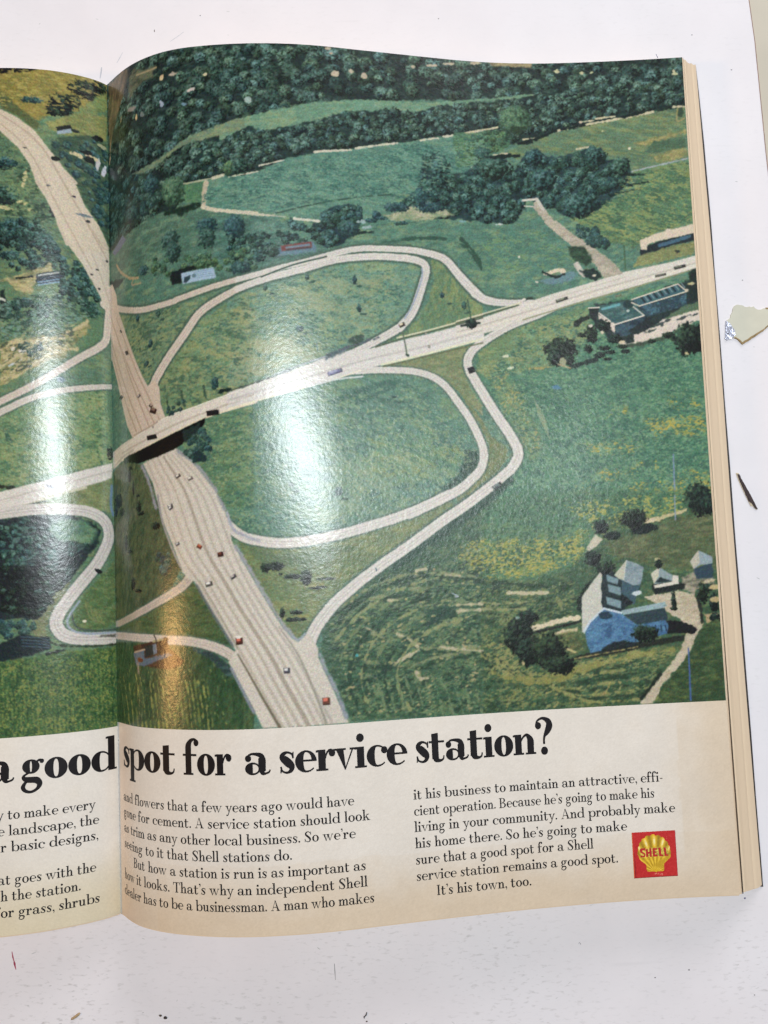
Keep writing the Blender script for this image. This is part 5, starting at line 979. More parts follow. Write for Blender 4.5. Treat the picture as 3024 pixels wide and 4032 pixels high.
1 0 182 172 156 .54 1.12 .5 .12 0 416 1704 433 1720 456 1742 478 1765 499 1790 520 1815 538 1841 554 1864 567 1888 580 1914 592 1943 603 1974 614 2006 626 2039 638 2073 651 2108 665 2141 680 2175 696 2209 713 2243 732 2276 751 2310 770 2344 790 2378 810 2411 832 2445 855 2479 877 2513 895 2547 913 2580 929 2614 947 2649 965 2683 980 2715 994 2743 1006 2768 1014 2786
1 0 214 203 184 .45 1.01 .5 .1 0 283 1716 291 1731 301 1752 313 1776 326 1800 340 1826 353 1851 362 1875 369 1899 377 1925 388 1955 399 1986 411 2019 423 2053 437 2087 454 2122 477 2157 503 2191 527 2225 548 2259 567 2293 586 2327 607 2360 627 2394 647 2427 666 2461 685 2494 703 2528 720 2561 736 2594 752 2627 770 2662 789 2696 806 2728 820 2756 833 2780 842 2797
1 0 214 203 184 .45 1.01 .5 .1 0 312 1714 321 1730 334 1751 347 1775 361 1799 376 1825 390 1850 399 1874 407 1898 416 1924 426 1953 437 1984 449 2017 461 2051 474 2085 490 2120 512 2154 536 2189 559 2223 579 2257 598 2290 617 2324 637 2358 658 2391 678 2425 697 2458 717 2492 735 2525 752 2558 768 2592 784 2625 802 2660 820 2694 837 2725 852 2753 864 2778 873 2795
1 0 214 203 184 .45 1.01 .5 .1 0 341 1713 352 1728 366 1750 382 1773 398 1797 414 1823 428 1848 439 1872 448 1896 457 1922 467 1951 478 1982 489 2015 501 2048 514 2083 530 2117 549 2151 571 2186 593 2220 612 2253 631 2287 650 2321 670 2354 690 2388 711 2422 730 2455 750 2489 769 2522 786 2556 802 2589 819 2623 837 2657 855 2692 871 2723 885 2751 898 2776 906 2793
1 0 214 203 184 .45 1.01 .5 .1 0 367 1710 380 1726 397 1748 415 1771 432 1795 449 1821 465 1846 477 1870 487 1894 497 1919 507 1949 518 1980 529 2012 541 2045 554 2080 568 2114 586 2148 606 2182 626 2216 645 2250 663 2284 682 2318 702 2351 722 2385 743 2419 763 2452 784 2486 803 2519 821 2553 837 2586 854 2620 871 2654 889 2689 905 2720 920 2749 932 2774 940 2791
1 0 214 203 184 .45 1.01 .5 .1 0 388 1708 403 1723 423 1745 442 1769 461 1793 479 1819 495 1844 508 1868 520 1892 531 1917 542 1946 552 1978 563 2010 575 2043 588 2077 602 2112 618 2146 636 2180 655 2213 673 2247 691 2281 710 2315 730 2348 750 2382 770 2416 791 2449 813 2483 833 2517 851 2550 868 2584 884 2617 902 2652 920 2687 936 2718 950 2747 962 2772 970 2789
1 0 214 203 184 .45 1.01 .5 .1 0 407 1705 423 1721 445 1743 467 1767 487 1791 506 1816 524 1842 539 1866 552 1889 564 1915 575 1944 586 1975 597 2007 609 2040 621 2075 634 2109 649 2143 665 2177 682 2210 700 2244 719 2278 738 2312 757 2345 776 2379 797 2413 818 2447 841 2480 862 2514 880 2548 897 2582 914 2615 932 2650 949 2685 965 2716 979 2744 991 2770 999 2787
1 0 112 104 84 .54 1.22 .5 0 0 659 2507 669 2525 683 2551 699 2580 714 2609 731 2641 749 2676 772 2718 796 2762 813 2793
1 0 160 152 130 .41 .68 .5 0 0 509 2216 518 2231 531 2250 546 2274 562 2300 577 2327 594 2358 613 2394 632 2430 648 2462 659 2484
1 0 150 142 124 .41 .95 .6 0 0 823 2407 834 2425 850 2449 869 2478 889 2511 907 2548 926 2594 946 2649 966 2705 983 2755 994 2789
1 0 146 148 146 1.08 1.08 .8 .5 0 423 1691 447 1708 480 1732 511 1759 537 1789 560 1821 581 1852 598 1885 613 1917 622 1940
1 0 168 168 170 1.08 1.08 .5 0 0 630 1950 635 1969 643 1995 653 2017 669 2031 689 2041 707 2050 725 2058 743 2065 755 2070
1 0 150 152 150 1.35 1.35 .8 .5 0 661 2084 673 2104 690 2135 710 2170 734 2213 760 2261 784 2305 805 2342 824 2375 841 2402 855 2422 867 2436 875 2445
1 0 150 156 160 .95 .95 .5 0 0 875 2445 878 2448 881 2452 886 2457 891 2460 895 2461 901 2459 907 2454 914 2448 919 2442 923 2439
1 0 140 145 148 1.22 1.22 .8 .5 0 977 2522 983 2539 992 2563 1002 2589 1012 2611 1023 2635 1035 2662 1049 2700 1063 2742 1073 2771
1 0 146 146 148 1.35 1.35 1 .4 0 235 1733 241 1743 250 1758 259 1775 269 1794 278 1812 285 1833 293 1857 300 1880 307 1900 311 1915
1 0 150 146 140 .95 .95 .5 0 0 322 1864 326 1891 333 1931 343 1971 356 2007 371 2044 386 2078 401 2110 416 2139 427 2159
1 0 96 104 100 1.08 1.08 .8 0 0 497 2234 504 2246 512 2261 523 2281 536 2302 550 2326 567 2354 588 2388 609 2423 627 2453 639 2474
1 0 130 134 140 1.08 1.08 .6 0 0 631 2560 637 2573 646 2592 657 2614 667 2636 677 2655 685 2673 694 2692 703 2709 710 2723 715 2733
0 0 216 204 184 .3 .12 1 .03 1.2 -30 1658 75 1629 184 1612 367 1551 509 1521 651 1480 762 1443 760 1520 555 1567 418 1613 250 1665 88 1696 -30 1734
0 0 214 206 192 .3 .12 1 .03 1.2 641 1474 831 1413 979 1360 1093 1313 1207 1301 1363 1257 1468 1232 1716 1164 1711 1253 1399 1334 1243 1371 1179 1391 1014 1446 830 1494 639 1538
0 0 216 206 188 .3 .12 1 .03 1.2 1591 1189 1732 1151 1881 1101 2003 1060 2206 1004 2328 967 2545 927 2680 894 2650 957 2404 1025 2134 1093 1884 1166 1762 1214 1588 1255
1 0 186 172 152 .68 .68 .4 0 0 89 1664 136 1658 193 1647 251 1633 311 1615 377 1595 454 1572 558 1544 671 1511 748 1486
1 0 186 176 158 .95 .95 .4 0 0 1 1719 12 1714 27 1706 46 1698 68 1690 89 1683 110 1678 134 1674 155 1670 172 1666 183 1663
1 0 230 218 196 .41 .41 .3 0 0 -30 1671 7 1668 23 1662 44 1656 67 1650 90 1644 114 1640 141 1635 164 1630 182 1626 194 1623
1 0 232 222 202 .47 .47 .3 0 0 195 1612 244 1596 309 1572 367 1551 416 1538 463 1529 509 1519 558 1505 607 1491 651 1478 691 1465 725 1454 749 1446
1 0 230 212 176 .61 .61 .25 0 0 88 1696 138 1689 196 1676 250 1661 306 1645 364 1627 418 1610 463 1595 505 1580 555 1566 623 1549 696 1531 748 1518
1 0 192 184 172 .81 .81 .5 0 0 646 1503 695 1491 763 1473 830 1454 892 1437 953 1420 1015 1402 1076 1383 1137 1363 1206 1343 1288 1322 1378 1302 1466 1281 1557 1257 1645 1231 1706 1214
1 0 222 214 200 .34 .34 .3 0 0 646 1517 694 1504 762 1486 830 1467 891 1451 953 1434 1015 1416 1075 1397 1137 1377 1205 1357 1288 1337 1378 1316 1466 1296 1556 1271 1644 1246 1705 1228
1 0 232 220 188 .54 .54 .3 0 0 646 1537 694 1526 762 1509 830 1492 892 1476 954 1460 1014 1444 1076 1424 1137 1403 1179 1389
1 0 206 208 196 .68 .68 .3 0 0 952 1459 969 1454 994 1448 1022 1440 1051 1433 1077 1427 1102 1423 1127 1419 1152 1417 1173 1415 1188 1413
1 0 222 216 180 .95 .95 .3 0 0 1269 1362 1295 1356 1331 1347 1374 1337 1420 1325 1465 1314 1514 1301 1569 1286 1624 1272 1671 1259 1704 1250
1 0 96 98 70 .54 .54 .4 0 0 1275 1371 1300 1365 1335 1357 1376 1347 1420 1336 1465 1325 1513 1314 1568 1300 1623 1286 1670 1275 1704 1267
1 0 78 88 66 .61 .61 .35 0 0 1246 1290 1277 1279 1321 1265 1363 1251 1395 1243 1424 1235 1469 1224 1547 1203 1641 1177 1709 1159
1 0 216 206 170 .61 .61 .3 0 0 1338 1249 1354 1245 1375 1240 1402 1233 1434 1225 1469 1216 1514 1203 1569 1188 1625 1171 1675 1157 1709 1147
1 0 160 164 170 .54 .54 .4 0 0 832 1407 852 1400 880 1389 914 1376 948 1364 980 1352 1010 1342 1042 1331 1073 1321 1099 1312 1118 1306
1 0 70 80 70 .68 .68 .4 .4 0 641 1469 659 1464 683 1457 712 1449 742 1441 770 1432 799 1422 830 1411 861 1401 887 1391 905 1384
1 0 84 92 96 .68 .68 .5 .5 0 1042 1330 1051 1325 1064 1320 1080 1313 1098 1305 1118 1297 1145 1287 1177 1276 1210 1265 1240 1256 1260 1249
1 0 190 180 162 .61 .61 .35 0 0 1596 1221 1670 1200 1776 1169 1886 1138 1985 1108 2087 1078 2203 1046 2358 1006 2528 964 2649 935
1 0 228 216 190 .34 .34 .35 0 0 1595 1234 1669 1213 1775 1182 1885 1151 1984 1121 2086 1090 2202 1058 2357 1019 2527 978 2648 949
1 0 140 140 104 .54 .54 .35 0 0 1884 1168 1948 1149 2040 1123 2134 1097 2223 1074 2315 1051 2404 1028 2497 1002 2587 977 2650 960
1 0 196 186 166 .41 .41 .35 0 0 1934 1101 1962 1093 2001 1082 2046 1069 2093 1056 2137 1044 2180 1032 2228 1019 2273 1006 2312 996 2340 988
1 0 216 206 170 .54 .54 .3 0 0 1595 1175 1613 1170 1639 1162 1670 1153 1702 1144 1733 1135 1764 1126 1798 1116 1832 1107 1861 1098 1881 1093
1 0 80 88 66 .61 .61 .35 0 0 1594 1183 1613 1177 1640 1170 1671 1161 1703 1152 1732 1143 1762 1135 1793 1125 1823 1116 1849 1109 1867 1103
1 0 220 212 196 .61 .61 .3 0 0 1888 1101 1900 1100 1918 1099 1938 1097 1958 1096 1974 1094 1988 1090 2001 1086 2012 1082 2022 1078 2029 1076
0 0 10 12 14 .3 .2 0 106 1689 213 1673 310 1649 439 1608 522 1578 551 1567 541 1598 480 1637 445 1665 409 1683 325 1707 217 1723 139 1711
0 0 14 14 16 .25 .1 0 218 1680 302 1657 439 1618 445 1665 325 1705 217 1723
0 0 34 48 44 .5 .6 0 446 1615 528 1582 521 1621 473 1655 452 1665
2 0 34 .81 1.76 2 31 480 1655 534 1610 566 1649 571 1705 538 1734 492 1736 458 1703
3 0 34 52 52 51.9 172.6 3.38 2.03 30 .6 .8
3 0 0 0 0 30.3 158.2 .01 .01 0 .3 .3
1 0 170 150 128 .68 .68 .5 0 0 190 1603 202 1601 218 1597 236 1593 254 1588 270 1584 284 1580 297 1575 310 1570 321 1566 328 1563
1 0 60 80 60 .81 .81 .5 .4 0 446 1453 447 1458 448 1466 449 1475 451 1484 452 1491 453 1496 455 1501 456 1505 458 1508 459 1510
1 0 60 80 60 .81 .81 .5 .4 0 544 1437 545 1442 546 1450 547 1459 549 1468 550 1475 551 1480 553 1485 554 1489 555 1492 556 1494
1 0 60 80 60 .81 .81 .5 .4 0 376 1470 377 1476 379 1484 380 1493 382 1502 383 1509 385 1514 386 1519 388 1523 389 1526 390 1528
2 0 14 .54 1.22 2 12 372 1514 456 1491 469 1518 382 1546
3 0 24 38 34 62.6 146.5 2.3 .61 -8 .4 .6
4 0 59.2 143.1 1.49 2.57 2 1
3 0 58 82 66 99.4 102.3 1.35 .47 -8 .4 .3
4 0 97.2 100.3 1.01 1.35 2 513
3 0 58 82 66 83 107.4 1.35 .47 -8 .4 .3
4 0 80.3 104.5 .88 1.49 2 240
3 0 58 82 66 118.9 103.4 1.35 .47 -8 .4 .3
4 0 116.7 100.9 .95 1.62 2 822
3 0 58 82 66 120.1 115.2 1.35 .47 -8 .4 .3
4 0 118.2 112.8 1.01 1.76 2 852
3 0 58 82 66 96 123.7 1.35 .47 -8 .4 .3
4 0 93.7 121.7 1.49 1.22 2 465
3 0 58 82 66 157 109.9 1.35 .47 -8 .4 .3
4 0 153.8 106.3 1.01 1.22 2 1395
3 0 58 82 66 164.4 113.8 1.35 .47 -8 .4 .3
4 0 163.2 110.5 1.22 1.49 2 1540
3 0 58 82 66 109.9 191.4 1.35 .47 -8 .4 .3
4 0 107.5 188.1 1.49 1.76 2 720
3 0 58 82 66 90.8 187.7 1.35 .47 -8 .4 .3
4 0 88.6 184.9 1.22 .95 2 408
3 0 58 82 66 134 151.9 1.35 .47 -8 .4 .3
4 0 131.6 149.5 1.08 .54 2 1080
3 0 58 82 66 36.4 114.2 1.35 .47 -8 .4 .3
4 0 34.1 111.2 1.22 1.76 2 1035
3 0 58 82 66 22.5 111.3 1.35 .47 -8 .4 .3
4 0 22.5 111.3 .95 1.35 2 900
3 0 58 82 66 31.8 126 1.35 .47 -8 .4 .3
4 0 29.6 123.3 1.22 1.76 2 982
3 0 58 82 66 28.7 132.9 1.35 .47 -8 .4 .3
4 0 27.4 131.3 1.35 1.08 2 958
3 0 62 80 66 116.9 125.9 3.51 1.76 -22 .5 .4
3 0 80 100 80 106.2 189 .14 .14 0 .3 .3
0 0 74 90 90 .6 .6 0 1036 1327 1080 1304 1118 1312 1042 1345
1 0 90 120 120 .41 .41 .4 0 0 1003 1276 1004 1281 1004 1288 1005 1296 1006 1303 1006 1308
1 0 90 120 120 .41 .41 .4 0 0 1615 908 1615 913 1616 921 1616 929 1617 937 1617 942
4 0 166 118.4 2.43 2.03 0 3
1 0 64 86 66 .61 .61 .5 0 0 1647 1081 1648 1087 1649 1094 1650 1102 1652 1112 1653 1121 1654 1132 1656 1144 1657 1156 1658 1167 1659 1174
1 0 36 46 40 .95 .95 .4 0 0 1615 1194 1627 1192 1645 1189 1665 1186 1683 1183 1695 1181
1 0 90 100 80 .61 .61 .4 0 0 1361 1224 1362 1229 1364 1236 1366 1244 1368 1254 1369 1263 1371 1274 1373 1286 1375 1299 1376 1310 1377 1318
3 0 50 66 54 138 132.1 .81 .54 0 .3 .3
1 0 54 80 64 1.22 1.22 .5 .6 0 1372 828 1383 826 1397 824 1414 821 1433 818 1452 817 1474 816 1500 816 1526 816 1549 817 1565 817
1 0 50 78 62 1.08 1.08 .6 .6 0 1605 826 1612 829 1622 834 1634 840 1646 848 1657 858 1668 871 1680 888 1691 905 1700 920 1707 931
1 0 64 92 74 1.08 1.08 .6 .8 0 1287 845 1300 843 1319 839 1340 835 1359 831 1372 828
1 0 52 78 60 1.49 1.49 .6 .7 0 1628 815 1640 825 1657 840 1673 857 1687 879 1700 904 1710 924 1714 937 1715 946 1715 951
1 0 46 66 52 .61 .61 .35 0 0 788 1003 805 996 829 986 858 975 887 964 915 954 944 945 976 936 1007 928 1034 921 1053 915
4 0 4.4 186.6 3.38 2.97 0 40
4 0 7.3 191.4 2.43 1.62 0 110
4 0 21.3 190.6 1.35 2.3 0 80
4 0 22.6 193.1 2.03 .81 0 118
4 0 31.1 198.7 2.03 1.49 0 200
4 0 11.3 204.5 1.22 2.97 0 310
4 0 14.5 208.4 1.76 .61 0 368
4 0 16.8 221.6 1.49 2.57 0 575
4 0 20 224.7 2.16 .68 0 625
4 0 2.1 190.3 1.35 2.7 0 100
4 0 11.8 170 1.49 1.08 0 1350
4 0 15.8 173.7 1.49 .95 0 1400
4 0 15 176.9 1.22 2.7 0 1450
4 0 20.9 185.7 1.22 .54 0 1580
4 0 17.9 182.3 .68 2.7 0 1530
2 0 10 .95 2.03 2 9 300 2098 370 2095 398 2176 330 2186
4 0 77.6 217.3 2.03 1.89 0 240
4 0 81.8 217.1 3.11 1.62 0 310
4 0 88.2 221.3 3.51 1.01 0 420
4 0 93.3 221.8 2.3 3.24 0 505
4 0 101.4 222.7 3.38 .54 0 640
4 0 97.4 226 3.51 .68 0 575
4 0 89 235.4 2.43 .81 0 440
4 0 89.2 238.1 4.05 .81 0 445
4 0 86.2 238.2 1.35 .81 0 395
4 0 83.6 235.4 .95 2.03 0 350
4 0 83.5 220.2 .81 .54 0 340
3 0 140 136 84 90.7 237 3.38 .54 0 .4 .4
3 0 140 136 84 96.5 225.2 3.38 .47 -6 .4 .4
1 0 40 70 90 .34 .34 .2 0 0 1214 2193 1217 2205
3 0 70 150 150 112.4 253.4 .61 .61 0 .2 0
1 0 190 200 210 .34 .34 .2 0 0 1524 2307 1528 2309 1534 2312 1540 2315 1546 2318 1549 2320 1549 2322 1546 2322 1542 2323 1538 2323 1536 2323
0 0 88 62 44 .35 .3 2 .2 1 54 42 34 .45 4 2.5 163 2472 355 2440 365 2479 432 2527 424 2545 359 2563 248 2553 171 2537
0 0 66 44 34 .3 .2 0 161 2475 284 2452 358 2437 354 2449 275 2470 166 2489
0 0 92 104 114 .35 .3 0 162 2500 232 2486 235 2523 361 2497 382 2506 230 2551 181 2549
0 0 40 48 46 .3 .3 0 236 2471 284 2464 287 2504 240 2513
0 0 112 122 132 .3 .2 0 280 2464 302 2460 305 2500 285 2505
1 0 178 162 120 .88 .88 .3 0 0 284 2452 296 2450 313 2447 331 2444 348 2441 358 2440
1 0 186 160 130 .68 .68 .3 0 0 172 2497 183 2495 198 2492 214 2489 227 2486 236 2485
1 0 132 122 108 1.08 1.08 .4 0 0 192 2543 193 2548 194 2556 195 2566 196 2574 196 2579
3 0 96 52 34 20.7 252.7 1.49 .95 0 .3 .3
1 0 40 44 40 .47 .47 .25 0 0 289 2427 290 2429 292 2432 295 2435 297 2439 299 2442 300 2446 300 2450 300 2455 300 2458 300 2461
3 0 40 40 36 34.7 244.3 1.35 .68 0 .3 .3
1 0 184 172 148 3.11 6.21 .4 .5 2 .08 1.2 160 150 126 .4 4 2.5 1972 659 1985 678 2003 704 2022 729 2041 748 2061 765 2079 781 2093 794 2106 805 2123 820 2151 842 2184 867 2213 891 2233 913 2249 933 2259 947
0 0 184 172 148 .4 .4 2 .08 1.2 160 150 126 .4 4 2.5 2199 887 2253 885 2297 930 2327 973 2246 992 2229 956
1 0 206 198 178 1.01 1.01 .3 0 0 1913 637 1922 636 1936 634 1951 633 1965 632 1974 631
1 0 196 188 170 1.49 1.49 .35 0 0 1974 631 1977 638 1983 648 1989 659 1994 670 1998 676
1 0 196 190 170 .61 .61 .3 0 0 1918 662 1924 663 1933 664 1943 664 1952 665 1958 666
2 0 40 .95 1.62 2 41 2128 748 2208 750 2283 828 2275 855 2215 846 2152 797
0 0 60 82 58 .6 .8 2 .2 1.3 40 56 44 .4 4 2.5 2102 851 2169 845 2205 908 2170 934 2118 906
1 0 70 92 60 .54 .54 .5 0 0 2342 850 2342 866 2342 891 2342 918 2342 942 2342 959
1 0 70 90 70 .34 .34 .4 0 0 2589 754 2597 748 2608 739 2620 729 2631 720 2639 714
0 0 36 44 46 .3 .3 0 2408 868 2449 852 2483 836 2680 789 2680 831 2549 855 2481 881 2412 899
0 0 70 98 112 .35 .3 0 2489 847 2585 819 2640 807 2639 820 2584 836 2495 861
0 0 214 196 168 .28 .25 0 2412 827 2465 805 2527 786 2534 776 2554 783 2649 761 2680 795 2484 834 2443 847 2441 871 2415 867
0 0 118 124 82 .5 .5 2 .15 1.2 140 140 92 .35 4 2.5 2406 896 2549 855 2650 838 2649 892 2511 922 2376 946 2399 906
3 0 52 56 50 257.4 88 1.35 .61 0 .3 .3
3 0 216 198 166 203.6 95.4 2.97 .81 -12 .25 .3
3 0 216 198 166 200.8 96.6 2.3 .81 -5 .25 .3
3 0 216 198 166 206.9 95.6 1.35 1.22 0 .25 .3
0 0 100 128 130 .6 .6 0 1967 997 2034 981 2102 955 2135 969 2106 1003 2006 1014
1 0 30 44 40 1.08 1.08 .3 .3 0 1982 960 1989 963 2000 968 2012 974 2024 978 2034 981 2044 980 2053 978 2062 974 2069 970 2075 968
0 0 196 186 168 .3 .3 0 2114 925 2138 915 2168 970 2163 987 2150 983
0 0 34 48 44 .4 .5 0 2142 956 2209 944 2240 986 2206 1002 2167 984
3 0 206 196 170 220.4 97.8 .81 .61 0 .3 .3
3 0 206 196 170 195.3 100.1 .68 .41 0 .3 .3
3 0 206 200 180 188.2 89 .54 .54 0 .2 .1
1 0 44 56 44 .95 .95 .3 .2 0 1895 1081 1898 1080 1902 1078 1907 1076 1912 1075 1916 1074 1919 1074 1922 1074 1925 1074 1927 1074 1929 1074
3 0 216 206 186 189.4 107.9 1.08 .54 -10 .2 .2
0 0 34 42 36 .35 .4 0 2102 1185 2130 1162 2170 1153 2175 1170 2142 1182 2121 1202 2104 1202
0 0 40 52 50 .5 .6 1 .15 1.2 2199 1106 2360 1090 2565 1021 2592 1015 2680 993 2680 1124 2529 1162 2459 1207 2355 1265 2256 1269 2213 1201
0 0 88 118 110 .3 .15 2 .12 1.3 52 78 76 .45 10 3 2169 1119 2360 1090 2412 1159 2280 1201 2214 1142
0 0 58 80 88 .35 .3 2 .2 1 36 50 56 .5 4 2.5 2280 1200 2412 1160 2417 1186 2356 1251 2283 1250
0 0 36 44 44 .35 .4 0 2338 1224 2421 1173 2453 1200 2369 1255
0 0 214 196 176 .25 .15 0 2210 1148 2280 1197 2278 1235 2212 1171
1 0 226 212 190 .61 .61 .2 0 0 2214 1144 2280 1197 2410 1160
1 0 206 200 184 .54 .54 .2 0 0 2410 1160 2365 1121
0 0 36 44 42 .25 .1 0 2170 1123 2217 1122 2205 1171 2198 1187 2176 1166
1 0 214 204 182 .54 .54 .2 0 0 2171 1121 2178 1121 2189 1121 2200 1120 2211 1120 2218 1120
0 0 34 46 44 .35 .3 0 2195 1180 2222 1168 2265 1229 2212 1224 2187 1200
3 0 40 60 58 234.5 111 2.7 1.76 -10 .3 .5
3 0 90 110 100 232 114 .95 .68 0 .3 .3
3 0 190 196 180 234.2 113.7 .68 .61 0 .3 .3
1 0 104 160 160 1.08 1.08 .4 0 0 2231 1127 2242 1125 2259 1121 2278 1116 2294 1112 2305 1109
1 0 50 84 80 .95 .95 .5 0 0 2268 1182 2283 1175 2306 1165 2332 1154 2355 1144 2370 1138
0 0 60 92 96 .25 .1 0 2360 1090 2565 1025 2603 1059 2395 1121
1 0 38 50 54 .88 .88 .25 0 0 2401 1078 2416 1100
1 0 120 140 138 .47 .47 .25 0 0 2416 1073 2431 1095
1 0 38 50 54 .88 .88 .25 0 0 2428 1069 2443 1091
1 0 120 140 138 .47 .47 .25 0 0 2443 1064 2458 1086
1 0 38 50 54 .88 .88 .25 0 0 2455 1060 2471 1082
1 0 120 140 138 .47 .47 .25 0 0 2470 1055 2486 1077
1 0 38 50 54 .88 .88 .25 0 0 2483 1051 2498 1074
1 0 120 140 138 .47 .47 .25 0 0 2498 1046 2513 1068
1 0 38 50 54 .88 .88 .25 0 0 2510 1043 2525 1065
1 0 120 140 138 .47 .47 .25 0 0 2525 1038 2540 1060
1 0 38 50 54 .88 .88 .25 0 0 2537 1034 2553 1056
1 0 120 140 138 .47 .47 .25 0 0 2552 1029 2568 1051
1 0 38 50 54 .88 .88 .25 0 0 2565 1025 2580 1047
1 0 120 140 138 .47 .47 .25 0 0 2580 1020 2595 1042
1 0 218 204 178 .54 .54 .2 0 0 2359 1102 2392 1118 2603 1059 2566 1025 2360 1089
0 0 48 66 72 .3 .2 2 .15 1 80 118 128 .3 0 1.5 2391 1123 2602 1064 2599 1120 2422 1167
1 0 212 196 164 1.08 1.08 .3 0 0 2600 1053 2602 1053 2606 1054 2610 1056 2614 1056 2616 1056 2618 1055 2619 1053 2620 1050 2620 1048 2620 1046
0 0 34 44 42 .5 .5 0 2609 1022 2646 1010 2680 1090 2613 1104
0 0 34 44 40 .5 .6 0 2615 968 2680 955 2650 1017 2619 1016
0 0 86 106 76 .5 .6 0 2585 1123 2650 1105 2680 1144 2555 1176 2494 1181
3 0 190 176 130 262.5 102.6 1.76 .61 0 .3 .3
0 0 216 200 180 .35 .5 1 .06 1.2 2295 1277 2356 1248 2452 1210 2488 1181 2556 1163 2648 1138 2680 1175 2552 1223 2483 1255 2388 1282 2307 1290
3 0 70 76 72 247.3 120.1 2.7 .54 -18 .25 .3
3 0 70 76 72 250.7 118.5 1.62 .47 -18 .25 .3
3 0 70 76 72 258.2 117.3 2.7 .54 -18 .25 .3
3 0 70 76 72 262.6 116.4 1.62 .41 -18 .25 .3
3 0 70 76 72 243.1 123 2.7 .54 -18 .25 .3
3 0 70 76 72 253.8 122.9 .68 .41 -18 .25 .3
3 0 70 76 72 248.6 120.5 .68 .54 -18 .25 .3
0 0 36 46 42 .4 .5 0 2283 1253 2357 1238 2362 1272 2328 1284 2295 1270
0 0 60 74 56 .5 .6 0 2294 1283 2388 1276 2483 1255 2551 1230 2536 1256 2421 1287 2347 1298
4 0 227.6 125.9 2.97 2.03 0 1030
4 0 217.5 123.7 2.7 3.38 0 875
4 0 213.2 123.9 1.76 1.08 0 810
4 0 215.8 130 1.76 1.76 0 855
4 0 222.7 129.8 2.7 .95 0 960
4 0 225.3 131.6 2.03 .95 0 1000
4 0 231.9 131.4 2.03 .95 0 1100
4 0 220.6 132.8 2.3 1.22 0 930
4 0 223.8 134.5 2.03 .54 0 980
4 0 230.7 129.4 2.43 .81 0 1080
4 0 251 124.9 2.7 1.35 0 1380
4 0 243.5 127.4 1.76 .81 0 1270
4 0 217.3 120.7 1.35 1.35 0 870
4 0 223.3 120.1 2.7 2.43 0 960
3 0 206 196 176 217.4 120 .68 .68 0 .3 .3
3 0 206 190 160 222.2 122.9 .74 .68 0 .3 .3
3 0 206 186 150 230.8 127.4 1.35 .68 -10 .3 .3
4 0 260.2 126.8 7.43 6.75 0 77
3 0 190 170 130 258.4 133.1 .81 .54 0 .3 .3
3 0 190 176 140 268 121.5 .68 1.08 0 .3 .3
1 0 28 42 36 1.76 1.76 .4 .4 0 2077 1377 2084 1375 2095 1372 2107 1369 2119 1365 2131 1362 2143 1359 2156 1355 2169 1352 2180 1349 2188 1347
4 0 204.2 129.7 6.75 4.86 0 5
4 0 201.4 133.6 3.38 3.38 0 6
4 0 207.3 134.4 2.3 2.3 0 7
3 0 150 150 116 204.6 135.3 1.35 1.89 0 .3 .3
1 0 170 150 110 .61 .61 .3 0 0 2025 1363 2033 1366 2045 1370 2058 1374 2069 1378 2077 1381
3 0 206 206 170 180.1 132.5 1.35 .54 -8 .2 .2
3 0 206 206 170 182 137.6 1.49 .54 -8 .2 .2
3 0 150 140 88 194.5 137.8 4.05 .47 -4 .4 .4
4 0 259.9 195.4 6.08 6.75 0 9
4 0 263.7 198.1 4.05 4.05 0 3
1 0 190 176 128 2.03 1.08 .4 .5 0 2362 2039 2369 2038 2379 2038 2391 2036 2405 2034 2422 2031 2443 2026 2469 2019 2496 2011 2520 2005 2536 2000
3 0 206 188 150 238.2 204 2.3 .88 -8 .3 .3
3 0 24 34 32 235.3 207.4 5.67 1.89 -10 .4 .4
4 0 230.7 202.7 5.54 3.92 0 21
4 0 216.5 205.7 3.38 2.97 0 22
3 0 26 36 32 221.4 209.8 3.51 1.76 -5 .4 .4
0 0 196 186 158 .4 .6 0 2094 2154 2115 2123 2143 2092 2168 2112 2147 2137 2113 2158
4 0 212.4 218.7 3.38 3.38 0 25
4 0 217.4 223.3 4.05 2.97 0 26
0 0 26 38 32 .5 .5 0 2047 2398 2050 2355 2064 2330 2106 2281 2147 2245 2105 2300 2073 2343 2066 2412
0 0 196 182 152 .35 .6 2 .08 1.2 176 160 128 .35 4 2.5 2338 2357 2414 2344 2480 2338 2545 2350 2559 2376 2566 2427 2580 2478 2546 2518 2530 2558 2480 2632 2390 2715 2340 2797 2282 2796 2310 2755 2359 2701 2428 2636 2477 2575 2496 2532 2501 2507 2485 2462 2429 2421
1 0 34 44 36 1.49 1.49 .5 .4 0 2296 2773 2302 2767 2310 2758 2319 2747 2329 2736 2338 2725 2347 2715 2356 2704 2366 2693 2374 2684 2380 2677
0 0 160 150 126 .5 .7 2 .15 1 90 92 76 .35 4 2.5 2503 2284 2558 2258 2569 2290 2628 2289 2633 2315 2579 2326 2545 2350 2500 2335
0 0 44 48 42 .35 .4 0 2554 2363 2570 2364 2582 2472 2569 2478
0 0 176 152 112 .4 .5 0 2584 2440 2647 2434 2649 2450 2595 2473
4 0 258.4 235.1 2.3 4.05 0 640
4 0 262.7 239.1 2.03 4.05 0 700
4 0 261.2 232.7 2.03 1.49 0 600
4 0 245.8 237.8 1.08 4.05 0 690
4 0 245.6 241 1.62 .68 0 740
4 0 262.9 245.5 2.7 1.76 0 800
3 0 190 170 120 263.8 232.8 2.7 .95 0 .3 .3
3 0 180 160 112 263.5 237.9 2.03 1.22 0 .3 .3
3 0 190 176 140 261.4 230.2 3.38 .61 -10 .3 .3
0 0 54 72 46 .5 .5 2 .2 1.4 92 104 60 .25 4 2.5 2542 2527 2581 2485 2649 2456 2649 2802 2346 2798 2396 2719 2486 2632 2533 2565
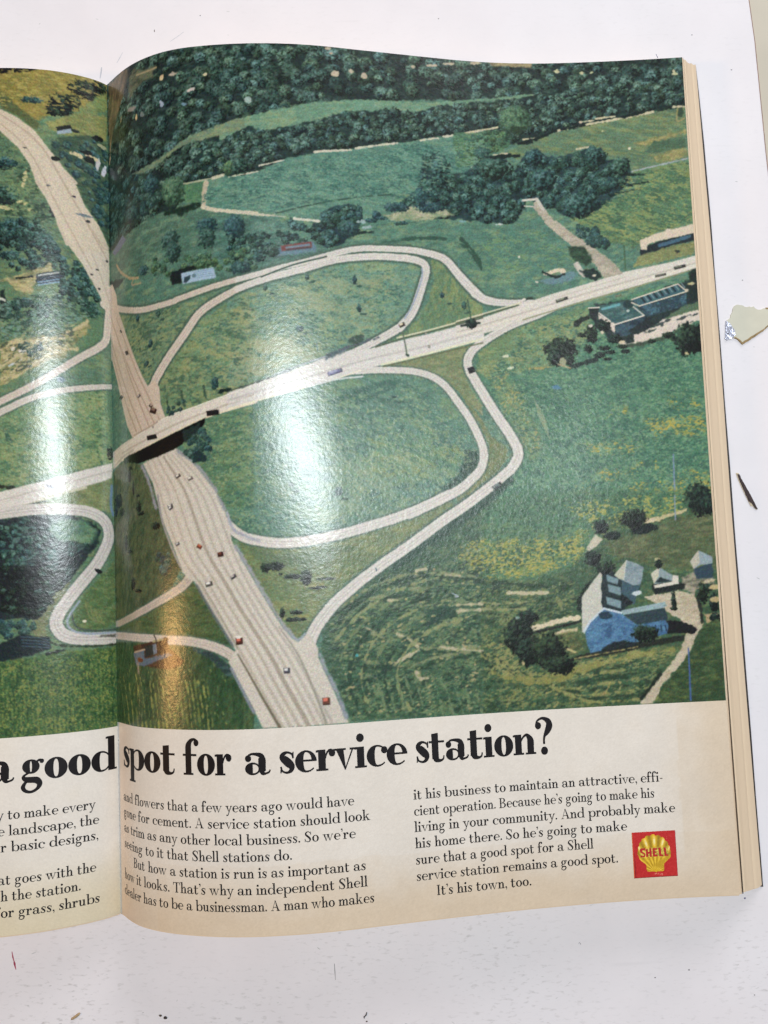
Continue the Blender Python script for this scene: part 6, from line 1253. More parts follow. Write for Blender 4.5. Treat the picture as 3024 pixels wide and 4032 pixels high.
1 0 132 130 76 1.49 1.49 .8 1.2 0 1673 2635 1694 2644 1726 2656 1761 2665 1801 2668 1844 2669 1890 2666 1936 2658 1984 2646 2033 2636 2082 2627 2132 2619 2183 2612 2239 2603 2296 2595 2346 2588 2388 2584 2421 2581 2444 2580
1 0 132 130 76 1.49 1.49 .8 1.2 0 1735 2676 1757 2677 1789 2680 1826 2682 1865 2683 1902 2682 1940 2676 1982 2668 2024 2659 2059 2650 2084 2644
5 0 150 146 92 2.5 .75 .6 20 2 1655 2499 1744 2516 1779 2573 1827 2637 1736 2651 1672 2647 1637 2584
5 0 148 144 90 2.5 .7 .6 10 2.2 2088 2588 2218 2569 2445 2567 2443 2599 2214 2638 1954 2663 1825 2668
1 0 150 140 88 .81 .81 .5 .6 0 2171 2699 2167 2705 2162 2714 2155 2724 2149 2734 2143 2741 2138 2745 2133 2748 2129 2750 2126 2751 2123 2752
3 0 24 26 26 247.7 248.7 7.43 2.3 14 .3 .3
0 0 26 28 28 .3 .2 0 2413 2458 2484 2480 2541 2497 2488 2512 2416 2512
0 0 38 42 34 .4 .4 0 2088 2576 2285 2541 2494 2519 2486 2544 2283 2569 2191 2587 2022 2601 2010 2591
0 0 32 44 46 .35 .3 0 2146 2308 2166 2258 2205 2247 2255 2287 2325 2309 2285 2371 2262 2389 2230 2425 2182 2411 2144 2396
0 0 196 192 174 .28 .15 1 .04 1.2 2061 2487 2068 2346 2105 2300 2152 2247 2160 2258 2156 2289 2151 2315 2155 2334 2149 2371 2157 2400 2096 2451 2072 2497
0 0 118 140 142 .28 .1 1 .06 1 2177 2257 2229 2278 2223 2301 2180 2285
0 0 118 140 142 .28 .1 1 .06 1 2181 2297 2235 2313 2235 2347 2184 2329
0 0 118 140 142 .28 .1 1 .06 1 2170 2348 2234 2369 2232 2401 2174 2380
0 0 140 154 154 .28 .1 2 .1 .8 112 128 132 .4 4 2.5 2211 2261 2267 2201 2308 2216 2338 2234 2330 2277 2319 2306 2289 2308 2236 2280
0 0 190 186 160 .25 .1 0 2211 2261 2267 2201 2250 2282 2230 2277
1 0 206 206 190 .34 .34 .2 0 0 2267 2201 2264 2213 2260 2231 2256 2252 2253 2270 2250 2282
0 0 60 84 92 .3 .2 0 2243 2287 2289 2309 2319 2309 2303 2346 2288 2387 2263 2370 2236 2337
3 0 196 204 200 230.4 234 2.16 .95 -8 .25 .2
0 0 28 34 36 .3 .2 0 2236 2337 2285 2377 2268 2389 2234 2369
0 0 84 122 150 .28 .15 2 .18 .8 60 92 124 .5 4 2.5 2073 2491 2096 2452 2157 2400 2230 2419 2297 2471 2415 2451 2428 2478 2420 2512 2285 2541 2186 2562 2091 2577 2079 2535
1 0 196 206 206 .88 .88 .25 0 0 2071 2487 2096 2450 2159 2397 2232 2418
0 0 150 172 170 .25 .1 2 .1 .8 120 140 140 .4 10 3 2231 2408 2419 2380 2427 2397 2410 2405 2240 2427
0 0 46 62 66 .3 .1 1 .1 1 2246 2427 2417 2405 2428 2454 2296 2470
3 0 34 54 66 216.2 242.5 2.97 1.49 0 .35 .4
3 0 60 90 120 217.7 249.5 1.49 2.7 10 .6 .6
4 0 231.9 250.5 4.32 3.38 0 1050
4 0 223.9 255.2 2.7 1.89 0 930
4 0 235.8 250.7 2.7 2.7 0 1110
1 0 34 52 70 .54 .54 .25 0 0 2373 2476 2376 2498
1 0 34 52 70 .54 .54 .25 0 0 2396 2477 2398 2499
1 0 34 52 70 .54 .54 .25 0 0 2415 2478 2418 2500
0 0 30 40 40 .4 .5 0 2147 2560 2194 2537 2285 2538 2290 2557 2192 2568 2127 2578
1 0 150 136 90 .41 .41 .35 .3 0 2023 2596 2040 2594 2065 2591 2094 2587 2124 2583 2153 2579 2182 2575 2214 2571 2244 2566 2271 2563 2290 2560
0 0 28 34 32 .4 .3 0 2368 2304 2463 2296 2511 2310 2507 2329 2381 2349 2370 2330
0 0 138 152 150 .28 .1 0 2367 2261 2405 2236 2458 2271 2457 2295 2381 2306
0 0 196 190 164 .25 .1 0 2367 2261 2405 2236 2399 2274 2378 2305
0 0 34 48 48 .25 .2 0 2381 2299 2406 2277 2454 2295 2417 2301
0 0 214 204 184 .25 .15 0 2377 2310 2457 2297 2458 2271 2484 2274 2483 2308 2380 2323
3 0 170 160 120 240 220.7 1.35 1.08 0 .3 .3
4 0 240.3 222.3 1.62 1.76 0 4
0 0 48 66 76 .35 .4 0 2552 2248 2632 2226 2634 2290 2562 2290
0 0 142 156 158 .28 .15 0 2538 2217 2577 2172 2596 2181 2634 2201 2633 2229 2579 2233 2553 2249
0 0 186 178 156 .25 .1 0 2538 2217 2577 2172 2580 2223 2552 2248
1 0 212 196 160 2.03 2.03 .3 .5 0 1817 2469 1840 2466 1872 2460 1902 2455 1924 2449 1945 2444 1967 2439 1997 2435 2029 2432 2052 2430
1 0 30 36 32 .95 .95 .4 .3 0 1822 2488 1837 2486 1858 2482 1882 2478 1908 2473 1933 2469 1959 2464 1988 2459 2016 2454 2040 2449 2057 2446
0 0 204 186 142 .4 .4 0 1925 2496 1978 2477 2043 2471 2042 2486 1977 2493
0 0 70 84 54 1.2 1 2 .2 1.2 124 122 78 .35 4 2.5 1912 2502 2029 2489 2061 2493 2063 2562 2011 2578 1935 2544
4 0 183.2 242 4.32 3.38 0 33
4 0 179.6 249.3 6.21 6.75 0 34
4 0 183.1 255.7 4.73 6.08 0 36
4 0 191.5 255.5 7.43 6.08 0 35
4 0 195.7 261.9 6.75 3.78 0 37
3 0 130 150 130 179.4 241.8 .81 .61 0 .3 .3
1 0 190 176 120 .81 .81 .4 0 0 1996 2556 2001 2558 2008 2561 2016 2565 2023 2568 2027 2570
3 0 190 170 120 180.6 260.5 .61 .95 0 .3 .3
1 0 190 178 140 1.22 1.22 .4 .5 0 1754 2314 1767 2315 1784 2316 1804 2318 1825 2320 1844 2321 1863 2321 1882 2321 1901 2321 1917 2321 1928 2321
1 0 140 142 98 .74 .74 .5 .6 0 1649 2350 1659 2351 1673 2354 1689 2356 1707 2358 1726 2359 1748 2359 1773 2358 1798 2357 1821 2356 1836 2355
1 0 140 142 98 .74 .74 .5 .6 0 1648 2378 1660 2378 1677 2379 1697 2380 1718 2381 1738 2382 1757 2382 1778 2383 1798 2383 1816 2384 1828 2384
1 0 46 66 46 1.08 1.08 .6 .8 0 1653 2269 1671 2270 1695 2272 1723 2275 1753 2278 1782 2280 1812 2284 1844 2288 1876 2292 1904 2296 1923 2299
3 0 120 126 84 197.1 236.4 1.08 2.7 -20 .5 .6
1 0 130 146 160 .47 .47 .4 0 0 2491 1937 2490 1953 2489 1976 2488 2001 2488 2024 2487 2040
1 0 70 92 140 .54 .74 .35 0 0 2506 2576 2506 2589 2506 2606 2505 2627 2505 2649 2505 2671 2504 2695 2503 2722 2503 2749 2502 2773 2502 2789
0 0 24 22 20 .22 0 0 91 1133 104 1147 94 1147 81 1133
0 0 44 40 38 .16 0 0 91 1133 103 1146 95 1146 83 1133
0 0 24 19 18 .22 0 0 150 1237 159 1254 138 1253 127 1236
0 0 44 36 34 .16 0 0 151 1237 160 1252 141 1251 132 1236
0 0 35 33 34 .22 0 0 66 1425 84 1415 107 1426 89 1436
0 0 64 60 62 .16 0 0 65 1425 81 1416 101 1425 85 1434
0 0 50 46 44 .22 0 0 212 1442 229 1435 237 1443 221 1451
0 0 92 84 80 .16 0 0 212 1442 227 1436 234 1443 219 1449
0 0 190 180 169 .14 0 0 214 1442 224 1437 228 1441 218 1446
0 0 33 22 18 .22 0 0 291 1484 304 1495 294 1502 281 1492
0 0 60 40 34 .16 0 0 291 1484 303 1493 295 1500 283 1490
0 0 201 180 159 .14 0 0 292 1485 300 1491 295 1495 287 1489
0 0 31 20 16 .22 0 0 295 1500 325 1512 316 1531 285 1519
0 0 58 38 30 .16 0 0 295 1499 323 1510 314 1526 287 1515
0 0 127 101 84 .14 0 0 298 1500 316 1508 311 1517 293 1510
0 0 16 15 15 .22 0 0 268 1616 319 1614 324 1631 272 1634
0 0 30 28 28 .16 0 0 267 1615 314 1613 317 1628 271 1630
0 0 16 15 16 .22 0 0 554 1542 605 1539 607 1559 556 1562
0 0 30 28 30 .16 0 0 553 1541 599 1538 601 1555 555 1558
0 0 44 40 38 .22 0 0 409 1793 430 1784 437 1795 416 1804
0 0 80 74 70 .16 0 0 408 1792 428 1784 433 1794 414 1802
0 0 233 220 201 .14 0 0 411 1792 423 1786 427 1792 414 1797
0 0 66 60 55 .22 0 0 465 1805 486 1798 492 1809 471 1817
0 0 120 110 100 .16 0 0 465 1805 484 1798 488 1808 469 1814
0 0 245 235 218 .14 0 0 467 1804 479 1800 482 1805 470 1810
0 0 44 44 46 .22 0 0 370 1909 393 1903 398 1915 375 1921
0 0 80 80 84 .16 0 0 369 1908 391 1903 395 1913 373 1918
0 0 239 228 212 .14 0 0 372 1908 386 1905 388 1910 374 1914
0 0 46 46 47 .22 0 0 372 1920 389 1909 398 1919 382 1930
0 0 84 84 86 .16 0 0 372 1919 387 1910 395 1918 380 1928
0 0 239 233 222 .14 0 0 374 1919 384 1912 388 1917 378 1923
0 0 41 45 46 .22 0 0 403 2064 421 2058 426 2068 409 2075
0 0 76 82 84 .16 0 0 403 2064 419 2058 424 2067 407 2073
0 0 218 212 201 .14 0 0 405 2064 416 2060 418 2065 408 2069
0 0 66 36 26 .22 0 0 507 2070 525 2081 517 2093 498 2082
0 0 120 66 48 .16 0 0 507 2069 524 2079 517 2089 500 2079
0 0 197 103 74 .14 0 0 508 2071 520 2077 516 2083 504 2076
0 0 34 19 17 .22 0 0 587 2108 610 2105 613 2123 590 2126
0 0 62 36 32 .16 0 0 587 2108 608 2105 610 2120 589 2123
0 0 116 67 55 .14 0 0 589 2108 603 2106 604 2115 590 2116
0 0 40 39 38 .22 0 0 637 2205 657 2194 663 2206 643 2217
0 0 74 72 70 .16 0 0 636 2205 654 2195 660 2205 642 2214
0 0 201 190 173 .14 0 0 638 2204 650 2198 653 2203 641 2209
0 0 52 50 47 .22 0 0 533 2225 562 2219 566 2235 537 2242
0 0 96 92 86 .16 0 0 532 2224 558 2219 562 2233 536 2238
0 0 250 241 228 .14 0 0 535 2224 552 2221 555 2229 537 2232
0 0 47 26 22 .22 0 0 653 2446 678 2445 679 2468 654 2470
0 0 86 48 40 .16 0 0 652 2445 675 2444 676 2464 653 2465
0 0 218 116 95 .14 0 0 655 2446 670 2445 670 2456 656 2457
0 0 47 26 22 .22 0 0 653 2446 679 2445 680 2468 655 2470
0 0 86 48 40 .16 0 0 653 2445 676 2444 677 2464 654 2465
0 0 218 116 95 .14 0 0 655 2446 670 2445 671 2456 656 2457
0 0 40 40 42 .22 0 0 835 2569 859 2568 860 2588 836 2589
0 0 74 74 78 .16 0 0 835 2568 856 2567 857 2584 836 2585
0 0 226 220 209 .14 0 0 837 2569 851 2568 852 2578 838 2578
0 0 57 33 24 .22 0 0 982 2692 1011 2692 1012 2719 983 2719
0 0 104 60 44 .16 0 0 982 2691 1008 2690 1009 2713 983 2714
0 0 218 118 93 .14 0 0 985 2692 1002 2691 1002 2704 985 2705
0 0 38 33 27 .22 0 0 1347 1193 1369 1182 1376 1196 1353 1207
0 0 70 60 50 .16 0 0 1346 1192 1367 1182 1372 1194 1351 1204
0 0 239 218 180 .14 0 0 1349 1191 1362 1185 1365 1192 1352 1198
0 0 18 17 19 .22 0 0 1633 1377 1658 1368 1666 1391 1641 1400
0 0 34 32 36 .16 0 0 1633 1376 1655 1368 1662 1387 1639 1395
0 0 60 60 73 .22 0 0 1044 1398 1102 1379 1107 1394 1049 1414
0 0 110 110 134 .16 0 0 1043 1398 1096 1380 1100 1393 1047 1411
0 0 159 159 180 .14 0 0 1049 1396 1083 1385 1086 1392 1051 1404
0 0 18 17 19 .22 0 0 1634 1378 1659 1369 1666 1390 1641 1398
0 0 34 32 36 .16 0 0 1634 1377 1656 1369 1662 1386 1639 1394
0 0 31 36 34 .22 0 0 1714 1877 1749 1856 1759 1871 1724 1892
0 0 58 66 62 .16 0 0 1713 1877 1745 1857 1753 1870 1721 1890
0 0 116 122 116 .14 0 0 1717 1875 1738 1862 1743 1870 1722 1882
0 0 38 39 34 .22 0 0 2031 1084 2082 1068 2085 1080 2034 1096
0 0 70 72 62 .16 0 0 2030 1084 2077 1069 2079 1079 2033 1093
0 0 137 137 116 .14 0 0 2036 1082 2066 1073 2067 1079 2037 1088
0 0 33 34 30 .22 0 0 2554 950 2604 939 2606 951 2556 962
0 0 60 62 56 .16 0 0 2553 949 2598 939 2600 950 2555 960
0 0 116 116 101 .14 0 0 2558 949 2588 942 2589 948 2559 954
0 0 52 51 46 .22 0 0 2469 984 2516 975 2518 985 2470 994
0 0 96 94 84 .16 0 0 2469 984 2511 976 2512 984 2470 992
0 0 66 68 55 .22 0 0 2289 1070 2316 1064 2317 1071 2290 1077
0 0 120 124 100 .16 0 0 2288 1070 2313 1064 2314 1070 2289 1075
3 0 236 226 214 66.4 244.1 1.01 .54 -5 .15 0
3 0 236 226 214 66.3 244.1 1.01 .54 -5 .15 0
3 0 140 140 120 146.2 122.9 .54 .41 0 .2 .1
3 0 140 140 120 147.3 128.8 .54 .41 0 .2 .1
3 0 140 140 120 147.3 128.1 .54 .41 0 .2 .1
0 1 92 116 80 .1 0 2 .2 1.8 122 132 88 .3 4 2.5 1441 -142 90 -214 90 3076 1384 2966
0 1 142 126 66 .5 .5 2 .14 1.4 116 112 62 .35 5 3 638 -57 -13 -142 -9 89 98 155 198 176 291 228 321 216 408 179 459 138 638 135
0 1 30 30 26 .4 .3 0 573 -14 288 -2 319 12 445 28 573 41
0 1 84 92 58 .7 .8 1 .18 1.5 446 97 408 131 352 191 285 241 297 269 383 212 446 179
4 1 8.3 6 7.43 4.05 0 580
4 1 14.7 6.3 2.7 1.76 0 480
4 1 3.6 2.3 3.38 2.7 0 650
4 1 19.8 14.9 5.74 4.39 0 400
4 1 14.8 12.5 3.38 2.7 0 480
4 1 22.9 18.1 2.7 2.03 0 350
4 1 31.4 13.8 4.73 1.49 2 1
0 1 110 124 74 .6 .8 2 .18 1.4 140 140 84 .35 4 2.5 123 147 43 75 -1 42 -7 118 59 164 124 182
0 1 116 122 74 .6 .8 2 .18 1.4 146 140 84 .35 4 2.5 260 239 186 195 98 162 0 149 6 264 100 300 150 277 224 275
0 1 30 34 32 .3 .2 0 220 251 162 230 153 253 214 267
0 1 150 166 170 .3 .2 0 218 268 159 248 156 264 215 282
3 1 36 44 40 14.3 25.5 1.62 .68 0 .3 .3
0 1 60 80 60 .6 .8 2 .25 1.6 96 110 76 .35 4 2.5 242 305 99 266 7 278 2 743 53 646 104 582 152 469 201 408 243 352
2 1 110 .68 1.62 2 51 230 310 99 280 3 291 7 723 65 608 128 478 189 406
3 1 206 188 140 13.8 36 2.43 .95 -15 .3 .4
3 1 206 188 140 6.8 36.1 3.38 .81 -15 .3 .4
3 1 196 190 180 4.8 38.3 .95 2.7 -15 .3 .4
3 1 200 200 200 2.1 40.9 .95 2.03 -15 .3 .4
3 1 230 226 220 1.3 38.5 .81 .68 -15 .3 .4
3 1 160 160 120 2.6 29.6 2.03 .81 -15 .3 .4
3 1 26 32 30 10 34.2 2.97 .81 0 .4 .5
3 1 26 32 30 4.7 26.5 2.3 1.35 0 .4 .5
3 1 26 32 30 8.2 37.2 2.03 1.35 0 .4 .5
0 1 84 106 76 .5 .6 2 .2 1.6 122 134 86 .3 4 2.5 573 286 447 301 378 354 329 426 300 512 264 570 216 680 175 769 108 868 83 904 574 925
4 1 42.9 42.2 4.73 2.7 4 900
4 1 42.9 56.3 4.73 4.05 4 1110
4 1 37.5 74.2 10.13 4.73 4 1380
4 1 41.2 70.9 5.4 4.05 4 1330
4 1 26.6 76.4 4.05 4.05 4 1420
4 1 30.9 85.9 4.05 2.7 4 1560
4 1 41.2 82.2 4.05 2.03 4 1500
4 1 24.8 81.6 3.38 2.03 4 1500
2 1 70 .95 1.89 4 55 449 669 277 671 217 760 188 851 267 884 450 888
3 1 196 186 130 41.7 61.9 4.05 .61 -12 .35 .5
3 1 196 186 130 35.5 59.5 2.3 .95 -12 .35 .5
3 1 196 186 130 32.5 62.4 2.03 .61 -12 .35 .5
3 1 196 186 130 34.8 48.8 .81 4.05 -12 .35 .5
3 1 196 186 130 26.1 87 2.03 .61 -12 .35 .5
3 1 34 44 42 42.9 58.9 4.05 1.08 -12 .4 .5
3 1 34 44 42 22.7 60.7 2.03 4.05 -12 .4 .5
0 1 176 162 112 .5 .7 2 .2 1.2 110 112 80 .35 4 2.5 450 929 358 902 267 866 248 851 237 884 297 920 328 987 377 975 413 942
0 1 38 46 52 .3 .3 0 303 901 206 878 189 920 286 946 307 934
1 1 190 190 176 .61 .61 .25 0 0 297 907 291 906 282 904 271 901 260 899 249 897 237 894 224 891 211 888 199 886 191 884
1 1 60 74 84 .61 .61 .25 0 0 297 922 291 920 282 918 271 916 260 914 249 911 237 909 224 906 211 903 199 900 191 899
1 1 110 140 160 .61 .61 .25 0 0 298 936 291 935 282 933 272 931 260 928 249 926 237 923 224 920 211 918 200 915 192 913
1 1 120 150 170 .61 .61 .25 0 0 298 948 291 947 282 945 272 942 260 940 249 938 237 935 224 932 211 930 200 927 192 925
1 1 28 32 30 .81 .81 .3 .2 0 382 921 373 920 359 918 344 916 331 913 321 912
2 1 130 .81 1.76 4 60 187 819 108 863 64 964 46 1069 85 1075 159 1003 268 1011 359 1001 426 1028 426 1093 269 1090
0 1 34 44 40 .4 .5 0 450 975 432 969 423 1034 432 1093 451 1093
3 1 190 190 170 43.8 101.4 1.76 .54 -20 .3 .3
0 1 158 146 98 .6 .9 2 .22 1.3 96 108 72 .4 -25 3 451 1197 378 1184 270 1169 198 1152 111 1098 99 1110 112 1145 162 1202 199 1258 271 1274 361 1327 452 1378
1 1 190 172 124 .95 1.62 .5 .8 0 451 1223 434 1214 409 1201 378 1191 337 1186 291 1183 252 1178 230 1174 216 1169 198 1159 166 1138 131 1111 105 1091
1 1 190 172 124 .95 1.62 .5 .8 0 452 1301 439 1291 421 1277 400 1262 379 1247 361 1236 345 1230 329 1226 315 1224 303 1223 294 1222
1 1 190 172 124 .95 1.62 .5 .8 0 434 1372 407 1353 368 1327 331 1301 300 1276 270 1252 241 1233 207 1223 173 1218 150 1215
3 1 222 214 196 39.7 122.3 1.08 .81 10 .25 .2
3 1 222 214 196 36.3 123.3 1.49 .95 10 .25 .2
1 1 190 200 204 .81 .81 .3 0 0 415 1295 408 1291 397 1285 385 1279 374 1273 367 1269
2 1 14 .68 1.35 2 62 378 1210 282 1183 294 1235 361 1262
0 1 92 116 86 .5 .5 2 .15 1.5 120 134 92 .3 4 2.5 138 1240 55 1205 4 1155 1 1344 90 1369 212 1389 302 1411 272 1358
3 1 84 104 116 20.9 135 1.76 1.08 0 .5 .5
0 1 104 128 84 .5 .4 2 .16 1.6 134 144 94 .33 4 2.5 453 1506 332 1443 213 1405 90 1388 29 1381 3 1692 157 1732 276 1767 455 1812
3 1 64 92 66 42.3 159 1.08 4.05 20 .6 .5
3 1 64 92 66 5.9 168.3 .54 3.38 20 .6 .5
4 1 1.4 165.4 1.49 2.7 0 1
3 1 36 44 34 43.1 180 4.73 .81 -8 .4 .5
5 1 112 136 116 3 .55 .6 0 1.8 450 1014 207 974 45 987 25 1065 111 1098 270 1169 451 1197
5 1 44 66 54 3 .55 .7 0 1.8 450 1014 207 974 45 987 25 1065 111 1098 270 1169 451 1197
5 1 196 180 134 2.5 .6 .6 -25 2.4 451 1197 111 1098 162 1202 271 1274 452 1378
5 1 54 68 52 2.5 .55 .6 -25 2.4 451 1197 111 1098 162 1202 271 1274 452 1378
5 1 146 154 106 3 .5 .7 0 2 453 1506 213 1405 29 1381 3 1692 276 1767 455 1812
5 1 74 102 70 3 .45 .7 0 2 453 1506 213 1405 29 1381 3 1692 276 1767 455 1812
5 1 168 150 84 2.5 .5 .6 5 2.5 573 -55 29 -33 30 88 291 228 446 165
5 1 124 140 92 3 .5 .7 0 1.8 447 301 329 426 264 570 216 680 448 656
5 1 40 58 44 3 .55 .8 0 1.8 447 301 329 426 264 570 216 680 448 656
1 1 74 94 76 4.86 3.78 .8 .3 0 -4 936 -1 953 3 976 31 1004 3 1019 8 1040 11 1062 14 1086 16 1111 19 1131 20 1146 22 1156 27 1167 34 1178 45 1188 61 1202 85 1219 114 1237 150 1261 196 1294 249 1331 302 1365 353 1395 404 1421 453 1446 500 1469 544 1489 575 1504
1 1 74 94 76 3.11 4.05 .8 .3 0 1 1363 4 1363 20 1366 37 1368 51 1370 67 1373 90 1376 126 1382 170 1389 212 1397 252 1407 292 1418 332 1432 372 1449 412 1470 453 1490 498 1514 543 1538 575 1555
1 1 74 94 76 5.54 6.35 .8 .3 0 606 1924 565 1920 508 1915 455 1910 414 1905 377 1901 336 1897 287 1896 234 1896 189 1898 155 1901 128 1905 104 1911 82 1920 62 1932 47 1945 36 1960 29 1977 26 1994 25 2010 28 2027 35 2046 46 2070 60 2097 76 2123 95 2149 117 2175 139 2201 160 2227 181 2253 199 2277 215 2299 229 2320 238 2338 243 2354 244 2368 241 2382 234 2396 223 2410 207 2421 186 2429 161 2434 130 2438 88 2440 38 2442 7 2443
1 1 206 190 170 3.78 2.7 .34 .12 1 .04 1.2 -4 936 -1 953 3 976 31 1004 3 1019 8 1040 11 1062 14 1086 16 1111 19 1131 20 1146 22 1156 27 1167 34 1178 45 1188 61 1202 85 1219 114 1237 150 1261 196 1294 249 1331 302 1365 353 1395 404 1421 453 1446 500 1469 544 1489 575 1504
1 1 177 163 146 1.13 .81 .5 0 0 -4 936 -1 953 3 976 31 1004 3 1019 8 1040 11 1062 14 1086 16 1111 19 1131 20 1146 22 1156 27 1167 34 1178 45 1188 61 1202 85 1219 114 1237 150 1261 196 1294 249 1331 302 1365 353 1395 404 1421 453 1446 500 1469 544 1489 575 1504
1 1 212 195 175 .53 .38 .3 0 0 -4 936 -1 953 3 976 31 1004 3 1019 8 1040 11 1062 14 1086 16 1111 19 1131 20 1146 22 1156 27 1167 34 1178 45 1188 61 1202 85 1219 114 1237 150 1261 196 1294 249 1331 302 1365 353 1395 404 1421 453 1446 500 1469 544 1489 575 1504
1 1 206 194 176 2.03 2.97 .34 .12 1 .04 1.2 1 1363 4 1363 20 1366 37 1368 51 1370 67 1373 90 1376 126 1382 170 1389 212 1397 252 1407 292 1418 332 1432 372 1449 412 1470 453 1490 498 1514 543 1538 575 1555
1 1 177 166 151 .61 .89 .5 0 0 1 1363 4 1363 20 1366 37 1368 51 1370 67 1373 90 1376 126 1382 170 1389 212 1397 252 1407 292 1418 332 1432 372 1449 412 1470 453 1490 498 1514 543 1538 575 1555
1 1 212 199 181 .28 .42 .3 0 0 1 1363 4 1363 20 1366 37 1368 51 1370 67 1373 90 1376 126 1382 170 1389 212 1397 252 1407 292 1418 332 1432 372 1449 412 1470 453 1490 498 1514 543 1538 575 1555
0 1 206 188 160 .35 .2 1 .03 1.2 638 189 446 182 377 219 309 270 243 359 201 415 152 475 104 589 53 653 4 743 3 887 89 905 120 842 175 769 216 680 264 570 300 512 329 420 378 347 447 280 637 243
0 1 206 190 166 .35 .15 1 .03 1.2 150 798 3 769 4 1060 24 1038 44 981 58 956 108 863
1 1 184 164 136 .61 .61 .5 0 0 446 206 422 222 387 246 353 272 321 301 290 333 261 368 237 407 214 449 190 495 162 545 134 598 105 651 72 707 38 763 13 801
1 1 184 164 136 .61 .61 .5 0 0 446 247 423 267 390 295 359 327 335 359 313 394 293 431 275 470 258 510 239 555 215 603 188 655 162 707 132 763 103 818 82 857
1 1 184 164 136 .61 .61 .5 0 0 427 219 395 241 350 271 310 304 283 336 262 370 238 413 208 467 175 528 141 589 101 652 59 714 27 756
1 1 186 168 144 .54 .54 .5 0 0 81 791 76 804 69 821 60 842 51 864 43 885 34 909 25 935 15 960 7 983 1 998
1 1 196 178 150 1.35 1.35 .4 0 0 299 499 294 504 286 513 277 522 269 531 263 536
1 1 196 178 150 1.35 1.35 .4 0 0 177 452 172 458 164 466 156 474 148 482 143 487
1 1 196 178 150 1.35 1.35 .4 0 0 216 673 211 687 203 707 194 729 186 749 181 763
3 1 26 28 28 22.2 39.1 1.89 1.01 -5 .2 .2
3 1 80 80 76 34.4 35.2 .88 .34 -5 .2 .2
3 1 84 80 84 25.4 51.3 .81 .54 -5 .2 .2
3 1 60 56 60 15.1 54.9 .81 .61 -5 .2 .2
3 1 60 58 60 9.5 64.9 .88 .54 -5 .2 .2
3 1 110 120 120 10.8 62.6 3.38 .61 -5 .2 .2
3 1 60 60 60 1.3 81 .61 .54 -5 .2 .2
3 1 80 76 72 5.9 85.7 .68 .34 -5 .2 .2
3 1 80 78 74 8.3 88.4 .61 .34 -5 .2 .2
3 1 70 66 64 1.3 80.8 .54 .47 0 .2 .1
3 1 70 66 64 8.3 88.2 .68 .34 0 .2 .1
3 1 70 66 64 5.9 85.7 .61 .34 0 .2 .1
3 1 70 66 64 5.1 94 .61 .54 0 .2 .1
0 1 214 204 188 .3 .15 1 .03 1.2 698 1891 455 1821 276 1776 3 1696 7 1763 218 1841 455 1906 698 1966
1 1 190 180 164 .61 .61 .4 0 0 455 1856 432 1850 400 1842 362 1832 320 1821 277 1809 226 1795 166 1778 104 1760 48 1742 4 1729
1 1 190 180 164 .61 .61 .4 0 0 455 1900 439 1896 417 1891 390 1885 363 1878 336 1871 309 1863 279 1853 249 1844 224 1835 206 1829
3 1 130 126 130 25.3 180.4 2.7 .61 -12 .25 .3
0 1 112 122 82 .4 .4 2 .16 1.5 134 138 92 .3 4 2.5 378 1884 230 1839 7 1763 3 1915 98 1897 218 1887
1 1 196 188 156 1.08 1.08 .4 0 0 419 1898 395 1891 360 1881 324 1869 289 1857 253 1844 218 1832 181 1822 146 1813 121 1806
1 1 52 60 48 .68 .68 .4 0 0 413 1895 403 1893 387 1888 369 1884 352 1879 336 1875 322 1872 309 1869 296 1867 285 1865 277 1864
1 1 104 130 150 1.22 1.22 .6 0 0 9 1796 10 1808 11 1824 13 1843 14 1861 14 1876 13 1888 11 1899 8 1908 5 1916 4 1921
0 1 32 40 42 .5 .6 2 .2 1.8 52 74 66 .3 4 2.5 636 1910 455 1935 337 1920 189 1922 98 1949 61 1988 75 2046 150 2140 199 2221 264 2293 294 2354 387 2336 636 2386
2 1 110 .81 1.62 4 70 455 1954 337 1938 189 1935 105 1962 100 2026 161 2095 309 2103 362 2151 456 2147
0 1 84 112 80 1 1.5 2 .2 1.4 112 134 92 .3 4 2.5 254 1940 123 1942 80 1988 100 2052 208 2030 261 1985
0 1 26 30 32 .8 .8 0 456 2135 197 2119 210 2195 264 2280 294 2341 399 2330 457 2308
0 1 104 110 76 .5 .6 2 .18 1.3 128 128 88 .3 4 2.5 352 2369 294 2329 252 2243 193 2202 205 2246 265 2318 283 2392 266 2442 307 2440
2 1 26 .81 1.62 2 72 458 2351 340 2333 323 2371 364 2412 458 2431
0 1 30 40 42 .5 .5 0 470 2443 376 2405 272 2423 266 2467 342 2493 458 2511 576 2511
1 1 58 80 90 .41 .41 .3 0 0 376 2414 369 2415 359 2416 347 2417 335 2418 324 2420 312 2422 299 2425 287 2428 276 2431 269 2433
1 1 58 80 90 .41 .41 .3 0 0 376 2426 369 2427 359 2428 348 2429 335 2431 324 2432 312 2435 299 2437 287 2440 276 2442 269 2444
1 1 58 80 90 .41 .41 .3 0 0 376 2439 369 2439 359 2441 348 2442 336 2443 324 2445 312 2447 300 2449 287 2452 277 2454 269 2455
1 1 58 80 90 .41 .41 .3 0 0 376 2451 369 2452 359 2453 348 2454 336 2456 324 2457 312 2459 300 2461 287 2463 277 2465 269 2466
0 1 84 104 62 .5 .5 2 .18 1.5 112 122 76 .3 4 2.5 159 2399 183 2366 164 2311 127 2249 71 2188 4 2118 1 2385 80 2405
1 1 120 126 80 .54 .54 .6 0 0 128 2287 126 2297 124 2310 121 2326 117 2341 110 2352 101 2359 88 2365 75 2369 63 2372 54 2375
1 1 120 126 80 .54 .54 .6 0 0 110 2304 108 2312 106 2323 104 2336 100 2348 95 2358 88 2364 79 2369 69 2372 60 2375 54 2377
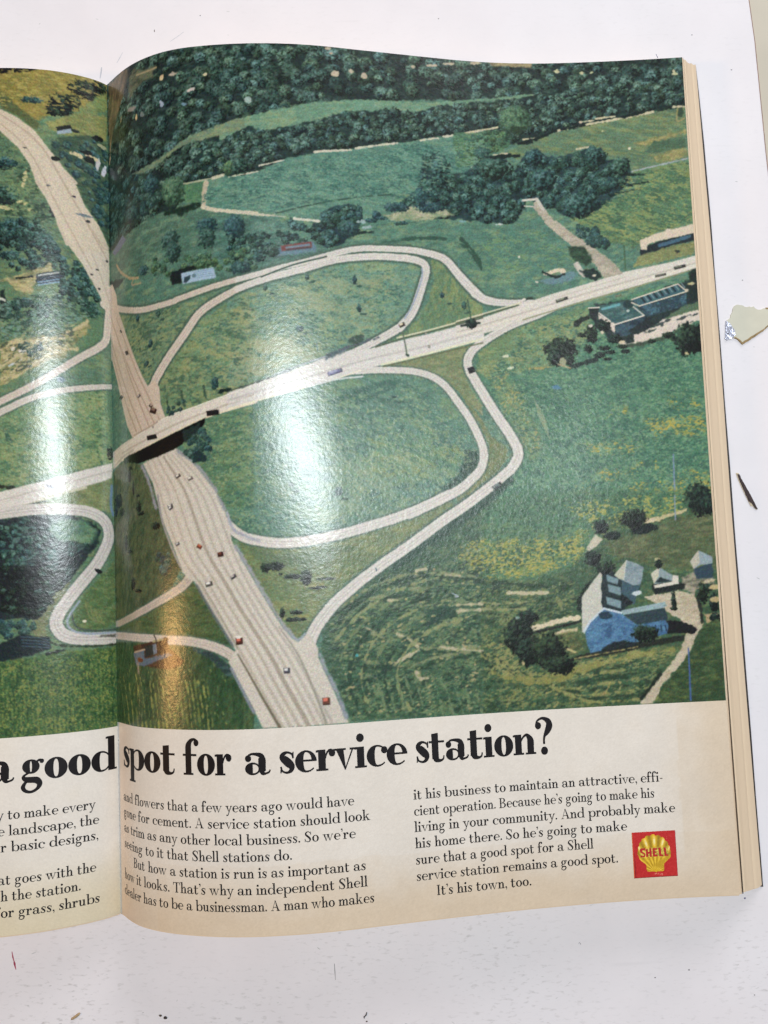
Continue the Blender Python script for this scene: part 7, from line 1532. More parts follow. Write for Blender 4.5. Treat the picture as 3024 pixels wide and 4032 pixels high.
1 1 120 126 80 .54 .54 .6 0 0 92 2321 90 2327 88 2336 86 2347 83 2356 80 2364 75 2369 69 2373 63 2376 58 2378 54 2380
1 1 120 126 80 .54 .54 .6 0 0 73 2338 72 2343 70 2350 68 2357 66 2365 64 2370 62 2374 60 2377 57 2379 56 2381 54 2382
3 1 226 214 180 13.3 236.5 .81 .61 0 .25 .1
2 1 60 .95 2.03 0 91 456 2135 203 2126 210 2195 264 2274 294 2329 399 2323 457 2296
5 1 84 112 100 4 .42 .7 -20 2 455 1960 189 1935 86 1987 204 2195 294 2329 457 2321
5 1 14 18 20 5 .7 1.4 -20 1.6 456 2135 197 2119 210 2195 294 2329 457 2308
1 1 206 196 182 4.46 5.27 .34 .12 1 .04 1.2 606 1924 565 1920 508 1915 455 1910 414 1905 377 1901 336 1897 287 1896 234 1896 189 1898 155 1901 128 1905 104 1911 82 1920 62 1932 47 1945 36 1960 29 1977 26 1994 25 2010 28 2027 35 2046 46 2070 60 2097 76 2123 95 2149 117 2175 139 2201 160 2227 181 2253 199 2277 215 2299 229 2320 238 2338 243 2354 244 2368 241 2382 234 2396 223 2410 207 2421 186 2429 161 2434 130 2438 88 2440 38 2442 7 2443
1 1 177 168 156 1.34 1.58 .5 0 0 606 1924 565 1920 508 1915 455 1910 414 1905 377 1901 336 1897 287 1896 234 1896 189 1898 155 1901 128 1905 104 1911 82 1920 62 1932 47 1945 36 1960 29 1977 26 1994 25 2010 28 2027 35 2046 46 2070 60 2097 76 2123 95 2149 117 2175 139 2201 160 2227 181 2253 199 2277 215 2299 229 2320 238 2338 243 2354 244 2368 241 2382 234 2396 223 2410 207 2421 186 2429 161 2434 130 2438 88 2440 38 2442 7 2443
1 1 212 201 187 .62 .74 .3 0 0 606 1924 565 1920 508 1915 455 1910 414 1905 377 1901 336 1897 287 1896 234 1896 189 1898 155 1901 128 1905 104 1911 82 1920 62 1932 47 1945 36 1960 29 1977 26 1994 25 2010 28 2027 35 2046 46 2070 60 2097 76 2123 95 2149 117 2175 139 2201 160 2227 181 2253 199 2277 215 2299 229 2320 238 2338 243 2354 244 2368 241 2382 234 2396 223 2410 207 2421 186 2429 161 2434 130 2438 88 2440 38 2442 7 2443
1 1 70 80 72 .68 .68 .4 0 0 182 2322 182 2334 180 2352 177 2367 172 2377 165 2386 153 2393 133 2400 107 2405 80 2408 53 2409 24 2408 2 2408
1 1 150 160 168 .81 .81 .4 0 0 152 2280 167 2300 187 2328 200 2353 201 2371 195 2386 183 2398 167 2407 144 2413 118 2418 81 2420 37 2420 2 2420
0 1 90 88 76 .4 .2 0 71 2428 2 2427 2 2440 74 2434
3 1 36 38 38 7.3 216 1.76 .88 -30 .2 .2
1 1 50 60 44 .81 .81 .5 .4 0 266 2442 254 2448 237 2455 214 2461 182 2465 143 2467 106 2469 69 2470 32 2471 3 2472
1 1 28 34 32 1.08 1.08 .5 .5 0 284 2491 272 2489 255 2486 237 2482 219 2479 208 2477
0 1 72 98 54 .5 .5 2 .22 1.2 112 124 66 .35 75 1.6 636 2514 458 2508 342 2499 208 2484 2 2482 2 2821 111 2814 287 2816 637 2822
1 1 58 84 48 .27 .27 .4 .5 0 494 2515 493 2531 492 2553 491 2580 489 2608 488 2637 487 2669 487 2705 486 2741 485 2772 485 2794
1 1 100 116 64 .27 .27 .4 .5 0 485 2516 485 2532 484 2554 482 2580 481 2609 480 2637 479 2669 478 2705 478 2742 477 2773 476 2795
1 1 58 84 48 .27 .27 .4 .5 0 477 2516 477 2532 475 2554 474 2581 473 2609 472 2638 471 2670 470 2706 469 2742 469 2773 468 2795
1 1 100 116 64 .27 .27 .4 .5 0 469 2516 468 2532 467 2555 466 2581 465 2610 464 2638 463 2670 462 2707 461 2743 461 2774 460 2796
1 1 58 84 48 .27 .27 .4 .5 0 461 2517 460 2533 459 2555 458 2582 457 2610 456 2639 455 2671 454 2707 453 2743 453 2775 452 2796
1 1 100 116 64 .27 .27 .4 .5 0 453 2517 452 2533 451 2556 450 2582 449 2611 448 2639 447 2671 446 2708 445 2744 444 2775 444 2797
1 1 58 84 48 .27 .27 .4 .5 0 445 2518 444 2534 443 2556 442 2583 440 2611 439 2640 439 2672 438 2708 437 2744 436 2776 436 2798
1 1 100 116 64 .27 .27 .4 .5 0 436 2518 436 2534 435 2557 433 2583 432 2612 431 2640 430 2672 430 2709 429 2745 428 2776 428 2798
1 1 58 84 48 .27 .27 .4 .5 0 428 2519 427 2535 426 2557 425 2584 424 2612 423 2641 422 2673 421 2709 421 2745 420 2777 420 2799
1 1 100 116 64 .27 .27 .4 .5 0 420 2519 419 2535 418 2558 417 2584 416 2613 415 2641 414 2673 413 2710 413 2746 412 2777 412 2799
1 1 58 84 48 .27 .27 .4 .5 0 412 2520 411 2536 410 2558 409 2585 408 2613 407 2642 406 2674 405 2710 405 2746 404 2778 403 2800
1 1 100 116 64 .27 .27 .4 .5 0 404 2520 403 2536 402 2559 401 2585 400 2614 399 2642 398 2674 397 2711 396 2747 396 2779 395 2801
1 1 58 84 48 .27 .27 .4 .5 0 396 2521 395 2537 394 2559 393 2586 392 2614 391 2643 390 2675 389 2711 388 2748 388 2779 387 2801
1 1 100 116 64 .27 .27 .4 .5 0 387 2521 387 2537 386 2560 385 2586 384 2615 383 2644 382 2676 381 2712 380 2748 380 2780 379 2802
1 1 58 84 48 .27 .27 .4 .5 0 379 2522 379 2538 378 2560 377 2587 375 2615 375 2644 374 2676 373 2713 372 2749 372 2780 371 2802
1 1 100 116 64 .27 .27 .4 .5 0 371 2522 370 2538 370 2561 368 2587 367 2616 366 2645 366 2677 365 2713 364 2749 364 2781 363 2803
1 1 58 84 48 .27 .27 .4 .5 0 363 2523 362 2539 361 2561 360 2588 359 2616 358 2645 358 2677 357 2714 356 2750 356 2782 355 2804
1 1 100 116 64 .27 .27 .4 .5 0 355 2523 354 2539 353 2562 352 2588 351 2617 350 2646 349 2678 349 2714 348 2751 347 2782 347 2804
1 1 58 84 48 .27 .27 .4 .5 0 347 2524 346 2540 345 2562 344 2589 343 2618 342 2646 341 2678 341 2715 340 2751 339 2783 339 2805
1 1 100 116 64 .27 .27 .4 .5 0 339 2524 338 2540 337 2563 336 2589 335 2618 334 2647 333 2679 333 2716 332 2752 331 2784 331 2806
1 1 58 84 48 .27 .27 .4 .5 0 331 2525 330 2541 329 2563 328 2590 327 2619 326 2648 325 2680 325 2716 324 2753 323 2784 323 2806
1 1 100 116 64 .27 .27 .4 .5 0 323 2525 322 2541 321 2564 320 2591 319 2619 318 2648 317 2680 316 2717 316 2753 315 2785 315 2807
1 1 58 84 48 .27 .27 .4 .5 0 314 2526 314 2542 313 2564 312 2591 311 2620 310 2649 309 2681 308 2718 308 2754 307 2786 307 2808
1 1 100 116 64 .27 .27 .4 .5 0 306 2526 306 2542 305 2565 304 2592 303 2621 302 2650 301 2682 300 2718 300 2755 299 2787 299 2809
1 1 58 84 48 .27 .27 .4 .5 0 298 2527 298 2543 297 2566 296 2592 295 2621 294 2650 293 2682 292 2719 292 2756 291 2787 291 2809
1 1 100 116 64 .27 .27 .4 .5 0 290 2527 289 2544 289 2566 288 2593 286 2622 286 2651 285 2683 284 2720 284 2756 283 2788 283 2810
1 1 58 84 48 .27 .27 .4 .5 0 282 2528 281 2544 280 2567 279 2594 278 2622 278 2651 277 2684 276 2720 276 2757 275 2789 275 2811
1 1 100 116 64 .27 .27 .4 .5 0 274 2528 273 2545 272 2567 271 2594 270 2623 269 2652 269 2684 268 2721 267 2758 267 2790 267 2812
1 1 58 84 48 .27 .27 .4 .5 0 266 2529 265 2545 264 2568 263 2595 262 2624 261 2653 261 2685 260 2722 259 2759 259 2790 259 2813
1 1 100 116 64 .27 .27 .4 .5 0 258 2530 257 2546 256 2569 255 2595 254 2624 253 2654 252 2686 252 2723 251 2759 251 2791 250 2813
1 1 58 84 48 .27 .27 .4 .5 0 249 2530 249 2547 248 2569 247 2596 246 2625 245 2654 244 2687 244 2723 243 2760 243 2792 242 2814
1 1 100 116 64 .27 .27 .4 .5 0 241 2531 241 2547 240 2570 239 2597 238 2626 237 2655 236 2687 236 2724 235 2761 235 2793 234 2815
1 1 58 84 48 .27 .27 .4 .5 0 233 2531 233 2548 232 2570 231 2597 230 2627 229 2656 228 2688 227 2725 227 2762 226 2794 226 2816
1 1 100 116 64 .27 .27 .4 .5 0 225 2532 224 2548 223 2571 222 2598 221 2627 221 2656 220 2689 219 2726 219 2763 218 2795 218 2817
1 1 58 84 48 .27 .27 .4 .5 0 217 2533 216 2549 215 2572 214 2599 213 2628 212 2657 212 2690 211 2727 211 2763 210 2795 210 2818
1 1 100 116 64 .27 .27 .4 .5 0 209 2533 208 2550 207 2572 206 2599 205 2629 204 2658 204 2690 203 2727 202 2764 202 2796 202 2819
1 1 58 84 48 .27 .27 .4 .5 0 200 2534 200 2550 199 2573 198 2600 197 2629 196 2659 195 2691 195 2728 194 2765 194 2797 193 2820
1 1 100 116 64 .27 .27 .4 .5 0 192 2535 191 2551 191 2574 190 2601 189 2630 188 2659 187 2692 187 2729 186 2766 186 2798 185 2820
1 1 58 84 48 .27 .27 .4 .5 0 184 2535 183 2552 182 2575 181 2602 180 2631 180 2660 179 2693 178 2730 178 2767 177 2799 177 2821
1 1 100 116 64 .27 .27 .4 .5 0 176 2536 175 2552 174 2575 173 2602 172 2632 171 2661 171 2694 170 2731 170 2768 169 2800 169 2822
1 1 58 84 48 .27 .27 .4 .5 0 167 2537 167 2553 166 2576 165 2603 164 2632 163 2662 162 2694 162 2732 161 2769 161 2801 160 2823
1 1 100 116 64 .27 .27 .4 .5 0 159 2537 158 2554 157 2577 156 2604 156 2633 155 2663 154 2695 153 2733 153 2770 153 2802 152 2824
1 1 58 84 48 .27 .27 .4 .5 0 151 2538 150 2555 149 2577 148 2605 147 2634 146 2663 146 2696 145 2733 145 2771 144 2803 144 2825
1 1 100 116 64 .27 .27 .4 .5 0 142 2539 142 2555 141 2578 140 2605 139 2635 138 2664 137 2697 137 2734 136 2772 136 2804 136 2826
1 1 58 84 48 .27 .27 .4 .5 0 134 2539 133 2556 132 2579 131 2606 130 2636 130 2665 129 2698 128 2735 128 2773 127 2805 127 2827
1 1 100 116 64 .27 .27 .4 .5 0 125 2540 125 2557 124 2580 123 2607 122 2637 121 2666 121 2699 120 2736 119 2774 119 2806 119 2829
1 1 58 84 48 .27 .27 .4 .5 0 117 2541 116 2558 115 2581 114 2608 113 2637 113 2667 112 2700 111 2737 111 2775 111 2807 110 2830
1 1 100 116 64 .27 .27 .4 .5 0 108 2542 108 2558 107 2581 106 2609 105 2638 104 2668 103 2701 103 2738 102 2776 102 2808 102 2831
1 1 58 84 48 .27 .27 .4 .5 0 100 2543 99 2559 98 2582 97 2610 96 2639 96 2669 95 2702 94 2739 94 2777 93 2809 93 2832
1 1 100 116 64 .27 .27 .4 .5 0 91 2543 91 2560 90 2583 89 2610 88 2640 87 2670 86 2703 86 2740 85 2778 85 2810 84 2833
1 1 58 84 48 .27 .27 .4 .5 0 82 2544 82 2561 81 2584 80 2611 79 2641 78 2671 78 2704 77 2742 76 2779 76 2812 76 2834
1 1 100 116 64 .27 .27 .4 .5 0 74 2545 73 2562 72 2585 71 2612 70 2642 69 2672 69 2705 68 2743 68 2780 67 2813 67 2836
1 1 58 84 48 .27 .27 .4 .5 0 65 2546 64 2563 63 2586 62 2613 61 2643 60 2673 60 2706 59 2744 59 2782 58 2814 58 2837
1 1 100 116 64 .27 .27 .4 .5 0 56 2547 55 2563 54 2587 53 2614 52 2644 51 2674 51 2707 50 2745 50 2783 49 2816 49 2838
1 1 58 84 48 .27 .27 .4 .5 0 46 2548 46 2564 45 2588 44 2615 43 2645 42 2675 41 2709 41 2746 40 2784 40 2817 40 2840
1 1 100 116 64 .27 .27 .4 .5 0 37 2549 36 2565 36 2589 34 2617 33 2647 33 2677 32 2710 31 2748 31 2786 30 2819 30 2842
1 1 58 84 48 .27 .27 .4 .5 0 27 2550 27 2567 26 2590 25 2618 24 2648 23 2678 22 2711 21 2749 21 2787 20 2820 20 2843
1 1 100 116 64 .27 .27 .4 .5 0 17 2551 17 2568 16 2591 15 2619 13 2649 13 2679 12 2713 11 2751 11 2789 10 2822 10 2845
1 1 58 84 48 .27 .27 .4 .5 0 7 2552 6 2569 5 2592 4 2620 3 2651 2 2681 1 2714 0 2753 0 2791 119 2824 31 2844
1 1 100 116 64 .27 .27 .4 .5 0 4 2553 3 2570 2 2593 1 2621 0 2651 -12 2682 -1 2715 -2 2753 -2 2791 -3 2825 -3 2848
5 1 134 138 74 2 .5 .5 0 1.1 517 2514 342 2505 3 2488 2 2821 287 2816 518 2810
5 1 44 70 42 2 .55 .6 0 1 517 2514 342 2505 3 2488 2 2821 287 2816 518 2810
'''

# ------------------------------------------------------------------ setting: white board on a beige table
def tag(o, label=None, cat=None, kind=None, group=None):
    for k, v in (('label', label), ('category', cat), ('kind', kind), ('group', group)):
        if v: o[k] = v
    return o
def slab(name, pts, z0, z1, mat, parent=None, bev=0.0):
    n = len(pts); V = [(x, y, z0) for x, y in pts] + [(x, y, z1) for x, y in pts]
    me = pymesh(name, V, [tuple(range(n, 2 * n)), tuple(range(n - 1, -1, -1))] + [(i, (i + 1) % n, n + (i + 1) % n, n + i) for i in range(n)])
    import bmesh
    bm = bmesh.new(); bm.from_mesh(me); bmesh.ops.recalc_face_normals(bm, faces=bm.faces); bm.to_mesh(me); bm.free()
    o = link(name, me, parent, mat)
    if bev:
        b = o.modifiers.new('bevel', 'BEVEL'); b.width = bev * MM; b.segments = 2; b.limit_method = 'ANGLE'
    return o
def tube(pts, rad, seg=8):
    """flattened round thread through pts (x, y, z, radius factor)"""
    V, Fc = [], []; P = np.asarray(pts, float)
    for i, p in enumerate(P):
        d = P[min(i + 1, len(P) - 1)] - P[max(i - 1, 0)]; d = d[:3] / (np.linalg.norm(d[:3]) + 1e-9); s = np.cross(d, (0, 0, 1)); s /= np.linalg.norm(s) + 1e-9; t = np.cross(s, d)
        for k in range(seg):
            a = 2 * math.pi * k / seg; V.append(p[:3] + (s * math.cos(a) + t * math.sin(a) * .7) * rad * p[3])
        if i: Fc += [((i - 1) * seg + k, (i - 1) * seg + (k + 1) % seg, i * seg + (k + 1) % seg, i * seg + k) for k in range(seg)]
    Fc += [tuple(range(seg - 1, -1, -1)), tuple(range((len(P) - 1) * seg, len(P) * seg))]
    return V, Fc

n = Nodes('scuffed_white_board')
c = n.mix(lin4((236, 233, 236)), n.ramp(n.noise(7, 4), [(.3, (1.0, .965, .965, 1)), (.7, (.985, .99, 1.0, 1))]), 1.0, 'MULTIPLY')
c = n.mix(c, n.ramp(n.noise(45, 4), [(.3, g(.965)), (.65, g(1.0))]), 1.0, 'MULTIPLY')
pores = n.ramp(n.noise(560, 3.0, (.5, 1.3, 1), .6, .1), [(.56, g(0)), (.72, g(1))])
zone = n.ramp(n.noise(14, 3), [(.40, g(.12)), (.66, g(.75))])
tc = n.add('ShaderNodeTexCoord'); sx = n.add('ShaderNodeSeparateXYZ'); n.l(tc.outputs['Object'], sx.inputs[0])
mr = n.add('ShaderNodeMapRange'); mr.inputs[1].default_value = -.30; mr.inputs[2].default_value = -.40; mr.inputs[3].default_value = .14; mr.inputs[4].default_value = .75; n.l(sx.outputs['Y'], mr.inputs[0])
pz = n.mix(n.mix(pores, zone, 1.0, 'MULTIPLY'), mr.outputs[0], 1.0, 'MULTIPLY')
c = n.mix(c, lin4((164, 160, 158)), pz)
scr = n.ramp(n.noise(120, 2, (.12, 2.2, 1), .5, 1.1), [(.72, g(0)), (.80, g(.10))])
c = n.mix(c, lin4((176, 174, 176)), scr)
n.l(c, n.b.inputs['Base Color']); n.b.inputs['Roughness'].default_value = .62; n.b.inputs['Specular IOR Level'].default_value = .25
n.bump(n.noise(600, 3), .08, .0002)
M_BOARD = n.m
M_TABLE = plain('beige_laminate', (206, 196, 178), .55, .05, 30)
tb = slab('table', [(-700, -900), (900, -900), (900, 500), (-700, 500)], ZB - 45, ZB - 9, M_TABLE)
tag(tb, kind='structure')
bt = slab('white_board', [(-420, -700), (312, -700), (309, -420), (302.5, -200), (296.4, -37.4), (295.7, -9), (295.1, 15.5), (293.8, 35.4), (291.5, 80), (287, 190), (-420, 190)], ZB - 8, ZB, M_BOARD, bev=.5)
tag(bt, 'large scuffed white board lying under the open magazine', 'board')
edge = plain('frayed_board_edge', (150, 118, 106), .8, .2, 400)
E0 = [(293.8 + .25, 35.4), (295.1 + .25, 15.5), (295.7 + .25, -9), (296.4 + .25, -37.4)]
eb = slab('edge_trim', [(291.8, 80)] + E0 + [(302.8, -200), (303.15, -200)] + [(x + .4, y) for x, y in reversed(E0)] + [(292.2, 80)], ZB - 7.5, ZB - .9, edge, bt)

def flat(name, pts, z, mat, parent):
    return slab(name, pts, ZB - .2, ZB + z, mat, parent)
def ribbon(name, pts, w, mat, parent, z=.03):
    P = np.asarray(pts, float); L, Rr = [], []
    for i in range(len(P)):
        d = P[min(i + 1, len(P) - 1)] - P[max(i - 1, 0)]; d /= np.linalg.norm(d); k = np.array([-d[1], d[0]]) * w[i] / 2; L.append(P[i] + k); Rr.append(P[i] - k)
    return flat(name, [tuple(p) for p in L] + [tuple(p) for p in reversed(Rr)], z, mat, parent)
M_RED = plain('red_pen', (168, 66, 92), .6, .25, 1500); M_PENCIL = plain('pencil', (120, 118, 122), .7, .2, 1500); M_DK = plain('dark_speck', (52, 44, 44), .7, .3, 1500); M_BLUE = plain('blue_pen', (52, 50, 110), .6, .2, 1500)
ribbon('pen_mark', [(-48.1, -374.3), (-47.8, -376.5), (-47.3, -378.2), (-47.05, -379.3), (-46.9, -380.2), (-46.5, -381.8)], [.25, .55, .35, .9, .6, .2], M_RED, bt)
ribbon('pencil_mark', [(87.46, -385.3), (87.55, -388.8), (87.64, -392.0)], [.2, .3, .15], M_PENCIL, bt)
ribbon('pencil_mark', [(19.92, 29.85), (20.0, 28.8)], [.3, .35], M_DK, bt)
ribbon('pencil_mark', [(249.06, 10.83), (249.77, 9.0)], [.2, .25], M_BLUE, bt)
ribbon('scratch', [(-4.3, 12.75), (-4.6, 10.2), (-5.1, 7.55)], [.5, .7, .35], plain('grey_scuff', (190, 192, 200), .7, .1, 900), bt)
ribbon('scratch', [(2.6, 14.6), (4.0, 17.0), (5.4, 19.6)], [.25, .4, .2], M_BOARD if False else plain('grey_scuff', (206, 206, 212), .7, .1, 900), bt)
ribbon('scratch', [(27.0, 24.0), (30.3, 26.2), (33.3, 28.4)], [.2, .35, .2], plain('grey_scuff', (206, 206, 212), .7, .1, 900), bt)
ribbon('pencil_mark', [(191.3, -381.6), (191.8, -381.35), (192.2, -381.7), (192.25, -382.2)], [.15, .2, .2, .15], M_PENCIL, bt)
for x, y, r, m in ((263.6, -366.2, .42, M_BLUE), (237.7, -394.6, .4, M_PENCIL), (223.1, -397.1, .28, M_DK), (264.9, -406.1, .3, M_PENCIL), (120, -350.8, .3, M_PENCIL), (266.2, 19.5, .3, M_PENCIL), (283.3, 2.2, .35, M_PENCIL), (281.5, -96.5, .3, M_PENCIL), (287.5, -262, .35, M_PENCIL), (284, -300, .28, M_PENCIL), (41, 36, .3, M_PENCIL), (150, 31, .3, M_PENCIL)):
    flat('speck', [(x + r * math.cos(a) * (1 + .3 * math.sin(3 * a + x)), y + .8 * r * math.sin(a)) for a in np.linspace(0, 2 * math.pi, 9)[:-1]], .03, m, bt)
rr = random.Random(12)
smud = [plain('grey_scuff', (c_, c_ - 1, c_ - 1), .7, .1, 900) for c_ in (192, 202, 210)]
for k in range(48):
    x = rr.uniform(-50, 280); y = rr.uniform(-412, -362) if k % 5 else rr.uniform(4, 40)
    if k % 9 == 0: x, y = rr.uniform(277, 292), rr.uniform(-330, -10)
    a = rr.gauss(0, .5); l = rr.uniform(.4, 2.1); w = rr.uniform(.12, .4)
    ribbon('scuff', [(x, y), (x + l * .5 * math.cos(a), y + l * .5 * math.sin(a) + rr.uniform(-.15, .15)), (x + l * math.cos(a), y + l * math.sin(a))], [w * .4, w, w * .3], smud[k % 3], bt, .02)

# torn scrap, splinters and crumbs on the board
def ragged(pts, amp, seed, step=.7):
    rng = random.Random(seed); out = []
    for (x0, y0), (x1, y1) in zip(pts, pts[1:] + pts[:1]):
        m = max(1, int(math.hypot(x1 - x0, y1 - y0) / step))
        for i in range(m):
            t = i / m; out.append((x0 + (x1 - x0) * t + rng.uniform(-amp, amp) * (i > 0), y0 + (y1 - y0) * t + rng.uniform(-amp, amp) * (i > 0)))
    return out
def thing(name, loc, label, cat, group=None):
    o = bpy.data.objects.new(name, None); COL.objects.link(o); o.location = tuple(c * MM for c in loc); o.empty_display_size = .01
    return tag(o, label, cat, None, group)
sc = thing('torn_scrap', (285, -116, ZB), 'torn beige scrap with worn brown edges beside the magazine', 'scrap')
SCR = [(277.98, -107.71), (280.1, -108.03), (281.03, -108.43), (281.47, -108.88), (282.66, -108.97), (283.62, -108.76), (284.19, -109.14), (285.53, -108.78), (285.95, -109.57), (287.09, -110.34), (288.75, -110.35), (289.74, -109.83), (292.09, -110.03), (297.8, -110.96), (298.7, -114.14), (291.52, -117.85), (288.53, -120.15), (285.79, -121.85), (282.56, -123.78), (279.21, -125.82), (278.45, -124.83), (277.36, -123.47), (276.45, -122.84), (275.27, -122.67), (276.32, -121.27), (276.22, -119.34), (275.13, -117.86), (274.28, -116.38), (272.72, -114.88), (274.6, -113.5), (274.8, -112.31), (275.73, -110.89), (276.09, -109.21), (276.75, -108.27)]
slab('paper_layer', ragged(SCR, .07, 3), ZB - .1, ZB + .5, plain('torn_grey_beige_card', (208, 205, 188), .75, .04, 200, bump=.15), sc)
FOIL = [(272.48, -114.87), (274.28, -116.38), (275.13, -117.86), (276.22, -119.34), (276.32, -121.27), (275.27, -122.67), (274.53, -123.13), (273.08, -123.43), (272.58, -123.82), (272.13, -123.52), (271.57, -123.02), (271.72, -121.82), (272.02, -119.91), (272.15, -117.03)]
mf = Nodes('crinkled_silver_film'); mf.b.inputs['Base Color'].default_value = lin4((196, 198, 214)); mf.b.inputs['Metallic'].default_value = .55; mf.b.inputs['Roughness'].default_value = .28; mf.bump(mf.noise(420, 3), .7, .0008)
slab('silver_corner', ragged(FOIL, .05, 5), ZB - .1, ZB + .62, mf.m, sc)
flat('hole', [(272.95 + .3 * math.cos(a), -121.0 + .42 * math.sin(a)) for a in np.linspace(0, 6.28, 9)[:-1]], .66, M_DK, sc)
WORN = [(275.27, -122.67), (276.47, -122.48), (277.83, -123.49), (278.51, -123.99), (279.15, -124.98), (282.62, -122.94), (285.86, -121.1), (288.58, -119.6), (291.55, -117.49), (297.5, -114.57), (297.47, -115.05), (291.5, -118.21), (288.5, -120.51), (282.54, -124.14), (279.2, -125.99), (278.43, -125.07), (277.34, -123.71)]
slab('worn_edge', ragged(WORN, .12, 7, .6), ZB - .1, ZB + .56, plain('brown_torn_fibre', (160, 136, 96), .85, .35, 500), sc)
slab('worn_edge', ragged([(290.71, -109.62), (292.62, -109.57), (292.56, -110.41), (290.9, -110.35)], .1, 8, .5), ZB - .1, ZB + .56, plain('brown_torn_fibre', (160, 136, 96), .85, .35, 500), sc)
sp = thing('splinter', (277, -192, ZB), 'narrow dark brown splinter lying slantwise beside the magazine', 'splinter')
GOU = [(272.79, -184.16), (273.71, -184.2), (274.15, -185.13), (274.39, -186.17), (274.85, -186.8), (275.02, -187.42), (275.92, -189.09), (276.62, -190.75), (276.99, -191.38), (278.07, -193.46), (278.77, -195.12), (279.29, -196.36), (279.99, -198.02), (280.88, -199.99), (280.08, -199.75), (279.14, -198.6), (278.22, -197.14), (277.05, -196.27), (275.5, -192.14), (274.48, -189.24), (273.79, -187.37), (273.28, -185.92)]
slab('bark', ragged(GOU, .08, 9, .6), ZB - .05, ZB + .55, plain('dark_brown_fibre', (66, 54, 54), .85, .5, 900, (1, .3, 1), .5), sp)
GP = [(272.38, -183.53), (273.44, -183.57), (273.7, -184.3), (274.48, -189.24), (277.05, -196.27), (278.22, -197.14), (279.14, -198.6), (280.05, -200.06), (280.45, -200.17), (278.92, -198.69), (277.92, -198.45), (276.69, -195.65), (274.6, -190.47), (273.31, -186.94), (272.63, -184.87)]
slab('pale_rim', GP, ZB - .05, ZB + .35, plain('pale_wood', (206, 190, 164), .8, .1, 600), sp)
V, Fc = tube([(-23.5, -402.8, ZB + .4, .5), (-23.1, -402.55, ZB + .45, .9), (-21.7, -401.75, ZB + .5, 1), (-20.4, -400.85, ZB + .5, 1), (-19.8, -400.4, ZB + .45, .6)], .55)
tag(link('seed_husk', pymesh('seed_husk', V, Fc), None, plain('tan_husk', (176, 150, 116), .7, .15, 900), True), 'small tan husk on the white board below the left page', 'husk')
def lump(x, y, r, seed):
    rng = random.Random(seed); V = []; Fc = []
    for i in range(5):
        for k in range(8):
            a = k * math.pi / 4; e = (i / 4) * math.pi / 2; q = r * rng.uniform(.7, 1.25); V.append((x + q * math.cos(a) * math.cos(e) * 1.2, y + q * math.sin(a) * math.cos(e) * .8, ZB + .02 + r * .8 * math.sin(e)))
    for i in range(4):
        for k in range(8): Fc.append((i * 8 + k, i * 8 + (k + 1) % 8, (i + 1) * 8 + (k + 1) % 8, (i + 1) * 8 + k))
    return V, Fc
for k, (x, y, r, lab) in enumerate(((13.75, -403.1, .55, 'small brown crumb on the white board, left one of the pair'), (15.7, -403.95, .8, 'larger dark brown crumb on the white board, right one of the pair'), (100.2, -409.4, .32, 'tiny dark crumb under the curled dark thread'))):
    V, Fc = lump(x, y, r, k + 3); tag(link('crumb', pymesh('crumb', V, Fc), None, plain('brown_crumb', (84, 70, 60) if k != 1 else (62, 50, 44), .8, .4, 1500), True), lab, 'crumb', None, 'crumbs on the white board')
V, Fc = tube([(100.35, -405.6, ZB + .25, .8), (100.3, -406.0, ZB + .3, 1), (100.0, -406.8, ZB + .3, 1.1), (99.5, -407.15, ZB + .3, 1), (99.15, -407.4, ZB + .28, 1.1), (99.2, -408.1, ZB + .22, .6)], .22)
tag(link('thread', pymesh('thread', V, Fc), None, M_DK, True), 'short curled dark thread on the white board below the magazine', 'thread')

# ------------------------------------------------------------------ the magazine
mag = thing('magazine', (0, -180, ZB), 'open vintage magazine showing an aerial motorway photograph above text', 'magazine')
def soften(c):
    for ax in (0, 1):
        a = np.roll(c, 1, ax); b = np.roll(c, -1, ax); k = [slice(None)] * 3; k[ax] = slice(1, -1); k = tuple(k)
        d = c.copy(); d[k] = .12 * a[k] + .76 * c[k] + .12 * b[k]; c = d
    return c
def tone(c):
    l = c.mean(2, keepdims=True); gr = sstep(4, 30, c[..., 1:2] - np.maximum(c[..., 0:1], c[..., 2:3])); c = c * (1 + gr * np.array((-.03, .015, .085))); c = l * .06 * gr + c * (1 - .06 * gr)
    c = c + (c - 96) * .10 * (1 - .5 * (c > 150))
    return np.clip(255 * (np.clip(c, 1, 255) / 255) ** INK_GAMMA * np.array((.965, .975, 1.0)) , 8, 250)
uR = np.concatenate([np.arange(0, 40, .25), np.arange(40, W, .3), [W]]); vP = np.concatenate([np.arange(-0, VP, .3), [VP]])
sheet = Sheet(uR, vP, (88, 118, 92)); run(sheet, 0, OPS)
U, V_ = np.meshgrid(uR, vP)
# slight waviness of the cut picture edge and print grain
grain = (fbm(U / .45, V_ / .45, 401, 2) - .5)[..., None]; sheet.c = soften(sheet.c); sheet.c *= 1 + grain * (.34 - .26 * sheet.c.mean(2, keepdims=True) / 255)
sheet.c += ((np.stack([vnoise(U / .35, V_ / .35, s) for s in (3, 4, 5)], -1)) - .5) * 18
sheet.c = tone(sheet.c)
pr = link('printed_photograph', gridmesh('printed_photograph', surf('R', U, V_), sheet.c), mag, M_PRINT)
uL = np.concatenate([np.arange(0, 62, .27), np.arange(62, W, 1.2), [W]]); vPL = VP + 1.7
vL = np.concatenate([np.arange(0, vPL, .3), [vPL]])
sl = Sheet(uL, vL, (92, 116, 80)); run(sl, 1, OPS)
U, V_ = np.meshgrid(uL, vL); grain = (fbm(U / .45, V_ / .45, 402, 2) - .5)[..., None]; sl.c = soften(sl.c); sl.c *= 1 + grain * (.34 - .26 * sl.c.mean(2, keepdims=True) / 255)
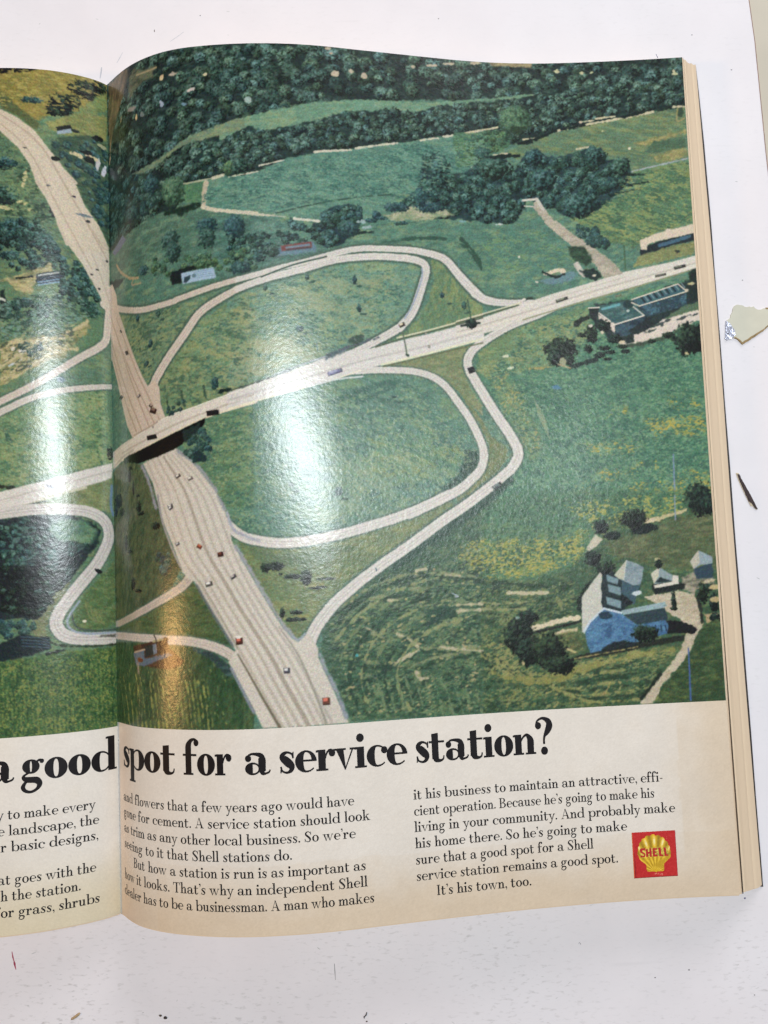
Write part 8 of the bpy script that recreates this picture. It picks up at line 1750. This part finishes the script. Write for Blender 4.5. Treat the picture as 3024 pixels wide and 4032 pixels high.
sl.c += ((np.stack([vnoise(U / .35, V_ / .35, s) for s in (3, 4, 5)], -1)) - .5) * 18
sl.c = tone(sl.c)
pl = link('printed_photograph', gridmesh('printed_photograph', surf('L', U, V_), sl.c), mag, M_PRINT)
pr['label'] = 'aerial photograph of a motorway junction on the right page'; pl['label'] = 'part of the aerial photograph on the left page'

def paper_sheet(side, v0):
    u = np.concatenate([np.arange(0, 40, .4), np.arange(40, W, .8), [W]]); v = np.concatenate([np.arange(v0, H, .5), [H]])
    U, V = np.meshgrid(u, v); s = Sheet(u, v, (228, 219, 208)); tan = np.array((215, 194, 167), np.float32); pink = np.array((226, 204, 184), np.float32)
    nz = (fbm(U / 9, V / 9, 77, 3) - .5)
    if side == 'R':
        t = np.maximum(sstep(30, 2, H - V + nz * 16) * .75, sstep(34, 0, W - U + nz * 14) * .8)
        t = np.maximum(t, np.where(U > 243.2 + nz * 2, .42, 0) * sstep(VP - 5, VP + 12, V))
        t = np.clip(t + nz * .2 + np.where((V > 331.5 + nz * 2.2) & (U > 28), .12, 0), 0, 1)  # the low step paints the edge of a reflection into the paper tone
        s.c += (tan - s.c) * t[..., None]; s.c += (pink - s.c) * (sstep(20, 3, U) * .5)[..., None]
        e = sstep(1.35, .95, U); s.c += (np.array((206, 204, 202), np.float32) - s.c) * e[..., None]
        d = np.hypot(U - .75, (V - 287.2) * .8); s.c += (np.array((240, 238, 232), np.float32) - s.c) * sstep(1.1, .6, d)[..., None]; s.c += (np.array((30, 28, 28), np.float32) - s.c) * sstep(.42, .25, d)[..., None]
    else:
        t = np.clip(sstep(34, 2, H - V + nz * 14) * .75 + nz * .25, 0, 1); s.c += (np.array((212, 196, 162), np.float32) - s.c) * t[..., None]
    f = fbm(U / .8, V / .5, 5, 3) - .5; s.c += f[..., None] * 12
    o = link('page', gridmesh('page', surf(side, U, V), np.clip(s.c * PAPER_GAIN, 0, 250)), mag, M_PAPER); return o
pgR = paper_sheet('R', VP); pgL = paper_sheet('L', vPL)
pgR['label'] = 'cream lower part of the right page'; pgL['label'] = 'cream lower part of the left page'

# stack of pages under each leaf
M_EDGE = plain('page_edges', (230, 206, 176), .8, .02, 60, (14, .3, 14))
def block(side):
    us = np.concatenate([np.linspace(0, 40, 30), np.linspace(44, W - .15, 50)]); vs = np.linspace(.35, H + .55, 60); U, V = np.meshgrid(us, vs)
    T = surf(side, U, V); T[..., 2] -= .35; B = T.copy(); B[..., 2] = ZB + .75; r, c = U.shape
    Vt = list(T.reshape(-1, 3)) + list(B.reshape(-1, 3)); N = r * c; idx = np.arange(N).reshape(r, c); Fc = []
    for i in range(r - 1):
        for j in range(c - 1): q = (idx[i, j], idx[i + 1, j], idx[i + 1, j + 1], idx[i, j + 1]); Fc.append(q); Fc.append(tuple(k + N for k in reversed(q)))
    ring = list(idx[0, :]) + list(idx[1:, -1]) + list(idx[-1, -2::-1]) + list(idx[-2:0:-1, 0])
    for a, b in zip(ring, ring[1:] + ring[:1]): Fc.append((a, b, b + N, a + N))
    return link('page_block', pymesh('page_block', Vt, [tuple(int(k) for k in f) for f in Fc]), mag, M_EDGE)
block('R'); block('L')
# fanned fore-edge of the right half: profile runs from the top leaf down and out to the cover
ys = np.linspace(0, 1, 90)
top_e = surf('R', np.full(90, W), ys * H)
rw = random.Random(5)
def outer(t, z):      # outer foot of the stack
    x = np.interp(t, [0, .12, .3, .55, .75, .9, 1], [266.6, 267.4, 268.6, 268.9, 269.7, 270.4, 270.9]); y = 4.6 - t * (H + 8.6); return np.stack([x, y, np.full_like(t, z)], -1)
out_e = outer(ys, ZB + 1.2)
prof = [(0.0, .0), (.03, .05), (.085, .10), (.095, .9), (.125, .9), (.13, .15), (.26, .12), (.265, .28), (.40, .2), (.55, .25), (.66, .22), (.665, .36), (.675, .36), (.68, .22), (.82, .22), (.93, .2), (1.0, .25)]
rows = []
for s, dep in prof:
    wob = np.array([.12 * math.sin(k * .21 + s * 9) + .05 * rw.uniform(-1, 1) for k in range(90)]) * (s > .05) * (s < .99)
    p = top_e * (1 - s) + out_e * s; p[:, 2] -= dep; p[:, 0] += wob * .5
    if 0.09 < s < .13: p[:, 0] += np.interp(ys, [0, .5, 1], [-.1, .0, .15])
    end = (1 - np.minimum(1, ys * 60)) ; p[:, 1] -= end * .9 * math.sin(s * math.pi) * (1.0 + .5 * math.sin(s * 17))
    end2 = (1 - np.minimum(1, (1 - ys) * 60)); p[:, 1] += end2 * (.35 * (s > .1) + .5 * (s > .82) * (s - .8) * 12 * .6)
    rows.append(p)
P = np.stack(rows, 1)
link('page_edges', gridmesh('page_edges', P), mag, M_EDGE)
M_DARKLINE = plain('dark_gap_between_pages', (44, 32, 26), .8, .3, 200, (4, .3, 4))
lw = np.interp(ys, [0, .2, .6, .75, 1], [.10, .16, .25, .42, .55]); a = top_e * .9 + out_e * .1 ; b = a.copy(); b[:, 0] += lw; a[:, 2] += .10; b[:, 2] += .06 - lw * .5
link('page_gap', gridmesh('page_gap', np.stack([a, b], 1)), mag, M_DARKLINE)
# dark back cover showing past the stack
cx_ = lambda t: np.interp(t, [0, .1, .2, .45, .62, .73, .85, 1], [266.8, 268.2, 268.8, 269.6, 270.1, 270.6, 271.0, 271.5])
cov = [(-262, 1), (0, 3)] + [(float(cx_(t)) + .05 * math.sin(t * 40), 3.8 - t * (365.4 + .0)) for t in np.linspace(0, 1, 50)] + [(268, -H - 3.2), (200, -H - 1.2), (0, -H + 1), (-262, -H)]
slab('back_cover', cov, ZB + .02, ZB + .65, plain('black_cover', (38, 28, 30), .5, .2, 300), mag)

# ------------------------------------------------------------------ lettering: a high-contrast serif built from strokes (x-height = 1)
def CR(pts, n=6):
    P = np.asarray(pts, float); out = []
    for i in range(len(P) - 1):
        p0, p1, p2, p3 = P[max(i - 1, 0)], P[i], P[i + 1], P[min(i + 2, len(P) - 1)]
        for k in range(n):
            t = k / n; out.append(.5 * (2 * p1 + (p2 - p0) * t + (2 * p0 - 5 * p1 + 4 * p2 - p3) * t * t + (3 * p1 - p0 - 3 * p2 + p3) * t ** 3))
    out.append(P[-1]); return np.array(out)
def font(S, h, s, track=0.0):
    """S stem, h hairline, s serif overhang -> dict of char: (advance, [stroke = list of quads])"""
    def rect(x0, y0, x1, y1): return [[(x0, y0), (x1, y0), (x1, y1), (x0, y1)]]
    def quad(*p): return [list(p)]
    def stroke(pts, n=6):
        P = CR(pts, n); d = np.gradient(P[:, :2], axis=0); d /= np.linalg.norm(d, axis=1, keepdims=True) + 1e-9; nn = np.stack([-d[:, 1], d[:, 0]], 1) * np.maximum(P[:, 2:3], .02) / 2
        A = P[:, :2] + nn; B = P[:, :2] - nn; return [[tuple(B[i]), tuple(B[i + 1]), tuple(A[i + 1]), tuple(A[i])] for i in range(len(P) - 1)]
    def ring(cx, cy, rx, ry, tl, tr, a0=0, a1=360, n=36, hh=None, e=2.25, tb=None):
        """bowl with thickness tl on the left, tr on the right, hairline at top/bottom; angles counter-clockwise from the right"""
        hh = hh or h; out = []; A = np.radians(np.linspace(a0, a1, n)); q = []
        for a in A:
            c, si = math.cos(a), math.sin(a); t = tl if c < 0 else (tr if (si >= 0 or tb is None) else tb)
            f = lambda k: (abs(k) ** (2 / e)) * (1 if k >= 0 else -1)
            q.append(((cx + rx * c, cy + ry * si), (cx + (rx - t) * f(c) * .985, cy + (ry - hh) * f(si))))
        for (o0, i0), (o1, i1) in zip(q, q[1:]): out.append([o0, o1, i1, i0])
        return out
    def ball(x, y, r, ry=None):
        ry = ry or r; n = 14; out = []
        for k in range(n): a, b = 2 * math.pi * k / n, 2 * math.pi * (k + 1) / n; out.append([(x, y), (x + r * math.cos(a), y + ry * math.sin(a)), (x + r * math.cos((a + b) / 2), y + ry * math.sin((a + b) / 2)), (x + r * math.cos(b), y + ry * math.sin(b))])
        return out
    foot = lambda x, y=0, l=1, r=1: rect(x - s * l, y, x + S + s * r, y + h)
    flag = lambda x, y=1.0: quad((x - s, y - h * 1.25), (x + .01, y - h * 1.25), (x + .01, y + .005), (x - s, y - h * .25))
    ASC, DES, CAP = 1.72, -.62, 1.62; bo = S * 1.12; G = {}; x = s
    wb = 1.06 + (S - .27) * .55     # bowl width
    def put(ch, adv, *st): G[ch] = (adv - track, st)
    put('i', S + 2 * s + .05, rect(x, 0, x + S, 1), foot(x), flag(x), ball(x + S * .5, 1.43, .12 + S * .22))
    put('l', S + 2 * s + .05, rect(x, 0, x + S, ASC), foot(x), flag(x, ASC))
    put('o', wb + .1, ring(.03 + wb / 2, .5, wb / 2, .525, bo, bo))
    ec = ring(.03 + wb / 2, .5, wb / 2, .525, bo, bo * .62, 0, 318, 34, tb=h * .8)
    put('e', wb + .06, ec, rect(.03 + bo * .7, .49, .03 + wb - .02, .49 + h))
    put('c', wb + .02, ring(.03 + wb / 2, .5, wb / 2, .525, bo, h, 48, 318, 30, tb=h * .8), ball(wb - .14, .76, .10 + S * .19))
    xs = wb - .30 - S * .25; xs = max(xs, .56)
    put('a', xs + S + .27, stroke([(.2, .80, h), (.27, .93, h * 1.1), (.48, .975, h * 1.3), (xs + S * .3, .90, S * .62), (xs + S / 2, .70, S), (xs + S / 2, .4, S), (xs + S / 2, .16, S)]), stroke([(xs + S / 2, .22, S), (xs + S * .62, .07, S * .62), (xs + S * .9, .035, h * 1.2), (xs + S + .16, .1, h), (xs + S + .22, .22, h * .7)]),
        ring(.03 + xs * .55, .28, xs * .55, .30, bo * .95, h, 0, 360, 30), ball(.2, .765, .09 + S * .19))
    put('n', 1.12 + (S - .27) * 1.3 + s * .6, rect(x, 0, x + S, 1), foot(x), flag(x), stroke([(x + S - .03, .68, h), (x + S + .1, .86, h * 1.1), (x + S + .27, .96, h * 1.5), (x + S + .40, .90, S * .6), (x + S * 1.5 + .33, .68, S), (x + S * 1.5 + .33, .35, S), (x + S * 1.5 + .33, 0.0, S)]), foot(x + S + .33))
    nx = x + S + .33
    put('h', G['n'][0] + track, rect(x, 0, x + S, ASC), flag(x, ASC), *[G['n'][1][k] for k in (1, 3, 4)])
    sh = lambda st, dx: [[(px + dx, py) for px, py in q] for q in st]
    put('m', G['n'][0] + track + S + .33, *G['n'][1], sh(G['n'][1][3], S + .33), sh(G['n'][1][4], S + .33))
    put('u', nx + S + s + .1, stroke([(x + S / 2, 1, S), (x + S / 2, .55, S), (x + S / 2, .32, S), (x + S * .7, .12, S * .7), (x + S + .1, .035, h * 1.3), (x + S + .25, .1, h), (nx + .03, .3, h)]), flag(x), rect(nx, 0, nx + S, 1), flag(nx), rect(nx + S - .01, 0, nx + S + s, h))
    put('r', S + 2 * s + .42, rect(x, 0, x + S, 1), foot(x), flag(x), stroke([(x + S - .03, .58, h), (x + S + .07, .83, h), (x + S + .2, .95, h * 1.3), (x + S + .34, .94, h * 1.5)]), ball(x + S + .34, .82, .09 + S * .21, .1 + S * .2))
    put('t', S + .62, quad((.16, .12), (.16 + S, .12), (.16 + S, 1.38), (.16, 1.34)), rect(0, 1 - h * 1.1, S + .5, 1), stroke([(.16 + S / 2, .3, S), (.16 + S * .6, .1, S * .75), (.16 + S + .08, .03, h * 1.5), (.16 + S + .25, .10, h), (.16 + S + .3, .27, h * .7)]))
    put('f', S + .55, rect(.14, 0, .14 + S, 1.25), stroke([(.14 + S / 2, 1.2, S), (.14 + S * .56, 1.4, S * .95), (.14 + S * .95, 1.62, h * 2.2), (.14 + S + .22, 1.70, h * 1.2), (.14 + S + .38, 1.62, h)]), ball(.14 + S + .33, 1.53, .09 + S * .19), rect(-.03, 1 - h * 1.1, S + .48, 1), rect(0, 0, S + .14 + s, h))
    dx = wb - S * .55
    put('d', dx + S + s + .04, ring(.03 + wb / 2 - S * .1, .5, wb / 2 - S * .1, .525, bo, h, 0, 360), rect(dx, 0, dx + S, ASC), flag(dx, ASC), rect(dx + S - .01, 0, dx + S + s, h))
    bx = x; bcx = bx + S * .55 + (wb / 2 - S * .1)
    put('b', bcx + wb / 2 + .04 - S * .1, rect(bx, 0, bx + S, ASC), flag(bx, ASC), ring(bcx, .5, wb / 2 - S * .1, .525, h, bo))
    put('p', bcx + wb / 2 + .04 - S * .1, rect(bx, DES, bx + S, 1), flag(bx), rect(bx - s, DES, bx + S + s, DES + h), ring(bcx, .5, wb / 2 - S * .1, .525, h, bo))
    put('s', .88, stroke([(.74, .70, h), (.68, .88, h * 1.05), (.45, .975, h * 1.2), (.25, .90, S * .55), (.20, .74, S * .85), (.42, .54, S * 1.06), (.63, .33, S * .95), (.62, .13, S * .55), (.42, .025, h * 1.2), (.18, .10, h), (.10, .30, h)]), quad((.69, .68), (.76, .68), (.78, .99), (.71, .99)), quad((.06, .01), (.13, .01), (.15, .32), (.08, .32)))
    put('v', 1.06 + S * .2, quad((.06, 1), (.52, -.03), (.58, -.03), (.06 + S * 1.08, 1)), quad((.5, -.03), (.56, -.03), (.86 + h + S * .2, 1), (.86 + S * .2, 1)), rect(-.05, 1 - h, .06 + S + s + .04, 1), rect(.72 + S * .2, 1 - h, 1.06 + S * .2, 1))
    put('w', 1.58 + S * .5, *[sh(q, 0) for q in (quad((.06, 1), (.46, -.03), (.54, -.03), (.06 + S * 1.08, 1)),)], quad((.46, -.03), (.54, -.03), (.74 + S * .4, 1), (.66 + S * .4, 1)), quad((.62, 1), (1.04, -.03), (1.12, -.03), (.62 + S * 1.08, 1)), quad((1.04, -.03), (1.12, -.03), (1.42 + S * .4, 1), (1.34 + S * .4, 1)), rect(-.05, 1 - h, .06 + S + s, 1), rect(.54, 1 - h, .62 + S + s, 1), rect(1.22 + S * .4, 1 - h, 1.54 + S * .4, 1))
    put('y', 1.06 + S * .2, quad((.06, 1), (.50, .02), (.60, .0), (.06 + S * 1.08, 1)), stroke([(.89 + S * .2, 1, h * 1.2), (.58, .08, h * 1.3), (.46, -.28, h * 1.2), (.34, -.48, h * 1.2), (.24, -.52, h)]), ball(.2, -.46, .08 + S * .14), rect(-.05, 1 - h, .06 + S + s + .04, 1), rect(.72 + S * .2, 1 - h, 1.06 + S * .2, 1))
    put('k', 1.2 + S * .6, rect(x, 0, x + S, ASC), flag(x, ASC), foot(x), stroke([(x + S - .02, .38, h), (x + S + .46, .97, h)], 2), quad((x + S + .12, .58), (x + S + .3, .66), (x + S + .62 + S * .4, 0), (x + S + .58 - S * .4, 0)), rect(x + S + .28, 1 - h, x + S + .66, 1), rect(x + S + .42 - S * .4, 0, x + S + .76 + S * .3, h))
    gw = .78 + S * .35
    put('g', gw + .27, ring(.05 + gw * .48, .665, gw * .46, .355, bo * .86, bo * .86, n=30), stroke([(gw * .8, .86, h), (gw * .95, .95, h * 1.2), (gw + .06, .96, h * 1.2)]), ball(gw + .1, .90, .055 + S * .14), stroke([(.36, .36, h), (.18, .26, h * 1.2), (.13, .14, S * .5), (.3, .04, S * .72), (.6, .015, S * .78), (gw * .86, -.03, S * .85), (gw * .98, -.2, S * .72), (gw * .86, -.42, h * 1.7), (.5, -.56, h * 1.4), (.22, -.5, S * .45), (.1, -.32, S * .55), (.2, -.12, h * 1.6), (.34, -.02, h)]))
    # capitals and marks
    put('I', S + 2 * s + .12, rect(x, 0, x + S, CAP), foot(x), foot(x, CAP - h))
    put('T', 1.4, rect(.7 - S / 2, 0, .7 + S / 2, CAP), rect(.7 - S / 2 - s, 0, .7 + S / 2 + s, h), rect(.06, CAP - h, 1.34, CAP), quad((.06, CAP), (.06, CAP - .44), (.12, CAP - .44), (.22, CAP)), quad((1.34, CAP), (1.34, CAP - .44), (1.28, CAP - .44), (1.18, CAP)))
    put('A', 1.62, quad((.22, 0), (.29, 0), (.80, CAP), (.72, CAP)), quad((.72, CAP + .03), (.82, CAP + .03), (1.42, 0), (1.42 - S * 1.2, 0)), rect(.42, .5, 1.12, .5 + h), rect(.04, 0, .5, h), rect(1.42 - S * 1.2 - s, 0, 1.42 + s, h))
    put('B', 1.42, rect(.2, 0, .2 + S, CAP), ring(.62, CAP * .755, .56, CAP * .245, S * 1.1, S * 1.1, -90, 90, 18), ring(.66, CAP * .265, .64, CAP * .265, S * 1.1, S * 1.15, -90, 90, 18), rect(.02, 0, .7, h), rect(.02, CAP - h, .66, CAP), rect(.2, CAP * .52 - h, .7, CAP * .52))
    k = CAP; put('S', 1.2, stroke([(1.02, k * .70, h), (.94, k * .87, h * 1.05), (.62, k * .985, h * 1.3), (.30, k * .90, S * .75), (.24, k * .73, S * 1.05), (.56, k * .53, S * 1.15), (.88, k * .31, S * 1.12), (.86, k * .11, S * .7), (.56, k * .015, h * 1.3), (.22, k * .11, h), (.10, k * .32, h)]), quad((.98, k * .66), (1.05, k * .66), (1.06, k), (1.0, k)), quad((.07, 0), (.13, 0), (.15, k * .34), (.08, k * .34)))
    put('.', .42, ball(.2, .13, .11 + S * .13)); dm = .1 + S * .13
    put(',', .42, ball(.2, .13, dm), stroke([(.2 + dm * .6, .16, dm * .8), (.2 + dm * .7, -.05, dm * .6), (.2, -.28, h * .8)]))
    put("'", .36, ball(.18, 1.55, dm), stroke([(.18 + dm * .6, 1.58, dm * .8), (.18 + dm * .7, 1.38, dm * .6), (.18, 1.17, h * .8)]))
    put('-', .62, rect(.08, .44, .54, .44 + h * 1.4))
    put('?', 1.12, ball(.26, 1.38, .1 + S * .21), stroke([(.14, 1.42, h), (.22, 1.62, h * 1.1), (.52, 1.74, h * 1.5), (.84, 1.60, S * .75), (.92, 1.36, S * 1.0), (.78, 1.08, S * .8), (.62, .86, S * .4), (.57, .66, h * 1.3), (.57, .46, h * 1.3)]), ball(.57, .13, .12 + S * .22))
    put(' ', .58)
    return G
BOLD = font(.385, .095, .12, .075); TEXT = font(.25, .10, .15)
def width(F, t): return sum(F[c][0] for c in t)
def letters(side, F, txt, ua, ub, v, xh, Vt, Fc, flip=False):
    """set txt between ua and ub (page mm from the gutter) on baseline v"""
    x = 0.0; wid = width(F, txt); sx = abs(ub - ua) / wid
    for ch in txt:
        adv, st = F[ch]
        for si, qs in enumerate(st):
            off = .045 + .004 * si
            for q in qs:
                Q = np.array([((ua + (x + px) * sx) if side == 'R' else (ua - (x + px) * sx), v - py * xh) for px, py in q])
                L1 = max(np.hypot(*(Q[1] - Q[0])), np.hypot(*(Q[2] - Q[3]))); L2 = max(np.hypot(*(Q[2] - Q[1])), np.hypot(*(Q[3] - Q[0])))
                a, b = max(1, math.ceil(L1 / 1.1)), max(1, math.ceil(L2 / 1.1)); i0 = len(Vt)
                for j in range(b + 1):
                    for i in range(a + 1):
                        s_, t_ = i / a, j / b; Vt.append(((1 - t_) * ((1 - s_) * Q[0] + s_ * Q[1]) + t_ * ((1 - s_) * Q[3] + s_ * Q[2])).tolist() + [off])
                for j in range(b):
                    for i in range(a): k = i0 + j * (a + 1) + i; Fc.append((k, k + 1, k + a + 2, k + a + 1) if side == 'R' else (k, k + a + 1, k + a + 2, k + 1))
        x += adv
def text_obj(name, side, items, F, xh, parent, mat=None):
    Vt, Fc = [], []
    for txt, ua, ub, v in items: letters(side, F, txt, ua, ub, v, xh, Vt, Fc)
    A = np.array(Vt); P = surf(side, np.clip(A[:, 0], 0, W), A[:, 1], A[:, 2])
    me = pymesh(name, P, Fc); me.flip_normals()
    o = link(name, me, parent, mat or M_INK); return o
XH, XT = 8.1, 2.42
VH = 297.0
text_obj('headline', 'R', [('spot', 5.2, 38.4, VH), ('for', 42.0, 61.9, VH), ('a', 67.2, 76.9, VH), ('service', 80.5, 130.8, VH), ('station?', 134.3, 191.0, VH)], BOLD, XH, mag)
text_obj('headline', 'L', [('a', 51.6, 41.2, VH + 1.7), ('good', 38.3, 1.0, VH + 1.7)], BOLD, XH, mag)
V1, PIT = 311.0, 6.268
c1 = [[('and', 4.86, 14.0), ('flowers that a few years ago would have', 15.6, 109.2)], [('gone', 5.0, 16.2), ('for cement. A service station should look', 17.8, 115.4)],
      [('as', 5.0, 10.0), ("trim as any other local business. So we're", 11.6, 109.3)], [('seeing', 5.1, 20.5), ('to it that Shell stations do.', 22.1, 84.4)], [('But', 13.8, 21.7), ('how a station is run is as important as', 23.5, 112.8)],
      [('how', 5.0, 14.5), ("it looks. That's why an independent Shell", 15.9, 113.2)], [('dealer', 4.7, 19.1), ('has to be a businessman. A man who makes', 20.5, 115.6)]]
c2 = [('it his business to maintain an attractive, effi-', 132.8, 236.4), ("cient operation. Because he's going to make his", 132.7, 232.6), ('living in your community. And probably make', 132.6, 240.8), ("his home there. So he's going to make", 132.6, 220.4), ('sure that a good spot for a Shell', 132.5, 206.0), ('service station remains a good spot.', 132.5, 215.9), ("It's his town, too.", 140.5, 179.4)]
c3 = [(0, 'y to make every', 'to make every', 43.39, 10.06), (1, 'e landscape, the', 'landscape, the', 43.0, 8.65), (2, 'r basic designs,', 'basic designs,', 42.2, 9.04), (4, 'at goes with the', 'goes with the', 40.9, 10.14), (5, 'h the station.', 'the station.', 42.0, 16.2), (6, 'for grass, shrubs', 'grass, shrubs', 39.6, 8.83)]
def column(side, lines, label):
    o = bpy.data.objects.new('text_column', None); COL.objects.link(o); o.parent = mag; o.matrix_parent_inverse = Matrix.Translation(mag.location).inverted(); o['label'] = label
    for it in lines: text_obj('text_line', side, it, TEXT, XT, o)
column('R', [[(t, a, b, V1 + k * PIT) for t, a, b in ln] for k, ln in enumerate(c1)], 'first column of text on the right page')
column('R', [[(t, a, b, V1 + .1 + k * PIT)] for k, (t, a, b) in enumerate(c2)], 'second column of text beside the red emblem')
rows = []
for k, full, part, a, b in c3:
    s_ = (a - b) / width(TEXT, part); rows.append([(full, b + s_ * width(TEXT, full), b, V1 + 2.15 + k * PIT)])
column('L', rows, 'column of text on the left page')

# ------------------------------------------------------------------ printed emblem: red square, yellow scallop, red capitals
u0, u1, v0, v1 = 222.0, 240.25, 330.95, 349.25
ue, ve = np.arange(u0, u1 + .01, .15), np.arange(v0, v1 + .01, .15); es = Sheet(ue, ve, (194, 44, 44)); U, V_ = np.meshgrid(ue, ve)
es.line([(u0 + .1, v0), (u0 + .1, v1)], .35, .35, (214, 110, 60), .15, 0, None); es.line([(u0 + .7, v0 + 8), (u0 + .75, v1)], .1, .3, (120, 30, 30), .2, 0, None); es.line([(u1, v0), (u1, v1)], .4, .4, (150, 30, 90), .2, 0, None); es.line([(u0, v1 - .05), (u1, v1 - .05)], .3, .3, (120, 24, 26), .2, 0, None)
for k in range(16): es.blob(231 + rr.uniform(-.2, 2.8), 348.1 + rr.uniform(-.35, .4), .22, .12, (236, 140, 120), rr.uniform(0, 90), .15, .1)
for k in range(8): es.blob(rr.uniform(236, 239.5), rr.uniform(331.5, 335), .18, .08, (220, 90, 84), rr.uniform(-40, 0), .15, .1)
es.c += (fbm(U / .4, V_ / .4, 8, 2) - .5)[..., None] * 26
emb = link('emblem', gridmesh('emblem', surf('R', U, V_, .03), np.clip(es.c, 0, 255)), mag, M_EMBLEM)
emb['label'] = 'square red emblem with a yellow scallop shell'
SHL = [(223.95, 339.06), (224.28, 337.79), (224.33, 336.83), (224.87, 336.22), (224.84, 335.42), (225.91, 334.35), (226.03, 333.72), (227.31, 333.31), (227.86, 332.53), (229.04, 332.44), (229.53, 332.63), (230.23, 332.1), (231.24, 332.08), (231.87, 332.68), (232.72, 332.4), (233.7, 332.86), (234.0, 333.44), (234.83, 333.41), (235.53, 334.25), (235.59, 334.73), (236.55, 335.27), (236.84, 336.09), (236.88, 336.66), (237.43, 337.25), (237.43, 338.53), (237.79, 339.52), (237.56, 340.47), (237.6, 341.12), (236.96, 342.05), (234.85, 343.86), (234.64, 344.49), (234.47, 346.73), (232.99, 346.97), (231.74, 346.9), (231.3, 347.28), (230.66, 346.92), (227.67, 346.67), (227.36, 344.88), (227.17, 343.91), (224.94, 342.01), (224.36, 340.53), (223.92, 339.54)]
SHL = [tuple(p) for p in CR(SHL + SHL[:1], 3)[:-1]]
us, vs = np.arange(223.6, 238.1, .1), np.arange(331.8, 347.6, .1); ss = Sheet(us, vs, (226, 182, 44)); U, V_ = np.meshgrid(us, vs)
hx, hy = 231.2, 347.2; ang = np.arctan2(U - hx, hy - V_); rad = np.hypot(U - hx, V_ - hy)
rib = np.cos(ang / math.radians(16.5) * 2 * math.pi); up = sstep(6.0, 9.5, rad)
ss.c *= (1 + (.16 * rib - .10) * np.clip(.4 + up, 0, 1))[..., None]
for k in range(-5, 6):
    a = math.radians(16.5 * k)
    if abs(k) < 5: ss.line([(hx + 1.5 * math.sin(a), hy - 1.5 * math.cos(a)), (hx + 8 * math.sin(a), hy - 8 * math.cos(a))], .1, .3, (244, 208, 84), .25, 0, None)
    b = a + math.radians(8.25); ss.line([(hx + 2.5 * math.sin(b), hy - 2.5 * math.cos(b)), (hx + 15.5 * math.sin(b), hy - 15.5 * math.cos(b))], .08, .28, (158, 118, 32), .3, .05, None)
for k, wdt in ((-2, .5), (-1, .6), (0, .62), (1, .6), (2, .4)):
    a = math.radians(16.5 * k); r_ = 12.3 - .18 * k * k; ss.blob(hx + r_ * math.sin(a), hy - r_ * math.cos(a), wdt * .62, 1.25, (250, 240, 196), math.degrees(a), .9, .05)
ss.poly([(225.2, 337.5), (236.6, 337.4), (236.9, 341.0), (225.2, 341.0)], (228, 200, 92), .4, .2, (.15, .5, (150, 132, 50), .35, 0, 1)); ss.poly(SHL[78:93] + [(230, 344.5)], (200, 160, 40), .5, .2, None)
ss.c += (fbm(U / .3, V_ / .3, 18, 2) - .5)[..., None] * 34
d2 = np.full(U.shape, 1e9); ins = np.zeros(U.shape, bool)
for (x0, y0), (x1, y1) in zip(SHL, SHL[1:] + SHL[:1]):
    if y1 != y0: ins ^= ((V_ < y0) != (V_ < y1)) & (U < x0 + (V_ - y0) * (x1 - x0) / (y1 - y0))
me = gridmesh('scallop', surf('R', U, V_, .055), np.clip(ss.c, 0, 255))
import bmesh
bm = bmesh.new(); bm.from_mesh(me); bm.faces.ensure_lookup_table(); flg = ins[:-1, :-1].ravel()
bmesh.ops.delete(bm, geom=[f for f in bm.faces if not flg[f.index]], context='FACES'); bm.to_mesh(me); bm.free()
link('scallop', me, emb, M_EMBLEM)
LET = [[[(227.3, 337.57), (227.08, 338.52), (226.59, 338.33), (226.0, 338.38), (226.05, 338.86), (226.94, 339.4), (227.14, 340.21), (226.77, 340.83), (225.35, 340.83), (225.31, 340.03), (226.21, 340.4), (226.64, 340.18), (226.5, 339.77), (225.29, 339.06), (225.09, 338.24), (225.46, 337.62), (226.37, 337.56)]],
       [[(227.61, 337.97), (228.37, 337.95), (228.39, 339.0), (228.97, 338.99), (228.96, 337.75), (229.63, 337.74), (229.78, 340.85), (229.03, 340.84), (229.01, 339.68), (228.43, 339.73), (228.45, 340.77), (227.69, 340.84)]],
       [[(230.47, 337.75), (232.06, 337.76), (232.1, 338.41), (231.18, 338.44), (231.18, 339.0), (231.81, 339.0), (231.81, 339.52), (231.23, 339.56), (231.24, 340.21), (232.16, 340.18), (232.17, 340.82), (230.45, 340.85)]],
       [[(232.81, 337.72), (233.73, 337.72), (233.82, 340.27), (234.49, 340.31), (234.5, 340.87), (233.03, 340.9)]], [[(234.98, 337.76), (235.81, 337.77), (235.99, 340.31), (236.65, 340.29), (236.67, 340.83), (235.28, 340.93)]]]
Vt, Fc = [], []
for (pts,) in LET:
    i0 = len(Vt); A = np.array(pts); A = A.mean(0) + (A - A.mean(0)) * (1.13, 1.1); Vt += list(surf('R', A[:, 0], A[:, 1], .09)); Fc.append(tuple(range(i0, i0 + len(pts))))
me = pymesh('lettering', Vt, Fc); me.update()
if sum(p.normal.z for p in me.polygons) < 0: me.flip_normals()
link('lettering', me, emb, M_REDINK)
